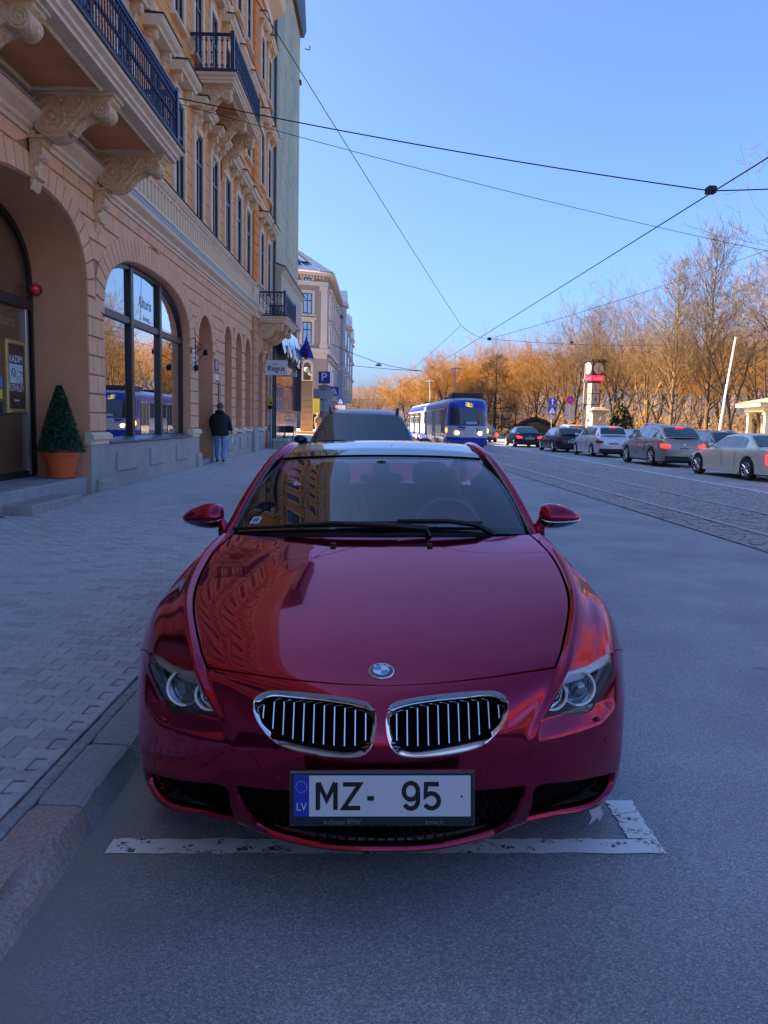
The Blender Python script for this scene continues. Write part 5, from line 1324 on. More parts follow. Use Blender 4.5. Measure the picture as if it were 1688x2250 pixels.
# =====================================================================
#  pale green stone-clad office beyond, dark granite shop at its foot
# =====================================================================
GX = -4.68; ga, gb = 34.92, 43.6
off_ = thing('office_block', 'pale green stone clad block with a dark granite ground floor', 'building', (0, 0, 0))
M_GRN = [mat('green_stone_a', (.46, .47, .27), rough=.6, noise=.14, nscale=2.0), mat('green_stone_b', (.36, .43, .29), rough=.6, noise=.14, nscale=2.0), mat('green_stone_c', (.52, .49, .28), rough=.6, noise=.12, nscale=2.0)]
MB().box(-13, GX, ga, gb, -.2, 21.6).build('wall', mat('green_joint', (.12, .13, .09), rough=.8), off_)
gr = random.Random(8); y = ga
sw_ = (gb-ga)/11
for i in range(11):
    z = 8.25-gr.uniform(0, .6)
    while z < 21.5:
        h = gr.choice((1.1, 1.5, 1.5, 2.0)); z1 = min(z+h, 21.5); zz = max(z, 8.2)
        if z1-zz > .15: MB().cbox(GX, GX+.045, ga+i*sw_+.012, ga+(i+1)*sw_-.012, zz+.008, z1-.008, .008, ax=0).build('stone_slab', gr.choice(M_GRN), off_)
        z = z1
for z0_ in np.arange(6.0, 21, 1.55):
    MB().cbox(-9.5, -4.69, gb+.0, gb+.045, z0_+.008, z0_+1.54, .008, ax=1).build('side_slab', gr.choice(M_GRN), off_)
MB().prism([(GX-.2, 21.3), (GX+.22, 21.25), (GX+.34, 21.6), (GX+.25, 23.2), (GX-2, 25), (GX-8, 25), (GX-8, 21.6)], ga, gb+.3).build('roof', mat('dark_roof', (.03, .032, .04), rough=.45), off_)
MB().box(GX-.1, GX+.14, gb-.25, gb+.12, 18.85, 19.0).build('drip_edge', M_SLATE, off_)
MB().prism([(GX, 6.25), (GX+.22, 6.25), (GX+.26, 6.4), (GX+.26, 7.75), (GX+.40, 7.95), (GX+.40, 8.0), (GX, 8.15)], ga, gb+.02).build('fascia', mat('fascia_stone', (.60, .53, .38), rough=.7, noise=.1, nscale=2), off_)
MB().prism([(GX, 8.155), (GX+.43, 8.003), (GX+.44, 8.06), (GX, 8.21)], ga, gb+.05).build('flashing', M_SLATE, off_)
M_GBLUE = [mat('granite_blue', (.045, .050, .085), rough=.16, coat=.5, noise=.4, nscale=6), mat('granite_rust', (.10, .055, .045), rough=.2, coat=.5, noise=.4, nscale=6)]
n_ = 7
for i in range(n_):
    a = ga+.1+(gb-ga-.2)*i/n_; b = ga+.1+(gb-ga-.2)*(i+1)/n_
    for (z0_, z1_, k) in ((.25, 1.9, 0), (1.92, 3.1, 0), (3.12, 4.1, 1 if i in (1, 3, 4) else 0)):
        MB().cbox(GX, GX+.06, a+.03, b-.03, z0_, z1_, .008, ax=0).build('granite_panel', M_GBLUE[k], off_)
aw = MB().grid([[(GX+.05, ga+.1+(gb-ga-.2)*i/14, 5.85) for i in range(15)], [(GX+.42, ga+.1+(gb-ga-.2)*i/14, 4.35+.18*(i % 2)) for i in range(15)]])
M_REFLECTION = mat('painted_reflection_glass', (.50, .58, .62), rough=.12, col2=(.07, .12, .22), nscale=3.2, stretch=(1, 2.2, .5), coat=.6)  # reflection of sky and building painted as pale and blue streaks
aw.build('glass_canopy', M_REFLECTION, off_)
for i in range(4):
    yy = ga+1.6+i*2.05
    MB().lathe([(.34, 0), (.30, .10), (.0005, .16)], o=(GX+.30, yy, 4.55), axis='x', n=16).build('round_lamp', mat('amber_lamp', (.30, .16, .05), rough=.3, coat=.5), off_, 50)
MB().cbox(GX+.05, GX+.30, gb-.22, gb+.0, 2.0, 4.3, .02, ax=0).build('vertical_sign', mat('bronze', (.11, .08, .07), rough=.4, noise=.4, nscale=20), off_)
MB().tube([(GX+.3, gb, 20.6), (GX+.55, gb, 20.55), (GX+.55, gb, 20.75)], .03, 5).build('lamp_arm', M_BLACK, off_)
MB().box(-40, -9.2, 43.65, 59.5, -.2, 25).build('sun_blocker', mat('sun_blocker_render', (.40, .38, .33), rough=.8, noise=.1, nscale=.5), off_)  # unseen block, added to keep the sun off the leading tram car
wl = thing('wall_flood_light', 'pale box flood light under the Regus sign on the granite shop', 'lamp', (GX+.34, 39.2, 3.72))
MB().cbox(-.12, .16, -.16, .16, -.1, .1, .03).build('housing', mat('pale_blue_metal', (.45, .55, .66), rough=.4), wl); MB().tube([(.1, .1, 0), (-.34, .5, -.05)], .03, 5).build('arm', M_STEEL, wl)
for k, (x, y, sx, sy, h) in enumerate(((-4.22, 33.9, .62, 1.0, .42), (-4.28, 36.9, .55, 1.0, .36), (-4.3, 39.6, .55, 1.1, .36))):
    o = thing('stone_block_seat', ('white topped stone block on the pavement nearest the last arch', 'second pale stone block along the granite shop front', 'farthest pale stone block along the granite shop front')[k], 'stone block', (x, y, zg(x, y)), group='stone blocks along the shop front')
    MB().cbox(-sx/2, sx/2, -sy/2, sy/2, 0, h-.06, .02).build('base', M_GRAN, o); MB().cbox(-sx/2-.03, sx/2+.03, -sy/2-.03, sy/2+.03, h-.059, h, .015).build('top', mat('pale_stone', (.52, .54, .56), rough=.6, noise=.1, nscale=5), o)
o = thing('metal_chair', 'black metal chair against the dark granite shop front', 'chair', (-4.4, 37.9, zg(-4.4, 38)))
for (x, y) in ((-.2, -.2), (.2, -.2), (-.2, .2), (.2, .2)): MB().cyl((x, y, 0), (x, y, .45 if y < 0 else .92), .018, n=6).build('leg', M_BLACK, o)
MB().box(-.22, .22, -.22, .22, .43, .46).build('seat', M_BLACK, o); MB().box(-.2, .2, .19, .21, .60, .92).build('backrest', M_BLACK, o)
# flag on its pole
fl = thing('flag', 'drooping blue flag with a maroon fold on a slanting wall pole', 'flag', (GX+.02, 43.4, 4.3))
MB().tube([(0, 0, 0), (.55, -.15, 1.70)], [.022, .016], 6).build('pole', M_STEEL, fl); MB().cbox(-.06, .06, -.06, .06, -.12, .12, .01).build('bracket', M_BLACK, fl)
def cloth(P, n, fold, nm, mt):
    (a, b, c, d) = [Vector(p) for p in P]; G = []
    for j in range(n+1):
        v = j/n; G.append([tuple((a+(b-a)*u)*(1-v)+(d+(c-d)*u)*v+Vector((0, fold*math.sin(9*u+2*v)*(.3+v), 0))) for u in [i/n for i in range(n+1)]])
    MB().grid(G).build(nm, mt, fl, 60)
cloth(((.54, -.16, 1.66), (.44, -.14, 1.36), (-.02, -.25, .62), (.98, -.25, .50)), 14, .08, 'blue_cloth', mat('flag_blue', (.012, .035, .36), rough=.7))
cloth(((.55, -.34, 1.02), (.70, -.36, .95), (.60, -.38, .42), (.46, -.38, .50)), 8, .04, 'maroon_cloth', mat('flag_maroon', (.16, .01, .02), rough=.7))

# =====================================================================
#  grey corner house and the row beyond
# =====================================================================
CXR, CY = -6.15, 88.0
cor = thing('corner_house', 'pale grey corner house with pilasters and a blue mansard roof', 'building', (0, 0, 0))
M_CG = mat('grey_render', (.36, .31, .27), rough=.8, noise=.08, nscale=1); M_CT = mat('pale_trim', (.66, .60, .52), rough=.75, noise=.06, nscale=1)
M_CN = mat('navy_shopfront', (.045, .06, .15), rough=.4); M_BROOF = mat('blue_tin', (.10, .17, .32), rough=.4, metal=.2, noise=.1, nscale=1)
AX, AY = -11.5, 86.0
fdir = Vector((CXR-AX, CY-AY, 0)); FLn = fdir.length; fdir.normalize(); fn_ = Vector((fdir.y, -fdir.x, 0))
CM = frame((AX, AY, 0), fdir, (0, 0, 1))          # local x along the chamfer, y up, z = towards the street
def cb(nm, mt, x0, x1, z0, z1, d0, d1, par=cor, c=.02): return MB().cbox(x0, x1, z0, z1, d0, d1, min(c, abs(d1-d0)*.4)).xf(CM).build(nm, mt, par)
mbw_ = MB(); foot = [(AX, AY), (CXR, CY), (CXR, 109), (-30, 109), (-30, AY)]
mbw_.prism([(p[0], p[1]) for p in foot], -.2, 16.9, axis='z'); mbw_.build('wall', M_CG, cor)
X2 = FLn
cb('shopfront', M_CN, .2, X2-.02, .3, 4.9, .0, .12); cb('shop_door', mat('door_dark2', (.02, .02, .03), rough=.2), 3.95, X2-.5, .35, 3.9, .12, .16); cb('door_surround', mat('yellow_arch', (.85, .65, .05), rough=.5), 3.95, 4.95, 2.2, 3.9, .17, .20)
for i in range(5): cb('rustic_band', M_CT, .2, 2.75, 5.0+.72*i, 5.66+.72*i, .0, .10)
cb('string_course', M_CT, -.1, X2+.1, 8.75, 9.3, .0, .30, c=.1); cb('frieze', M_CT, 0, X2, 8.2, 8.75, .0, .10)
for (a, b) in ((1.0, 2.2), (X2-.75, X2-.05)):
    cb('pilaster', M_CT, a, b, 9.3, 15.3, .0, .22); cb('capital', M_CT, a-.22, b+.22 if b < 4 else b, 15.3, 15.85, .0, .36, c=.12); cb('pilaster_base', M_CT, a-.12, b+.05, 9.3, 9.8, .0, .30)
cb('entablature', M_CT, 0, X2, 15.85, 16.3, 0, .24); cb('cornice', M_CT, -.2, X2+.3, 16.9, 17.35, 0, .7, c=.25)
for i in range(15): cb('dentil', M_CT, .35*i+.1, .35*i+.28, 16.62, 16.88, 0, .42)
def cwin(z0, z1, x0, x1, par, rows=2):
    w = put('window', None, cor)
    MB().cbox(x0-.32, x1+.32, z0-.1, z1+.35, 0, .12, .03).xf(CM).build('surround', M_CT, w)
    MB().box(x0, x1, z0, z1, .125, .13).xf(CM).build('pane', mat('sky_pane', (.30, .40, .48), rough=.05, coat=1, metal=.5), w)
    f = MB(); f.box(x0, x0+.08, z0, z1, .131, .17); f.box(x1-.08, x1, z0, z1, .131, .17); f.box(x0+.08, x1-.08, z0, z0+.08, .131, .17); f.box(x0+.08, x1-.08, z1-.08, z1, .131, .17); f.box((x0+x1)/2-.04, (x0+x1)/2+.04, z0+.08, z1-.08, .131, .165)
    if rows > 1: f.box(x0+.08, x1-.08, z0+(z1-z0)*.62, z0+(z1-z0)*.62+.09, .131, .17)
    f.xf(CM).build('sash', M_FRAME, w); return w
wx0, wx1 = 2.95, 3.95
w = cwin(12.9, 15.0, wx0, wx1, cor); MB().cbox(wx0-.45, wx1+.45, 12.62, 12.78, 0, .3, .05).xf(CM).build('sill', M_CT, w)
w = cwin(9.75, 12.0, wx0, wx1, cor); MB().cbox(wx0-.5, wx1+.5, 12.32, 12.5, .12, .4, .06).xf(CM).build('hood', M_CT, w)
cwin(16.02, 16.62, wx0+.1, wx1-.1, cor, 1)
arch_ = [(2.95, 5.1)]+[(3.5-.55*math.cos(PI*i/12), 7.3+.6*math.sin(PI*i/12)) for i in range(13)]+[(4.05, 5.1)]
MB().prism([(x, z) for x, z in arch_], .105, .12, axis='z').xf(CM).build('arched_window', mat('green_pane', (.06, .08, .05), rough=.1, coat=.6, noise=.5, nscale=3), cor)
MB().tube([(x, z, .13) for x, z in arch_], .16, 5).xf(CM).build('arch_surround', M_CT, cor)
# street side bands, windows and bays
def sb(nm, mt, y0, y1, z0, z1, d, par=cor): return MB().cbox(CXR-.02, CXR+d, y0, y1, z0, z1, min(.05, d*.3), ax=0).build(nm, mt, par)
sb('shopfront', M_CN, 88.4, 109, .3, 4.9, .10); sb('string_course', M_CT, 88, 109, 8.75, 9.3, .30); sb('cornice', M_CT, 88, 109, 16.9, 17.35, .75)
for i in range(6):
    y = 90.2+3.4*i
    for z0_, z1_ in ((5.4, 7.8), (9.9, 12.2), (13.0, 15.2)):
        w = put('window', None, cor); MB().cbox(CXR, CXR+.14, y-.75, y+.75, z0_-.2, z1_+.3, .04, ax=0).build('surround', M_CT, w); MB().box(CXR+.141, CXR+.15, y-.5, y+.5, z0_, z1_).build('pane', MATS['sky_pane'], w)
        MB().cbox(CXR, CXR+.45, y-.85, y+.85, z1_+.35, z1_+.55, .06, ax=0).build('hood', M_CT, w)
    sb('pilaster', M_CT, y+1.35, y+2.0, 9.3, 16.2, .25)
RZ = 17.36
rv = [(AX-.4, AY-.3, RZ), (CXR+.55, CY-.4, RZ), (CXR+.55, 109, RZ), (-30, 109, RZ), (-30, AY-.3, RZ), (-14.2, 90.6, 22.4), (-12.2, 95, 22.4), (-12.2, 109, 22.4), (-30, 109, 22.4), (-30, 90.6, 22.4)]
MB().add(rv, [(0, 1, 6, 5), (1, 2, 7, 6), (2, 3, 8, 7), (4, 0, 5, 9), (5, 6, 7, 8, 9), (3, 4, 9, 8)]).build('roof', M_BROOF, cor)
a_, b_, c_, d_ = [Vector(rv[i]) for i in (0, 1, 6, 5)]; rn = (b_-a_).cross(d_-a_).normalized()
def rp(u, v, o=.06): return tuple(((a_+(b_-a_)*u)*(1-v)+(d_+(c_-d_)*u)*v)+rn*o)
for u in (.40, .60):
    sk = MB(); sk.add([rp(u, .22), rp(u+.15, .22), rp(u+.15, .50), rp(u, .50)], [(0, 1, 2, 3)]); ob = sk.build('skylight', mat('skylight_pane', (.35, .44, .52), rough=.06, metal=.5), cor)
    MB().tube([rp(u, .22), rp(u+.15, .22), rp(u+.15, .50), rp(u, .50)], .09, 4, closed=True).build('skylight_frame', M_FRAME, ob)
for u in (.2, .4, .6, .8): MB().tube([rp(u, 0, .02), rp(u*.9+.05, 1, .02)], .035, 4).build('standing_seam', M_BROOF, cor)
MB().tube([tuple(b_+rn*.03), tuple(c_+rn*.03)], .07, 4).build('hip_cap', M_BROOF, cor)
# ornate row house beyond it
row = thing('ornate_row_house', 'pale blue grey row house with stacked bays beyond the corner house', 'building', (0, 0, 0))
M_BG = mat('blue_grey_render', (.42, .47, .47), rough=.8, noise=.08, nscale=1)
MB().box(-30, CXR-.1, 109.05, 150, -.2, 15.6).build('wall', M_BG, row)
MB().prism([(CXR-.2, 15.6), (CXR+.6, 15.6), (CXR-4, 18.6), (-30, 18.6), (-30, 15.6)], 109.05, 150).build('roof', M_BROOF, row)
for i, y in enumerate((113, 122, 131, 140)):
    b = put('bay', None, row); zt = (17.2, 15.2, 16.0, 15.0)[i]
    MB().cbox(CXR-.1, CXR+.9, y-1.6, y+1.6, 5.0, zt, .3, ax=0).build('bay_wall', M_BG, b)
    MB().cbox(CXR-.1, CXR+1.2, y-1.9, y+1.9, zt+.001, zt+.5, .2, ax=0).build('bay_cornice', M_CT, b)
    MB().prism([(y-1.7, zt+.51), (y+1.7, zt+.51), (y, zt+2.3)], CXR-.1, CXR+1.0, axis='x').build('gable', M_BROOF, b)
    for z in (6, 9, 12):
        MB().box(CXR+.901, CXR+.92, y-.9, y+.9, z, z+2).build('pane', MATS['sky_pane'], b); MB().cbox(CXR+.9, CXR+1.15, y-1.2, y+1.2, z+2.2, z+2.5, .05, ax=0).build('hood', M_CT, b)
    MB().cbox(CXR-.1, CXR+1.3, y-1.2, y+1.2, 4.6, 5.0, .2, ax=0).build('balcony_slab', M_CT, b)
for z in (8.6, 12.0, 15.0): MB().cbox(CXR-.12, CXR+.2, 109.1, 149.9, z, z+.4, .05, ax=0).build('string_course', M_CT, row)
vs_ = thing('vertical_shop_sign', 'white vertical sign with dark letters and a round top on a distant facade', 'sign', (-5.35, 112, 6.2))
MB().box(-.22, .22, -.05, .05, 0, 1.55).build('panel', M_SIGNW, vs_)
for k in range(5): MB().box(-.14, .14, -.07, -.051, .12+.32*k+(.08 if k > 2 else 0), .34+.32*k+(.08 if k > 2 else 0)).build('letter', M_INK, vs_)
MB().lathe([(.26, -.05), (.26, .05), (.0005, .05)], o=(0, 0, 2.15), axis='y', n=16).build('round_top', M_INK, vs_); MB().lathe([(.26, -.05), (.0005, -.05)], o=(0, 0, 2.15), axis='y', n=16).build('round_face', M_INK, vs_)
# far block closing the street
far = thing('distant_block', 'long low building behind bare trees at the far end of the street', 'building', (-4, 270, 0))
MB().box(-20, 70, 0, 12, -.3, 9).build('wall', mat('far_wall', (.35, .30, .26), rough=.9, noise=.1, nscale=.2), far); MB().prism([(0-.4, 9), (12, 9), (6, 13)], -20.3, 70, axis='x').build('roof', mat('far_roof', (.14, .11, .10), rough=.9), far)
for i in range(16): MB().box(-18+5*i, -16+5*i, -.06, -.01, 4.5, 7).build('window', MATS['sky_pane'], far)

nb = thing('neighbour_house', 'plain sand coloured house behind the camera, mirrored in the paint', 'building', (0, 0, 0))
MB().box(-14, FX-.02, -52, Y0-.05, -.2, 19).build('wall', M_OCHRE, nb); MB().cbox(FX-.3, FX+.4, -52, Y0-.05, 18, 18.8, .1, ax=0).build('cornice', M_CREAM, nb)
for i in range(12):
    for z in (1.4, 5.6, 9.6, 13.6): MB().box(FX-.015, FX+.01, -50.5+3.4*i, -49+3.4*i, z, z+2.4).build('window', M_GLASSUP, nb)

# =====================================================================
#  other cars
# =====================================================================
M_TAIL = mat('tail_lamp_lit', (.55, .01, .015), rough=.2, coat=1, emit=(1, .03, .02), estr=.9)
M_TAILD = mat('tail_lamp', (.35, .008, .012), rough=.15, coat=1)
M_CARGLASS = mat('car_glass', (.02, .055, .06), rough=.02, coat=1., coat_rough=.01)
M_WELL = mat('wheel_well', (.008, .008, .009), rough=.9)
M_PL2 = mat('plate_pale', (.62, .64, .66), rough=.4)
def ip(x, pts): return float(np.interp(x, [p[0] for p in pts], [p[1] for p in pts]))
_wheelcache = {}
def wheel_parts(car_, x, y, r, s, dark=False):
    """tyre with a spoked rim; x is the outer face"""
    key = (round(r, 3), s, dark)
    if key not in _wheelcache:
        w_ = .22
        t = MB().lathe([(r*.62, -w_*s), (r*.93, -w_*s), (r, -w_*.8*s), (r, -.03*s), (r*.95, 0), (r*.70, .004*s), (r*.66, -.02*s)], axis='x', n=28).mesh('tyre', M_RUBBER, 40)
        m_ = MB().lathe([(r*.68, -.01*s), (r*.64, .0), (r*.60, -.03*s), (r*.57, -.09*s), (.0005, -.09*s)], axis='x', n=28, m=1)
        m_.lathe([(r*.69, -.012*s), (r*.66, .004*s), (r*.615, -.015*s)], axis='x', n=28)
        for k in range(10):
            a = 2*PI*k/10; c, q = math.cos(a), math.sin(a); m_.tube([(-.02*s, r*.1*c, r*.1*q), (-.015*s, r*.4*c, r*.4*q), (-.008*s, r*.64*c, r*.64*q)], [r*.07, r*.05, r*.06], 4)
        m_.lathe([(r*.13, -.03*s), (r*.11, .0), (.0005, .004*s)], axis='x', n=10)
        _wheelcache[key] = (t, m_.mesh('rim', [M_GLOSS if dark else M_STEEL, M_WELL], 40))
    t, m_ = _wheelcache[key]
    wh = put('wheel', None, car_, (x, y, r)); put('tyre', t, wh); put('rim', m_, wh)
def build_car(name, label, loc, rot, paint_, L=4.7, W=1.84, H=1.46, wb=2.8, fo=.85, r=.33, top=None, roof=None, belt=.95, wins=None, tail='wide', lit=True, rails=False, kind='car', group=None, rough_trim=None, two=None, front=False, detail=True):
    """top: (s, z) of the body surface, s 0 at the nose .. 1 at the tail; roof: (s, z) from screen foot to tail of the cabin"""
    c = thing(name, label, kind, loc, (0, 0, rot), group)
    Y = lambda s: L/2-s*L
    yf, yr = L/2-fo, L/2-fo-wb
    half = lambda s: W/2*ip(s, [(0, .60), (.015, .74), (.05, .88), (.12, .965), (.25, 1), (.75, 1), (.9, .965), (.97, .90), (.992, .80), (1, .66)])
    Ra = r+.05
    def low(y):
        z = .20
        for yw in (yf, yr):
            d = abs(y-yw)
            if d < Ra: z = max(z, r+math.sqrt(Ra*Ra-d*d))
        return z
    ss = sorted(set([0, .012, .03, .05, .08, .12]+[i/60 for i in range(8, 56)]+[.94, .96, .975, .988, 1.]+[(L/2-yw-sg*Ra*q)/L for yw in (yf, yr) for sg in (-1, 1) for q in (1.0, .97, .9)]))
    G = []
    for s in ss:
        y = Y(s); h = half(s); t = ip(s, top); lo = max(low(y), ip(s, [(0, .30), (.03, .20), (.97, .22), (1, .36)])); bul = 1+.012*math.sin(PI*min(1, max(0, (s-.1)/.8)))
        crown = .05 if s > .04 else .02
        half_ = [(0, t+crown), (h*.6, t+crown*.7), (h*.88, t+.005), (h*.965, t-.035), (h*.99, t-.10), (h*bul, max(t-.26, lo+.02)), (h*.995, max(.50, lo+.012)), (h*.985, max(.34, lo+.006)), (h*.975, lo), (h*.75, lo-.01 if lo < .3 else lo)]
        G.append([(-x, y, z) for x, z in half_[::-1]]+[(x, y, z) for x, z in half_[1:]])
    n = len(G[0])
    mb = MB().grid(G); mb.add(G[0], [tuple(range(n))]); mb.add(G[-1], [tuple(range(n))])
    mb.build('body', paint_, c, 38)
    MB().box(-W*.36, W*.36, -L/2+.15, L/2-.15, .17, .55).build('underbody', M_WELL, c)
    for y in (yf, yr): MB().box(-W/2+.14, W/2-.14, y-Ra, y+Ra, .2, r+Ra-.02).build('wheel_well', M_WELL, c)
    # cabin
    s0, s1 = roof[0][0], roof[-1][0]
    rs_ = [s0+(s1-s0)*i/28 for i in range(29)]
    hb = lambda s: half(s)*.93; zb = lambda s: ip(s, top)+.012
    def tw(s): return W/2*ip(s, [(s0, .80), (s0+.12, .66), (s0+.25, .65), (s1-.18, .65), (s1-.06, .70), (s1, .78)])
    def cab(s, off=0.):
        z1 = max(ip(s, roof), zb(s)+.002); f = min(1, (z1-zb(s))/(H-belt)); xt = hb(s)+(tw(s)-hb(s))*f
        return z1, xt
    sm_ = (roof[1][0]+roof[-2][0])/2
    def bow(s, u): return (-1 if s < sm_ else 1)*.15*u*u*min(1, max(0, (abs(s-sm_)/(sm_-s0)-.35)/.65))
    Gc = []
    for s in rs_:
        z1, xt = cab(s); y = Y(s); z0 = zb(s)-.03
        half_ = [(0, z1+.02), (xt*.35, z1+.0175), (xt*.7, z1+.008), (xt*.93, z1-.02), (xt, z1-.055 if z1-.055 > z0 else z0), (hb(s), z0)]
        bo = [0, bow(s, .35), bow(s, .7), bow(s, .93), bow(s, 1), bow(s, 1)]
        Gc.append([(-x, y+b_, z) for (x, z), b_ in zip(half_[::-1], bo[::-1])]+[(x, y+b_, z) for (x, z), b_ in zip(half_[1:], bo[1:])])
    MB().grid(Gc).build('roof', two or paint_, c, 40)
    def skinpt(s, z, sg, o=.006):
        z1, xt = cab(s); z0 = zb(s)-.03; zt = max(z1-.055, z0+.01); f = min(1, max(0, (z-z0)/(zt-z0)))
        return (sg*(hb(s)+(xt-hb(s))*f+o), Y(s)+bow(s, 1), z)
    for sg in (-1, 1):
        for (a, b) in wins:
            n_ = max(3, int((b-a)*60)); lo_ = [a+(b-a)*i/n_ for i in range(n_+1)]
            rows_ = []
            for s in lo_:
                z0 = zb(s)+.015; z1 = cab(s)[0]-.085
                rows_.append([skinpt(s, z0, sg), skinpt(s, max(z0+.003, (z0+z1)/2), sg), skinpt(s, max(z0+.006, z1), sg)])
            MB().grid(rows_).build('side_window', M_CARGLASS, c, 60)
        if detail:
            MB().tube([skinpt(wins[0][0]+(wins[-1][1]-wins[0][0])*i/12, zb(wins[0][0]+(wins[-1][1]-wins[0][0])*i/12)+.012, sg, .008) for i in range(13)], .010, 4).build('window_trim', M_STEEL, c)
            for (a, b) in wins[:2]:
                s = b-.015; MB().tube([(sg*(W/2+.004), Y(s)+.09, zb(s)-.13), (sg*(W/2+.016), Y(s), zb(s)-.125), (sg*(W/2+.004), Y(s)-.09, zb(s)-.125)], .014, 5).build('door_handle', paint_, c)
                MB().tube([(sg*(half(s)*1.012-.0), Y(s), z) for z in (zb(s)-.06, zb(s)-.3, .52, .36)], .004, 4).build('door_gap', M_DARK, c)
            s = wins[0][0]+.03
            mm = MB().sphere((sg*(W/2+.08), Y(s), zb(s)+.07), .12, 10, sx=.95, sy=.7, sz=.62); mm.tube([(sg*(W/2-.1), Y(s), zb(s)), (sg*(W/2+.05), Y(s), zb(s)+.05)], .03, 5)
            mm.build('door_mirror', paint_, c, 60)
            MB().box(sg*W/2-.012, sg*W/2+.012, yr+Ra+.02, yf-Ra-.02, .20, .27).build('sill', rough_trim or paint_, c)
        for y in (yf, yr): wheel_parts(c, sg*(W/2+.008), y, r, sg)
    # front and rear glass lie on the cabin skin
    def glassband(a, b, nm):
        rows_ = []
        for i in range(9):
            s = a+(b-a)*i/8; z1, xt = cab(s); rows_.append([(u*xt*.86, Y(s)+bow(s, abs(u)*.86), z1+.02-.0155*abs(u)**2+.010) for u in np.linspace(-1, 1, 13)])
        MB().grid(rows_).build(nm, M_CARGLASS, c, 60)
    kz = [p for p in roof]
    glassband(roof[0][0]+.012, roof[1][0]-.005, 'windscreen'); glassband(roof[-2][0]+.008, roof[-1][0]-.012, 'rear_window')
    # tail
    yt = -L/2; zt = ip(.985, top)
    for sg in (-1, 1):
        if tail == 'wide':
            P = [(sg*W*.30, yt-.012, zt-.10), (sg*W*.30, yt-.012, zt-.21), (sg*W*.42, yt+.02, zt-.23), (sg*W*.482, yt+.16, zt-.20), (sg*W*.482, yt+.20, zt-.07), (sg*W*.43, yt+.03, zt-.06)]
        else:
            P = [(sg*W*.34, yt-.01, zt-.06), (sg*W*.33, yt-.012, zt-.36), (sg*W*.43, yt+.02, zt-.36), (sg*W*.486, yt+.14, zt-.30), (sg*W*.486, yt+.20, zt-.05), (sg*W*.43, yt+.03, zt-.02)]
        m_ = MB(); Q = [Vector(p)+Vector((sg*.012, -.022, 0)) for p in P]; m_.add([tuple(q) for q in Q]+[tuple(Vector(p)+Vector((-sg*.02, .05, 0))) for p in P], [tuple(range(6))]+[(i, (i+1) % 6, 6+(i+1) % 6, 6+i) for i in range(6)])
        m_.build('tail_lamp', M_TAIL if lit else M_TAILD, c)
    MB().cbox(-.27, .27, yt-.022, yt-.004, zt-.29, zt-.17, .004, ax=2).build('number_plate', M_PL2, c)
    MB().box(-W*.40, W*.40, yt-.012, yt+.06, .26, .44).build('rear_apron', rough_trim or M_BLACK, c)
    mk = MB()
    for k in range(6): mk.box(-.20+.07*k, -.16+.07*k, yt-.024, yt-.0225, zt-.265, zt-.195)
    mk.build('plate_mark', M_INK, c)
    if H > 1.55: MB().box(-.16, .16, Y(roof[-2][0])-.10, Y(roof[-2][0])-.04, ip(roof[-2][0], roof)+.0, ip(roof[-2][0], roof)+.035).build('high_brake_lamp', M_TAIL, c)
    MB().lathe([(.045, 0), (.04, .008), (.0005, .01)], axis='y', n=12).xf(Matrix.Translation((0, yt-.008, zt-.10)) @ Matrix.Scale(-1, 4, (0, 1, 0))).build('boot_badge', M_CHROME, c)
    # nose
    for sg in (-1, 1):
        zf = ip(.03, top); m_ = MB(); P = [(sg*W*.28, L/2-.02, zf-.10), (sg*W*.28, L/2-.01, zf-.22), (sg*W*.44, L/2-.14, zf-.20), (sg*W*.47, L/2-.34, zf-.06), (sg*W*.42, L/2-.22, zf-.02)]
        m_.add([tuple(Vector(p)+Vector((sg*.006, .03, .012))) for p in P]+[tuple(Vector(p)-Vector((sg*.02, .06, 0))) for p in P], [tuple(range(5))]+[(i, (i+1) % 5, 5+(i+1) % 5, 5+i) for i in range(5)]); m_.build('headlamp', mat('headlamp_glass', (.5, .55, .6), rough=.1, coat=1, metal=.4), c)
    MB().box(-.45, .45, L/2-.03, L/2+.012, ip(.02, top)-.26, ip(.02, top)-.08).build('grille', M_BLACK, c)
    if rails:
        for sg in (-1, 1):
            a, b = roof[1][0]+.03, roof[-2][0]-.02
            MB().tube([(sg*W*.30, Y(a), ip(a, roof)-.02)]+[(sg*W*.305, Y(a+(b-a)*q), ip(a+(b-a)*q, roof)+.055) for q in (.05, .3, .6, .95)]+[(sg*W*.30, Y(b), ip(b, roof)-.02)], .018, 6).build('roof_rail', M_BLACK if front else M_STEEL, c)
    return c
SEDAN = dict(top=[(0, .55), (.02, .66), (.10, .78), (.26, .90), (.34, .93), (.75, .97), (.90, 1.0), (.97, .98), (1, .72)], roof=[(.27, .93), (.42, 1.36), (.50, 1.42), (.62, 1.425), (.70, 1.37), (.86, 1.00)], wins=[(.345, .50), (.51, .655), (.665, .735)])
WAGON = dict(top=[(0, .55), (.02, .66), (.10, .78), (.26, .92), (.34, .94), (.75, .98), (.97, .98), (1, .75)], roof=[(.26, .94), (.40, 1.38), (.50, 1.45), (.80, 1.44), (.88, 1.39), (.985, 1.02)], wins=[(.335, .49), (.50, .66), (.67, .85)])
SUV = dict(top=[(0, .62), (.02, .80), (.08, .92), (.24, 1.04), (.32, 1.08), (.75, 1.12), (.97, 1.12), (1, .85)], roof=[(.24, 1.08), (.37, 1.58), (.48, 1.67), (.78, 1.64), (.86, 1.56), (.985, 1.16)], wins=[(.32, .47), (.48, .66), (.67, .84)])
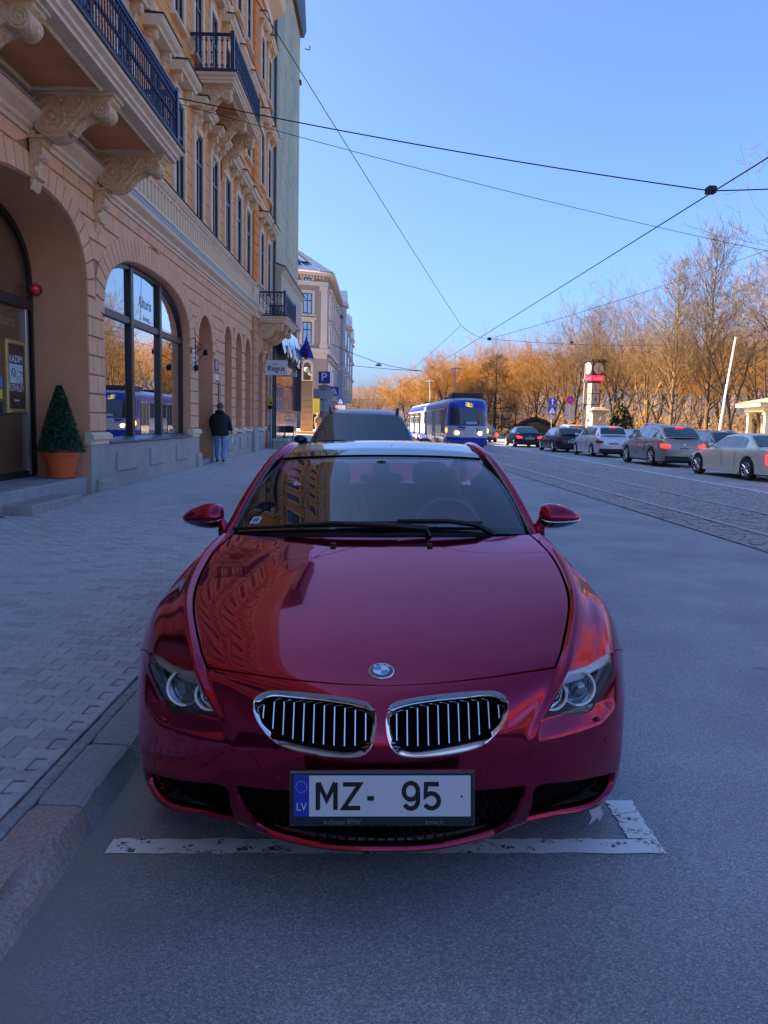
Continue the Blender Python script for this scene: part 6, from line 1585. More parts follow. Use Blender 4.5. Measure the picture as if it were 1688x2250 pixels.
MPV = dict(top=[(0, .55), (.02, .70), (.08, .85), (.20, .98), (.30, 1.02), (.75, 1.06), (.97, 1.06), (1, .8)], roof=[(.17, .98), (.38, 1.55), (.50, 1.60), (.82, 1.57), (.90, 1.50), (.985, 1.10)], wins=[(.27, .45), (.46, .66), (.67, .86)])
P_ = lambda n, c, me=.6, ro=.3: paint(n, c, me, ro)
build_car('sedan', 'pale champagne saloon nearest in the right hand traffic lane', (12.0, 25.9, 0), .10, P_('champagne_paint', (.80, .76, .62), .4), L=5.1, W=1.88, H=1.45, wb=3.05, fo=.88, r=.345, belt=.96, tail='tall', lit=True, **SEDAN)
build_car('crossover', 'grey crossover with red arrow tail lamps between the champagne saloon and the silver people carrier', (11.85, 33.9, 0), .05, P_('warm_grey_paint', (.36, .34, .32), .6), L=4.85, W=1.9, H=1.69, wb=2.79, fo=.98, r=.37, belt=1.10, rails=True, rough_trim=M_BLACK, **SUV)
build_car('people_carrier', 'silver people carrier ahead of the grey crossover', (11.6, 42.4, 0), .05, P_('silver_paint', (.72, .75, .80), .5), L=4.43, W=1.83, H=1.61, wb=2.75, fo=.82, r=.33, belt=1.04, lit=False, **MPV)
build_car('estate_car', 'dark estate car ahead of the silver people carrier', (10.95, 48.6, 0), .05, P_('dark_blue_paint', (.02, .024, .035), .5), L=4.75, W=1.84, H=1.46, wb=2.8, fo=.9, r=.335, belt=.96, lit=False, **WAGON)
build_car('sedan', 'near black saloon with red lamps ahead of the dark estate car', (10.15, 57.5, 0), .045, P_('black_blue_paint', (.014, .016, .026), .5), L=4.6, W=1.82, H=1.43, wb=2.8, fo=.8, r=.33, belt=.95, tail='wide', **SEDAN)
build_car('sedan', 'small slate grey saloon half hidden by the tram nose', (9.0, 70.5, 0), .04, P_('slate_paint', (.12, .14, .17), .6), L=4.6, W=1.8, H=1.43, wb=2.75, fo=.8, r=.33, belt=.95, tail='tall', **SEDAN)
build_car('crossover', 'beige crossover in the far lane behind the dark estate car', (14.6, 62, 0), .05, P_('beige_paint', (.45, .40, .32), .5), L=4.7, W=1.86, H=1.66, wb=2.75, fo=.9, r=.36, belt=1.08, **SUV)
build_car('estate_car', 'dark blue grey estate car in the far lane beyond the champagne saloon', (15.6, 38.2, 0), .05, P_('steel_blue_paint', (.10, .13, .18), .6), L=4.8, W=1.86, H=1.52, wb=2.85, fo=.9, r=.345, belt=.97, rails=True, **WAGON)
build_car('hatchback', 'dark car in the far lane showing only its roof between silver carrier and grey crossover', (15.2, 48.0, 0), .05, P_('black_blue_paint', (.02, .02, .02)), L=4.3, W=1.8, H=1.5, wb=2.65, fo=.85, r=.33, belt=.98, **WAGON)
SUV2 = dict(SUV); SUV2['top'] = [(0, .62), (.02, .82), (.08, .96), (.24, 1.08), (.32, 1.12), (.75, 1.14), (.97, 1.12), (1, .85)]; SUV2['roof'] = [(.235, 1.12), (.40, 1.62), (.48, 1.70), (.78, 1.68), (.86, 1.60), (.985, 1.18)]
sv = build_car('suv', 'dark blue SUV with roof rails parked directly behind the crimson coupe', (-.30, 13.6, zg(-.3, 13)), PI, P_('navy_paint', (.012, .018, .045), .5), L=4.6, W=1.86, H=1.72, wb=2.68, fo=.9, r=.36, belt=1.12, rails=True, front=True, lit=False, **SUV2)
for x0_, x1_ in ((-.62, .02), (.0, .62)): MB().tube([(x0_, 1.30, 1.185), ((x0_+x1_)/2, 1.285, 1.215), (x1_, 1.27, 1.205)], .013, 5).build('wiper', M_BLACK, sv)
sv['label'] = 'dark blue SUV with roof rails parked directly behind the crimson coupe'
build_car('hatchback', 'pale car far off to the left of the trams', (1.0, 92, zg(1, 92)), .03, P_('silver_paint', (.5, .5, .5)), L=4.3, W=1.8, H=1.5, wb=2.65, fo=.85, r=.33, belt=.98, detail=False, **WAGON)

# =====================================================================
#  trams
# =====================================================================
M_TBL = mat('tram_blue', (.015, .045, .50), rough=.3, coat=.4); M_TWH = mat('tram_white', (.66, .68, .70), rough=.35, coat=.3, noise=.05, nscale=2); M_TRF = mat('tram_roof', (.55, .58, .62), rough=.4, noise=.1, nscale=1)
M_TGL = mat('tram_glass', (.035, .055, .075), rough=.05, coat=1.); M_LITE = mat('lit_headlight', (1, .8, .5), emit=(1, .62, .25), estr=5.); M_AMB = mat('amber', (.8, .25, .02), emit=(1, .3, .05), estr=1.2)
M_DISP = mat('route_display', (.80, .58, .12), rough=.5, emit=(.9, .6, .12), estr=.25)
def plan(inset=0., lean=0., n=10):
    """half plan of the car body from the middle of the nose back along the side, as (x, y)"""
    w = 1.21-inset; P = []
    for i in range(n+1):
        a = PI/2*i/n; P.append((w*math.sin(a)**.62, inset+lean+1.15*(1-math.cos(a)**.75)))
    P += [(w, y) for y in (2, 4, 6, 8, 10, 12)]
    for i in range(n+1):
        a = PI/2*(1-i/n); P.append((w*math.sin(a)**.62 if a > 0 else 0, 14-inset-lean-1.0*(1-math.cos(a)**.75)))
    return P
def loop(z, inset=0., lean=0.):
    P = plan(inset, lean); return [(x, y, z) for x, y in P]+[(-x, y, z) for x, y in P[::-1][1:-1]]
def tram(name, label, loc, rot, lead):
    t = thing(name, label, 'tram', loc, (0, 0, rot))
    def band(nm, levels, mt): return MB().grid([loop(*l) for l in levels], closed_u=True).build(nm, mt, t, 45)
    band('skirt', [(.28, .10, .04), (.34, .02, .02), (.78, 0, 0)], M_TBL)
    band('lower_body', [(.782, -.004, 0), (1.42, -.004, .02)], M_TWH)
    if lead:
        for sg in (-1, 1): MB().box(min(1.207*sg, 1.214*sg), max(1.207*sg, 1.214*sg), 1.2, 12.9, 1.43, 2.41).build('side_panel', M_TWH, t)
    band('window_band', [(1.422, -.002, .02), (2.42, .03, .12)], M_TBL if lead else M_TWH)
    band('upper_band', [(2.422, .025, .12), (2.62, .04, .16), (2.78, .10, .22), (2.86, .17, .30)], M_TBL)
    r_ = band('roof', [(2.862, .17, .30), (2.97, .36, .5), (3.04, .65, .8), (3.07, 1.0, 1.2)], M_TRF)
    MB().add(loop(3.068, 1.0, 1.2), [tuple(range(len(loop(3.07))))]).build('roof_top', M_TRF, t)
    # side windows and doors
    for sg in (-1, 1):
        X = 1.21*sg; doors = (1.35, 6.3, 11.4) if sg < 0 else ()
        for d in doors:
            dd = MB().box(min(X-.012*sg, X+.018*sg), max(X-.012*sg, X+.018*sg), d, d+1.35, .42, 2.42).build('door', M_TWH, t)
            for k in range(4): MB().box(min(X+.019*sg, X+.026*sg), max(X+.019*sg, X+.026*sg), d+.06+.335*k, d+.31+.335*k, .62, 2.32).build('door_pane', M_TGL, dd)
            for k in (0, 2, 4): MB().box(min(X+.019*sg, X+.03*sg), max(X+.019*sg, X+.03*sg), d-.02+.335*k, d+.02+.335*k, .42, 2.42).build('door_seal', M_BLACK, dd)
        for y in (2.95, 4.05, 5.15, 7.9, 9.0, 10.1, 12.9):
            f = MB().box(min(X-.05*sg, X+.004*sg), max(X-.05*sg, X+.004*sg), y, y+1.0, 1.46, 2.36).build('window_frame', M_TWH, t)
            MB().box(min(X+.005*sg, X+.010*sg), max(X+.005*sg, X+.010*sg), y+.06, y+.94, 1.50, 2.02).build('pane', M_TGL, f); MB().box(min(X+.005*sg, X+.010*sg), max(X+.005*sg, X+.010*sg), y+.06, y+.94, 2.06, 2.32).build('pane', M_TGL, f)
        MB().box(min(X-.01*sg, X+.010*sg), max(X-.01*sg, X+.010*sg), 1.2, 13, 1.425, 1.45).build('waist_rail', M_TBL, t)
        if sg < 0: MB().box(-1.235, -1.205, 4.2, 5.9, .30, .62).build('bogie_cover', M_STEP, t); MB().box(-1.24, -1.2, 2.9, 4.0, .18, .42).build('bogie', M_DARK, t)
    # windscreen: a piece of the window band pushed out
    def nose(z0, z1, a0, a1, off, nm, mt, l0, l1, i0=0., i1=0.):
        rows_ = []
        for k in range(5):
            f = k/4; z = z0+(z1-z0)*f; P = plan(i0+(i1-i0)*f, l0+(l1-l0)*f, 20)[:21]; full = [(-x, y) for x, y in P[::-1][:-1]]+P
            rows_.append([(x*1.004, y-off, z) for x, y in full if a0 <= x <= a1])
        return MB().grid(rows_).build(nm, mt, t, 60)
    MB().box(-1.0, 1.0, .9, 13, .2, .5).build('underframe', M_DARK, t)
    for y in (2.6, 4.2, 9.4, 11.0):
        for sg in (-1, 1): MB().lathe([(.33, 0), (.33, .1*sg), (.0005, .1*sg)], o=(.72*sg, y, .33), axis='x', n=16).build('wheel', M_DARK, t)
    nose(1.50, 2.40, -1.06, 1.06, .012, 'windscreen', M_TGL, .025, .115, 0, .03)
    if lead:
        nose(2.47, 2.80, -.24, .34, .05, 'route_box', M_DISP, .12, .22, .03, .11)
        text('route_number', '5', .30, M_INK, t, frame((.05, .065, 2.635), (1, 0, 0), (0, .25, 1)), .004)
        for x in (-.63, .63):
            MB().lathe([(.13, .0), (.12, -.05), (.10, -.06)], o=(x, .07, 1.02), axis='y', n=18).build('lamp_ring', M_CHROME, t)
            MB().lathe([(.105, -.055), (.07, -.075), (.0005, -.085)], o=(x, .07, 1.02), axis='y', n=18).build('headlight', M_LITE, t)
        for x in (-1.16, 1.16): MB().sphere((x, .62, 1.16), .075, 8, sz=1.8).build('indicator', M_AMB, t)
        MB().box(-.62, -.20, -.03, .06, 1.30, 1.39).build('blue_label', M_TBL, t)
        text('fleet_number', '30166', .12, M_INK, t, frame((-.38, -.02, 1.235), (1, 0, 0), (0, 0, 1)), .002)
        MB().box(.42, .54, .02, .08, 1.16, 1.30).build('crest', mat('teal_crest', (.02, .18, .25), rough=.4), t); MB().tube([(.60, .05, 1.16), (.66, .06, 1.28), (.72, .08, 1.18), (.80, .12, 1.30)], .014, 4).build('logo_mark', M_INK, t)
        for x in (-.35, .4): MB().tube([(x, -.035, 1.47), (x+.22, -.03, 1.72)], .012, 4).build('wiper', M_BLACK, t)
        MB().box(-.15, .45, -.005, .035, 1.53, 1.66).build('route_card', M_TWH, t)
        MB().sphere((.52, .62, 1.80), .16, 10, sz=1.2).build('driver', mat('driver_dark', (.03, .035, .05)), t)
        MB().cbox(-.85, .85, 1.1, 2.9, 3.02, 3.28, .06).build('roof_box', mat('roof_box_dark', (.05, .035, .04), rough=.6), t)
        MB().box(-.35, .35, -.28, .1, .22, .36).build('coupler', M_DARK, t)
        MB().box(-1.05, 1.05, -.03, .2, .40, .62).build('bumper', M_TBL, t)
    pl2 = MB(); pl2.tube([(0, 6.5, 3.1), (-.25, 4.6, 4.0), (-.45, 3.2, 4.75)], [.05, .035, .03], 5); pl2.tube([(-.75, 3.2, 4.72), (-.45, 3.15, 4.8), (-.1, 3.1, 4.78)], .03, 5)
    pl2.build('current_collector', mat('pole_blue_grey', (.30, .40, .50), rough=.5), t)
    MB().cbox(-.5, .5, 5.6, 7.4, 3.05, 3.2, .05).build('collector_base', M_DARK, t)
    return t
ta = .042
tram('tram', 'blue and white tram with lit headlights and a yellow 5', (4.85, 44.6, .0), ta, True)
tram('tram', 'sunlit trailing tram car coupled behind the tram with the 5', (4.85-15.0*math.sin(ta), 44.6+15.0*math.cos(ta), .0), ta, False)

# =====================================================================
#  street furniture
# =====================================================================
M_POST = mat('galvanised_post', (.33, .34, .35), rough=.5, metal=.5); M_SBLUE = mat('sign_blue', (.012, .06, .50), rough=.35); M_SPURP = mat('parking_blue', (.05, .045, .40), rough=.35)
M_SRED = mat('sign_red', (.60, .03, .05), rough=.35); M_BACK = mat('sign_back_grey', (.36, .36, .36), rough=.5)
def post(par, h, r=.035): MB().cyl((0, .05, 0), (0, .05, h), r, n=8).build('post', M_POST, par)
def ped_face(par, s, z, blue=M_SBLUE):
    MB().cbox(-s/2, s/2, -.02, .02, z-s/2, z+s/2, .01, ax=1).build('blue_panel', blue, par)
    MB().box(-s*.46, s*.46, -.0225, -.021, z-s*.46, z-s*.455+.006).build('rim', M_SIGNW, par)
    MB().prism([(-s*.40, z-s*.34), (s*.40, z-s*.34), (0, z+s*.38)], -.025, -.021).build('white_triangle', M_SIGNW, par)
    g = MB(); g.lathe([(s*.045, 0), (.0003, -.001)], o=(0, -.026, z+s*.10), axis='y', n=10); g.tube([(0, -.027, z+s*.05), (0, -.027, z-s*.10)], s*.035, 4); g.tube([(0, -.027, z-s*.10), (s*.10, -.027, z-s*.28)], s*.024, 4); g.tube([(0, -.027, z-s*.10), (-s*.09, -.027, z-s*.28)], s*.024, 4); g.tube([(-s*.10, -.027, z-s*.03), (s*.10, -.027, z-s*.02)], s*.02, 4)
    for k in (-2, -1, 1, 2): g.box(s*.075*k*2-s*.03, s*.075*k*2+s*.03, -.0262, -.0255, z-s*.32, z-s*.24)
    g.build('walker_mark', M_INK, par)
# parking sign on the left pavement
y = 40; o = thing('parking_sign', 'blue square P parking sign with a pale text plate on the left pavement', 'sign', (-2.9, y, zg(-2.9, y)))
b = zg(-2.9, y); z = 3.66-b; post(o, z+.35)
MB().cbox(-.29, .29, -.02, .02, z-.30, z+.30, .01, ax=1).build('blue_panel', M_SPURP, o)
text('letter_p', 'P', .58, M_SIGNW, o, frame((-.01, -.024, z+.01), (1, 0, 0), (0, 0, 1)), .002, bold=.006)
MB().cbox(-.29, .29, -.02, .02, z-.66, z-.36, .01, ax=1).build('text_plate', M_BACK, o)
for k in range(3): MB().box(-.17, .17-.05*k, -.0225, -.021, z-.43-.085*k-.012, z-.43-.085*k+.012).build('text_line', M_INK, o)
MB().box(-.06, .02, -.023, -.021, z-.345, z-.315).build('symbol', M_INK, o)
o = thing('back_of_signs', 'two grey blank sign backs on a post behind the parking sign', 'sign', (-3.2, 46, zg(-3.2, 46)))
post(o, 3.2)
for z in (2.75, 2.05): MB().cbox(-.36, .36, -.03, .0, z-.30, z+.30, .01, ax=1).build('blank_back', mat('pale_back', (.42, .46, .47), rough=.5), o); MB().box(-.40, .40, -.01, .04, z-.03, z+.03).build('rail', M_POST, o)
# crossing signs
o = thing('crossing_sign', 'blue pedestrian crossing sign above a pale plate with red arrows', 'sign', (-3.3, 55, zg(-3.3, 55)))
z = 3.35-zg(-3.3, 55)+.2; post(o, z+.3); ped_face(o, .62, z)
MB().cbox(-.28, .28, -.02, .02, z-.68, z-.38, .01, ax=1).build('arrow_plate', mat('cream_plate', (.72, .66, .52), rough=.5), o)  # plate in a plain warm cream
for s in (-1, 1): MB().prism([(s*.20-.02, z-.63), (s*.20+.02, z-.63), (s*.20+.02, z-.50), (s*.20+.05, z-.50), (s*.20, z-.42), (s*.20-.05, z-.50), (s*.20-.02, z-.50)], -.024, -.021).build('arrow_mark', M_SRED, o)
o = thing('crossing_sign', 'smaller farther blue crossing sign just right of the one with arrows', 'sign', (-4.05, 78, zg(-4, 78)))
z = 3.2-zg(-4, 78)+.25; post(o, z+.3); ped_face(o, .60, z); MB().cbox(-.5, .5, -.02, .02, z-1.15, z-.40, .01, ax=1).build('lower_panel', mat('cream_plate', (.72, .66, .52)), o)
o = thing('shop_awning', 'brick red awning of a far shop left of the crossing signs', 'awning', (-5.0, 80, 2.0))
MB().prism([(0, .9), (1.3, .5), (1.3, .15), (0, .15)], -2.2, 2.2).build('cloth', mat('awning_red', (.28, .05, .03), rough=.8), o)
# lit stone pillar with two globes
o = thing('lamp_pillar', 'square stone gate pillar with two white globes, its left side lit by the sun', 'pillar', (-5.80, 62.0, .42))
M_PIL = mat('sandstone', (.50, .33, .17), rough=.8, noise=.12, nscale=4)
for k in range(8): MB().cbox(-.44, .44, -.44, .44, .28+.47*k+.01, .28+.47*(k+1)-.005, .012).build('stone_course', M_PIL, o)
MB().box(-.42, .42, -.42, .42, .1, 4.04).build('core', mat('sand_joint', (.25, .16, .09)), o)
MB().cbox(-1.0, .7, -.75, .75, -.2, .28, .04).build('plinth', M_PIL, o); MB().cbox(-.62, .52, -.52, .52, 4.045, 4.16, .03).build('cap', M_PIL, o)
M_GLOBE = mat('globe_glass', (.80, .68, .45), rough=.25, coat=.5)
for (x, z) in ((-.06, 4.98), (.24, 4.72)):
    MB().sphere((x, 0, z), .20, 18).build('globe', M_GLOBE, o, 80); MB().tube([(.05, 0, 4.15), (x, 0, z-.2)], .03, 6).build('globe_stem', M_BLACK, o)
MB().tube([(-.44, -.3, 4.1), (-.85, -.3, 4.1), (-.85, -.3, 3.35), (-.44, -.3, 3.3)], .03, 5).build('wall_bracket', M_CREAM, o)
# right side: arrow and crossing sign, no stopping sign
o = thing('arrow_sign', 'round blue ahead-only arrow sign over a crossing sign beyond the dark saloon', 'sign', (16.95, 80, .0))
post(o, 4.35)
MB().lathe([(.40, -.02), (.40, .02), (.0005, .02)], o=(0, 0, 3.92), axis='y', n=28).build('blue_disc', M_SBLUE, o); MB().lathe([(.40, -.021), (.0005, -.021)], o=(0, 0, 3.92), axis='y', n=28).build('disc_face', M_SBLUE, o)
MB().prism([(-.045, 3.64), (.045, 3.64), (.045, 4.02), (.15, 4.02), (0, 4.22), (-.15, 4.02), (-.045, 4.02)], -.03, -.023).build('white_arrow', M_SIGNW, o)
ped_face(o, .84, 3.04); MB().cbox(-.38, .38, -.02, .02, 2.18, 2.54, .01, ax=1).build('text_plate', M_BACK, o)
for s in (-1, 1): MB().box(s*.27-.03, s*.27+.03, -.0225, -.021, 2.25, 2.47).build('text_line', M_INK, o)
o = thing('no_stopping_sign', 'round red and blue no-stopping sign above six grey plates', 'sign', (18.7, 80, .11))
post(o, 4.5)
MB().lathe([(.42, -.02), (.42, .02), (.0005, .02)], o=(0, 0, 4.02), axis='y', n=28).build('back_disc', M_SRED, o); MB().lathe([(.42, -.021), (.0005, -.0212)], o=(0, 0, 4.02), axis='y', n=28).build('red_disc', M_SRED, o)
MB().lathe([(.33, -.022), (.0005, -.0225)], o=(0, 0, 4.02), axis='y', n=28).build('blue_disc', M_SBLUE, o)
for a in (45, -45): MB().box(-.33, .33, -.026-.0006*(a > 0), -.0235, -.045, .045).xf(Matrix.Translation((0, 0, 4.02)) @ Matrix.Rotation(R(a), 4, 'Y')).build('red_bar', M_SRED, o)
for i in (-1, 1):
    for k in range(3): MB().cbox(i*.27-.24, i*.27+.24, -.02, .0, 3.05-.52*k, 3.50-.52*k, .01, ax=1).build('grey_plate', M_BACK, o)
o = thing('street_pole', 'tall thin grey steel pole left of the clock column', 'pole', (20.0, 80, .11)); MB().cyl((0, 0, 0), (.1, 0, 7.6), .10, .07, 8).build('pole', M_POST, o); MB().box(-.1, .14, -.12, .05, 5.8, 6.1).build('collar', M_BACK, o)
# clock column
ck = thing('clock_column', 'square advertising clock column with letters LAIMA under a red band', 'clock', (23.6, 90, .13), (0, 0, .30))
M_CPK = mat('clock_pink', (.58, .46, .43), rough=.5); M_CDK = mat('clock_dark', (.035, .02, .018), rough=.4); M_CRED = mat('lit_red_band', (.75, .02, .05), rough=.3, emit=(1, .015, .04), estr=.35)
for k, ch in enumerate('LAIMA'[::-1]):
    z0 = .3+1.20*k; MB().box(-.49, .49, -.49, .49, z0, z0+1.12).build('letter_panel', M_CPK, ck)
    MB().box(-.515, .515, -.515, .515, z0+1.12, z0+1.195).build('dark_rail', M_CDK, ck)
    for T in (Matrix.Identity(4), Matrix.Rotation(-PI/2, 4, 'Z')): text('letter', ch, .95, M_CDK, ck, T @ frame((0, -.497, z0+.56), (1, 0, 0), (0, 0, 1)), .004, sx=.62, bold=.01)
for sx in (-1, 1):
    for sy in (-1, 1): MB().box(sx*.5-.03, sx*.5+.03, sy*.5-.03, sy*.5+.03, .1, 6.3).build('corner_bar', M_CDK, ck)
MB().box(-.62, .62, -.62, .62, -.1, .29).build('base', M_CDK, ck); MB().cbox(-.55, .55, -.55, .55, 6.31, 6.45, .03).build('neck', M_CDK, ck)
MB().cbox(-.74, .74, -.74, .74, 6.451, 7.05, .02).build('red_band', M_CRED, ck)
M_SCR = mat('pink_script', (.8, .12, .35), emit=(1, .12, .35), estr=.4)
for T in (Matrix.Identity(4), Matrix.Rotation(-PI/2, 4, 'Z')): text('band_lettering', 'Laima', .50, M_SCR, ck, T @ frame((0, -.748, 6.75), (1, .0, 0), (0.15, 0, 1)), .003)
MB().cbox(-.82, .82, -.82, .82, 7.051, 8.55, .03).build('clock_case', M_CDK, ck); MB().cbox(-.96, .96, -.96, .96, 8.551, 8.78, .05).build('case_roof', M_CDK, ck)
for T in (Matrix.Identity(4), Matrix.Rotation(-PI/2, 4, 'Z')):
    d = MB().lathe([(.64, -.825), (.60, -.845), (.0005, -.846)], o=(0, 0, 7.82), axis='y', n=36).xf(T).build('dial', M_CPK if T == Matrix.Identity(4) else mat('dial_sunlit_white', (.8, .76, .62), rough=.5), ck, 50)  # left dial painted whiter as if sunlit; front dial keeps the dull pink
    MB().box(-.03, .03, -.856, -.848, 7.42, 7.85).xf(T).build('minute_hand', M_CDK, d); MB().box(-.035, .035, -.862, -.857, 7.80, 8.10).xf(T @ Matrix.Translation((0, 0, 7.82)) @ Matrix.Rotation(R(8), 4, 'Y') @ Matrix.Translation((0, 0, -7.82))).build('hour_hand', M_CDK, d)
    for h in range(12): MB().box(-.02, .02, -.850, -.8465, .50, .58).xf(T @ Matrix.Translation((0, 0, 7.82)) @ Matrix.Rotation(R(30*h), 4, 'Y')).build('hour_mark', M_CDK, d)
# stone gate pedestal, pavilion, leaning white pole, traffic light
o = thing('stone_pedestal', 'grey stone park gate pedestal with a moulded cap by the clock column', 'pedestal', (22.6, 84, .12))
M_PED = mat('pedestal_stone', (.36, .33, .29), rough=.8, noise=.12, nscale=3)
MB().cbox(-.70, .70, -.70, .70, 0, 2.75, .04).build('shaft', M_PED, o); MB().cbox(-.80, .80, -.80, .80, 2.751, 3.0, .08).build('cornice', M_PED, o); MB().cbox(-.95, .95, -.95, .95, 3.001, 3.2, .05).build('cap', M_PED, o); MB().cbox(-.6, .6, -.6, .6, 3.201, 3.42, .12).build('top_block', M_PED, o)
pv = thing('park_pavilion', 'cream park pavilion with square columns and flat roof at the right edge', 'pavilion', (35.2, 71, .3))
M_PAV = mat('pavilion_cream', (.80, .73, .55), rough=.6)
for x in (-1.9, -.55, .8, 2.2):
    for y in (-1.6, 1.6): MB().cbox(x-.16, x+.16, y-.16, y+.16, 0, 2.6, .02).build('column', M_PAV, pv); MB().cbox(x-.24, x+.24, y-.24, y+.24, 2.601, 2.85, .05).build('capital', M_PAV, pv)
MB().cbox(-2.3, 2.6, -1.9, 1.9, 2.851, 3.25, .03).build('beam', M_PAV, pv); MB().cbox(-2.9, 3.2, -2.4, 2.4, 3.251, 3.6, .08).build('eaves', M_PAV, pv); MB().add([(-3, -2.5, 3.61), (3.3, -2.5, 3.61), (3.3, 2.5, 3.61), (-3, 2.5, 3.61), (.15, 0, 4.35)], [(0, 1, 4), (1, 2, 4), (2, 3, 4), (3, 0, 4), (3, 2, 1, 0)]).build('roof', mat('pavilion_roof', (.40, .32, .22), rough=.8), pv)
o = thing('flag_pole', 'leaning white painted pole among the trees on the right', 'pole', (25.3, 60, .15)); MB().tube([(0, 0, 0), (.30, 0, 4.0), (.78, 0, 8.2)], [.11, .09, .07], 8).build('pole', M_SIGNW, o); MB().cyl((0, 0, 0), (.19, 0, 2.5), .15, n=8).build('sleeve', mat('sleeve_grey', (.4, .38, .34)), o)
o = thing('traffic_light', 'small traffic light showing green among the right hand trees', 'traffic light', (34.6, 85, .2)); MB().cyl((0, 0, 0), (0, 0, 2.3), .05, n=6).build('post', M_POST, o); MB().cbox(-.16, .16, -.12, .12, 1.7, 2.6, .02, ax=1).build('housing', M_BLACK, o)
for k, (c, e) in enumerate((((.02, .5, .15), (0, 1, .25)), ((.15, .09, .01), None), ((.15, .01, .01), None))): MB().lathe([(.1, -.122), (.0005, -.14)], o=(0, 0, 1.86+.28*k), axis='y', n=12).build('lens', mat('lens_%d' % (k+1), c, emit=e, estr=2.0), o)
# overhead wires
M_WIRE = mat('wire', (.012, .012, .014), rough=.5)
def wire(name, label, pts, r, sag=0., parts=(), cat='wire'):
    o = thing(name, label, cat, (0, 0, 0)); P = []
    for a, b in zip(pts[:-1], pts[1:]):
        a, b = Vector(a), Vector(b)
        for i in range(16): P.append(tuple(a+(b-a)*i/16-Vector((0, 0, sag*4*(i/16)*(1-i/16)))))
    P.append(tuple(pts[-1])); MB().tube(P, r, 5).build('cable', M_WIRE, o)
    for (p, s) in parts: MB().cbox(p[0]-s, p[0]+s, p[1]-s, p[1]+s, p[2]-s*.8, p[2]+s*.8, s*.3).build('clamp', M_WIRE, o)
    return o
def cw(y): return (trk(y), y, 6.0)
J1 = (6.27, 16, 6.12)
wire('contact_wire', 'taut black tram contact wire running up the street over the rails', [(trk(-5), -5, 6.05), (trk(16)+.03, 16, 6.08), cw(60), cw(110)], .013, parts=[((J1[0], J1[1], J1[2]+.02), .085)])
wire('span_wire', 'thick black span wire from the balcony house to the contact wire clamp', [(FX, 17.8, 8.35), J1, (16, 14.6, 6.6)], .013, .10)
wire('span_wire', 'thin dark span wire below the thick one, running to the right edge', [(FX, 17.9, 8.30), (18, 28.6, 7.0)], .008, .25)
wire('pull_off_wire', 'steep dark wire from the upper house front down to the far wire node', [(FX+.1, 19.3, 13.6), (4.75, 50, 7.55)], .014, .1)
wire('pull_off_wire', 'short dark wire from the far node down behind the tram', [(4.75, 50, 7.55), (2.4, 72, 6.0)], .014)
wire('pull_off_wire', 'dark wire from the far node right to the tree line', [(4.75, 50, 7.55), (7.3, 56, 7.4), (22, 62, 7.9)], .014, .2, [((7.3, 56, 7.4), .12), ((13.6, 58.6, 7.55), .10)])
wire('span_wire', 'dark wire rising from the tree line to the right edge', [(7.3, 56, 7.4), (20.4, 39, 10.9)], .014, .2)
o = wire('lamp_wire', 'thin wire with a hanging lamp beyond the corner house', [(CXR+.3, 92, 10.2), (-.5, 92, 8.2), (4.5, 95, 7.6)], .03, .1)
MB().lathe([(.05, .3), (.10, .2), (.38, .0), (.36, -.08), (.0005, -.16)], o=(-.5, 92, 7.95), n=16).build('hanging_lamp', mat('lamp_grey', (.22, .23, .25), rough=.5), o)
wire('lamp_wire', 'lower thin wire from the corner house towards the trees', [(CXR+.3, 96, 8.3), (5, 100, 7.9)], .03, .1)
# birds-eye bracket lamp handled with the office block

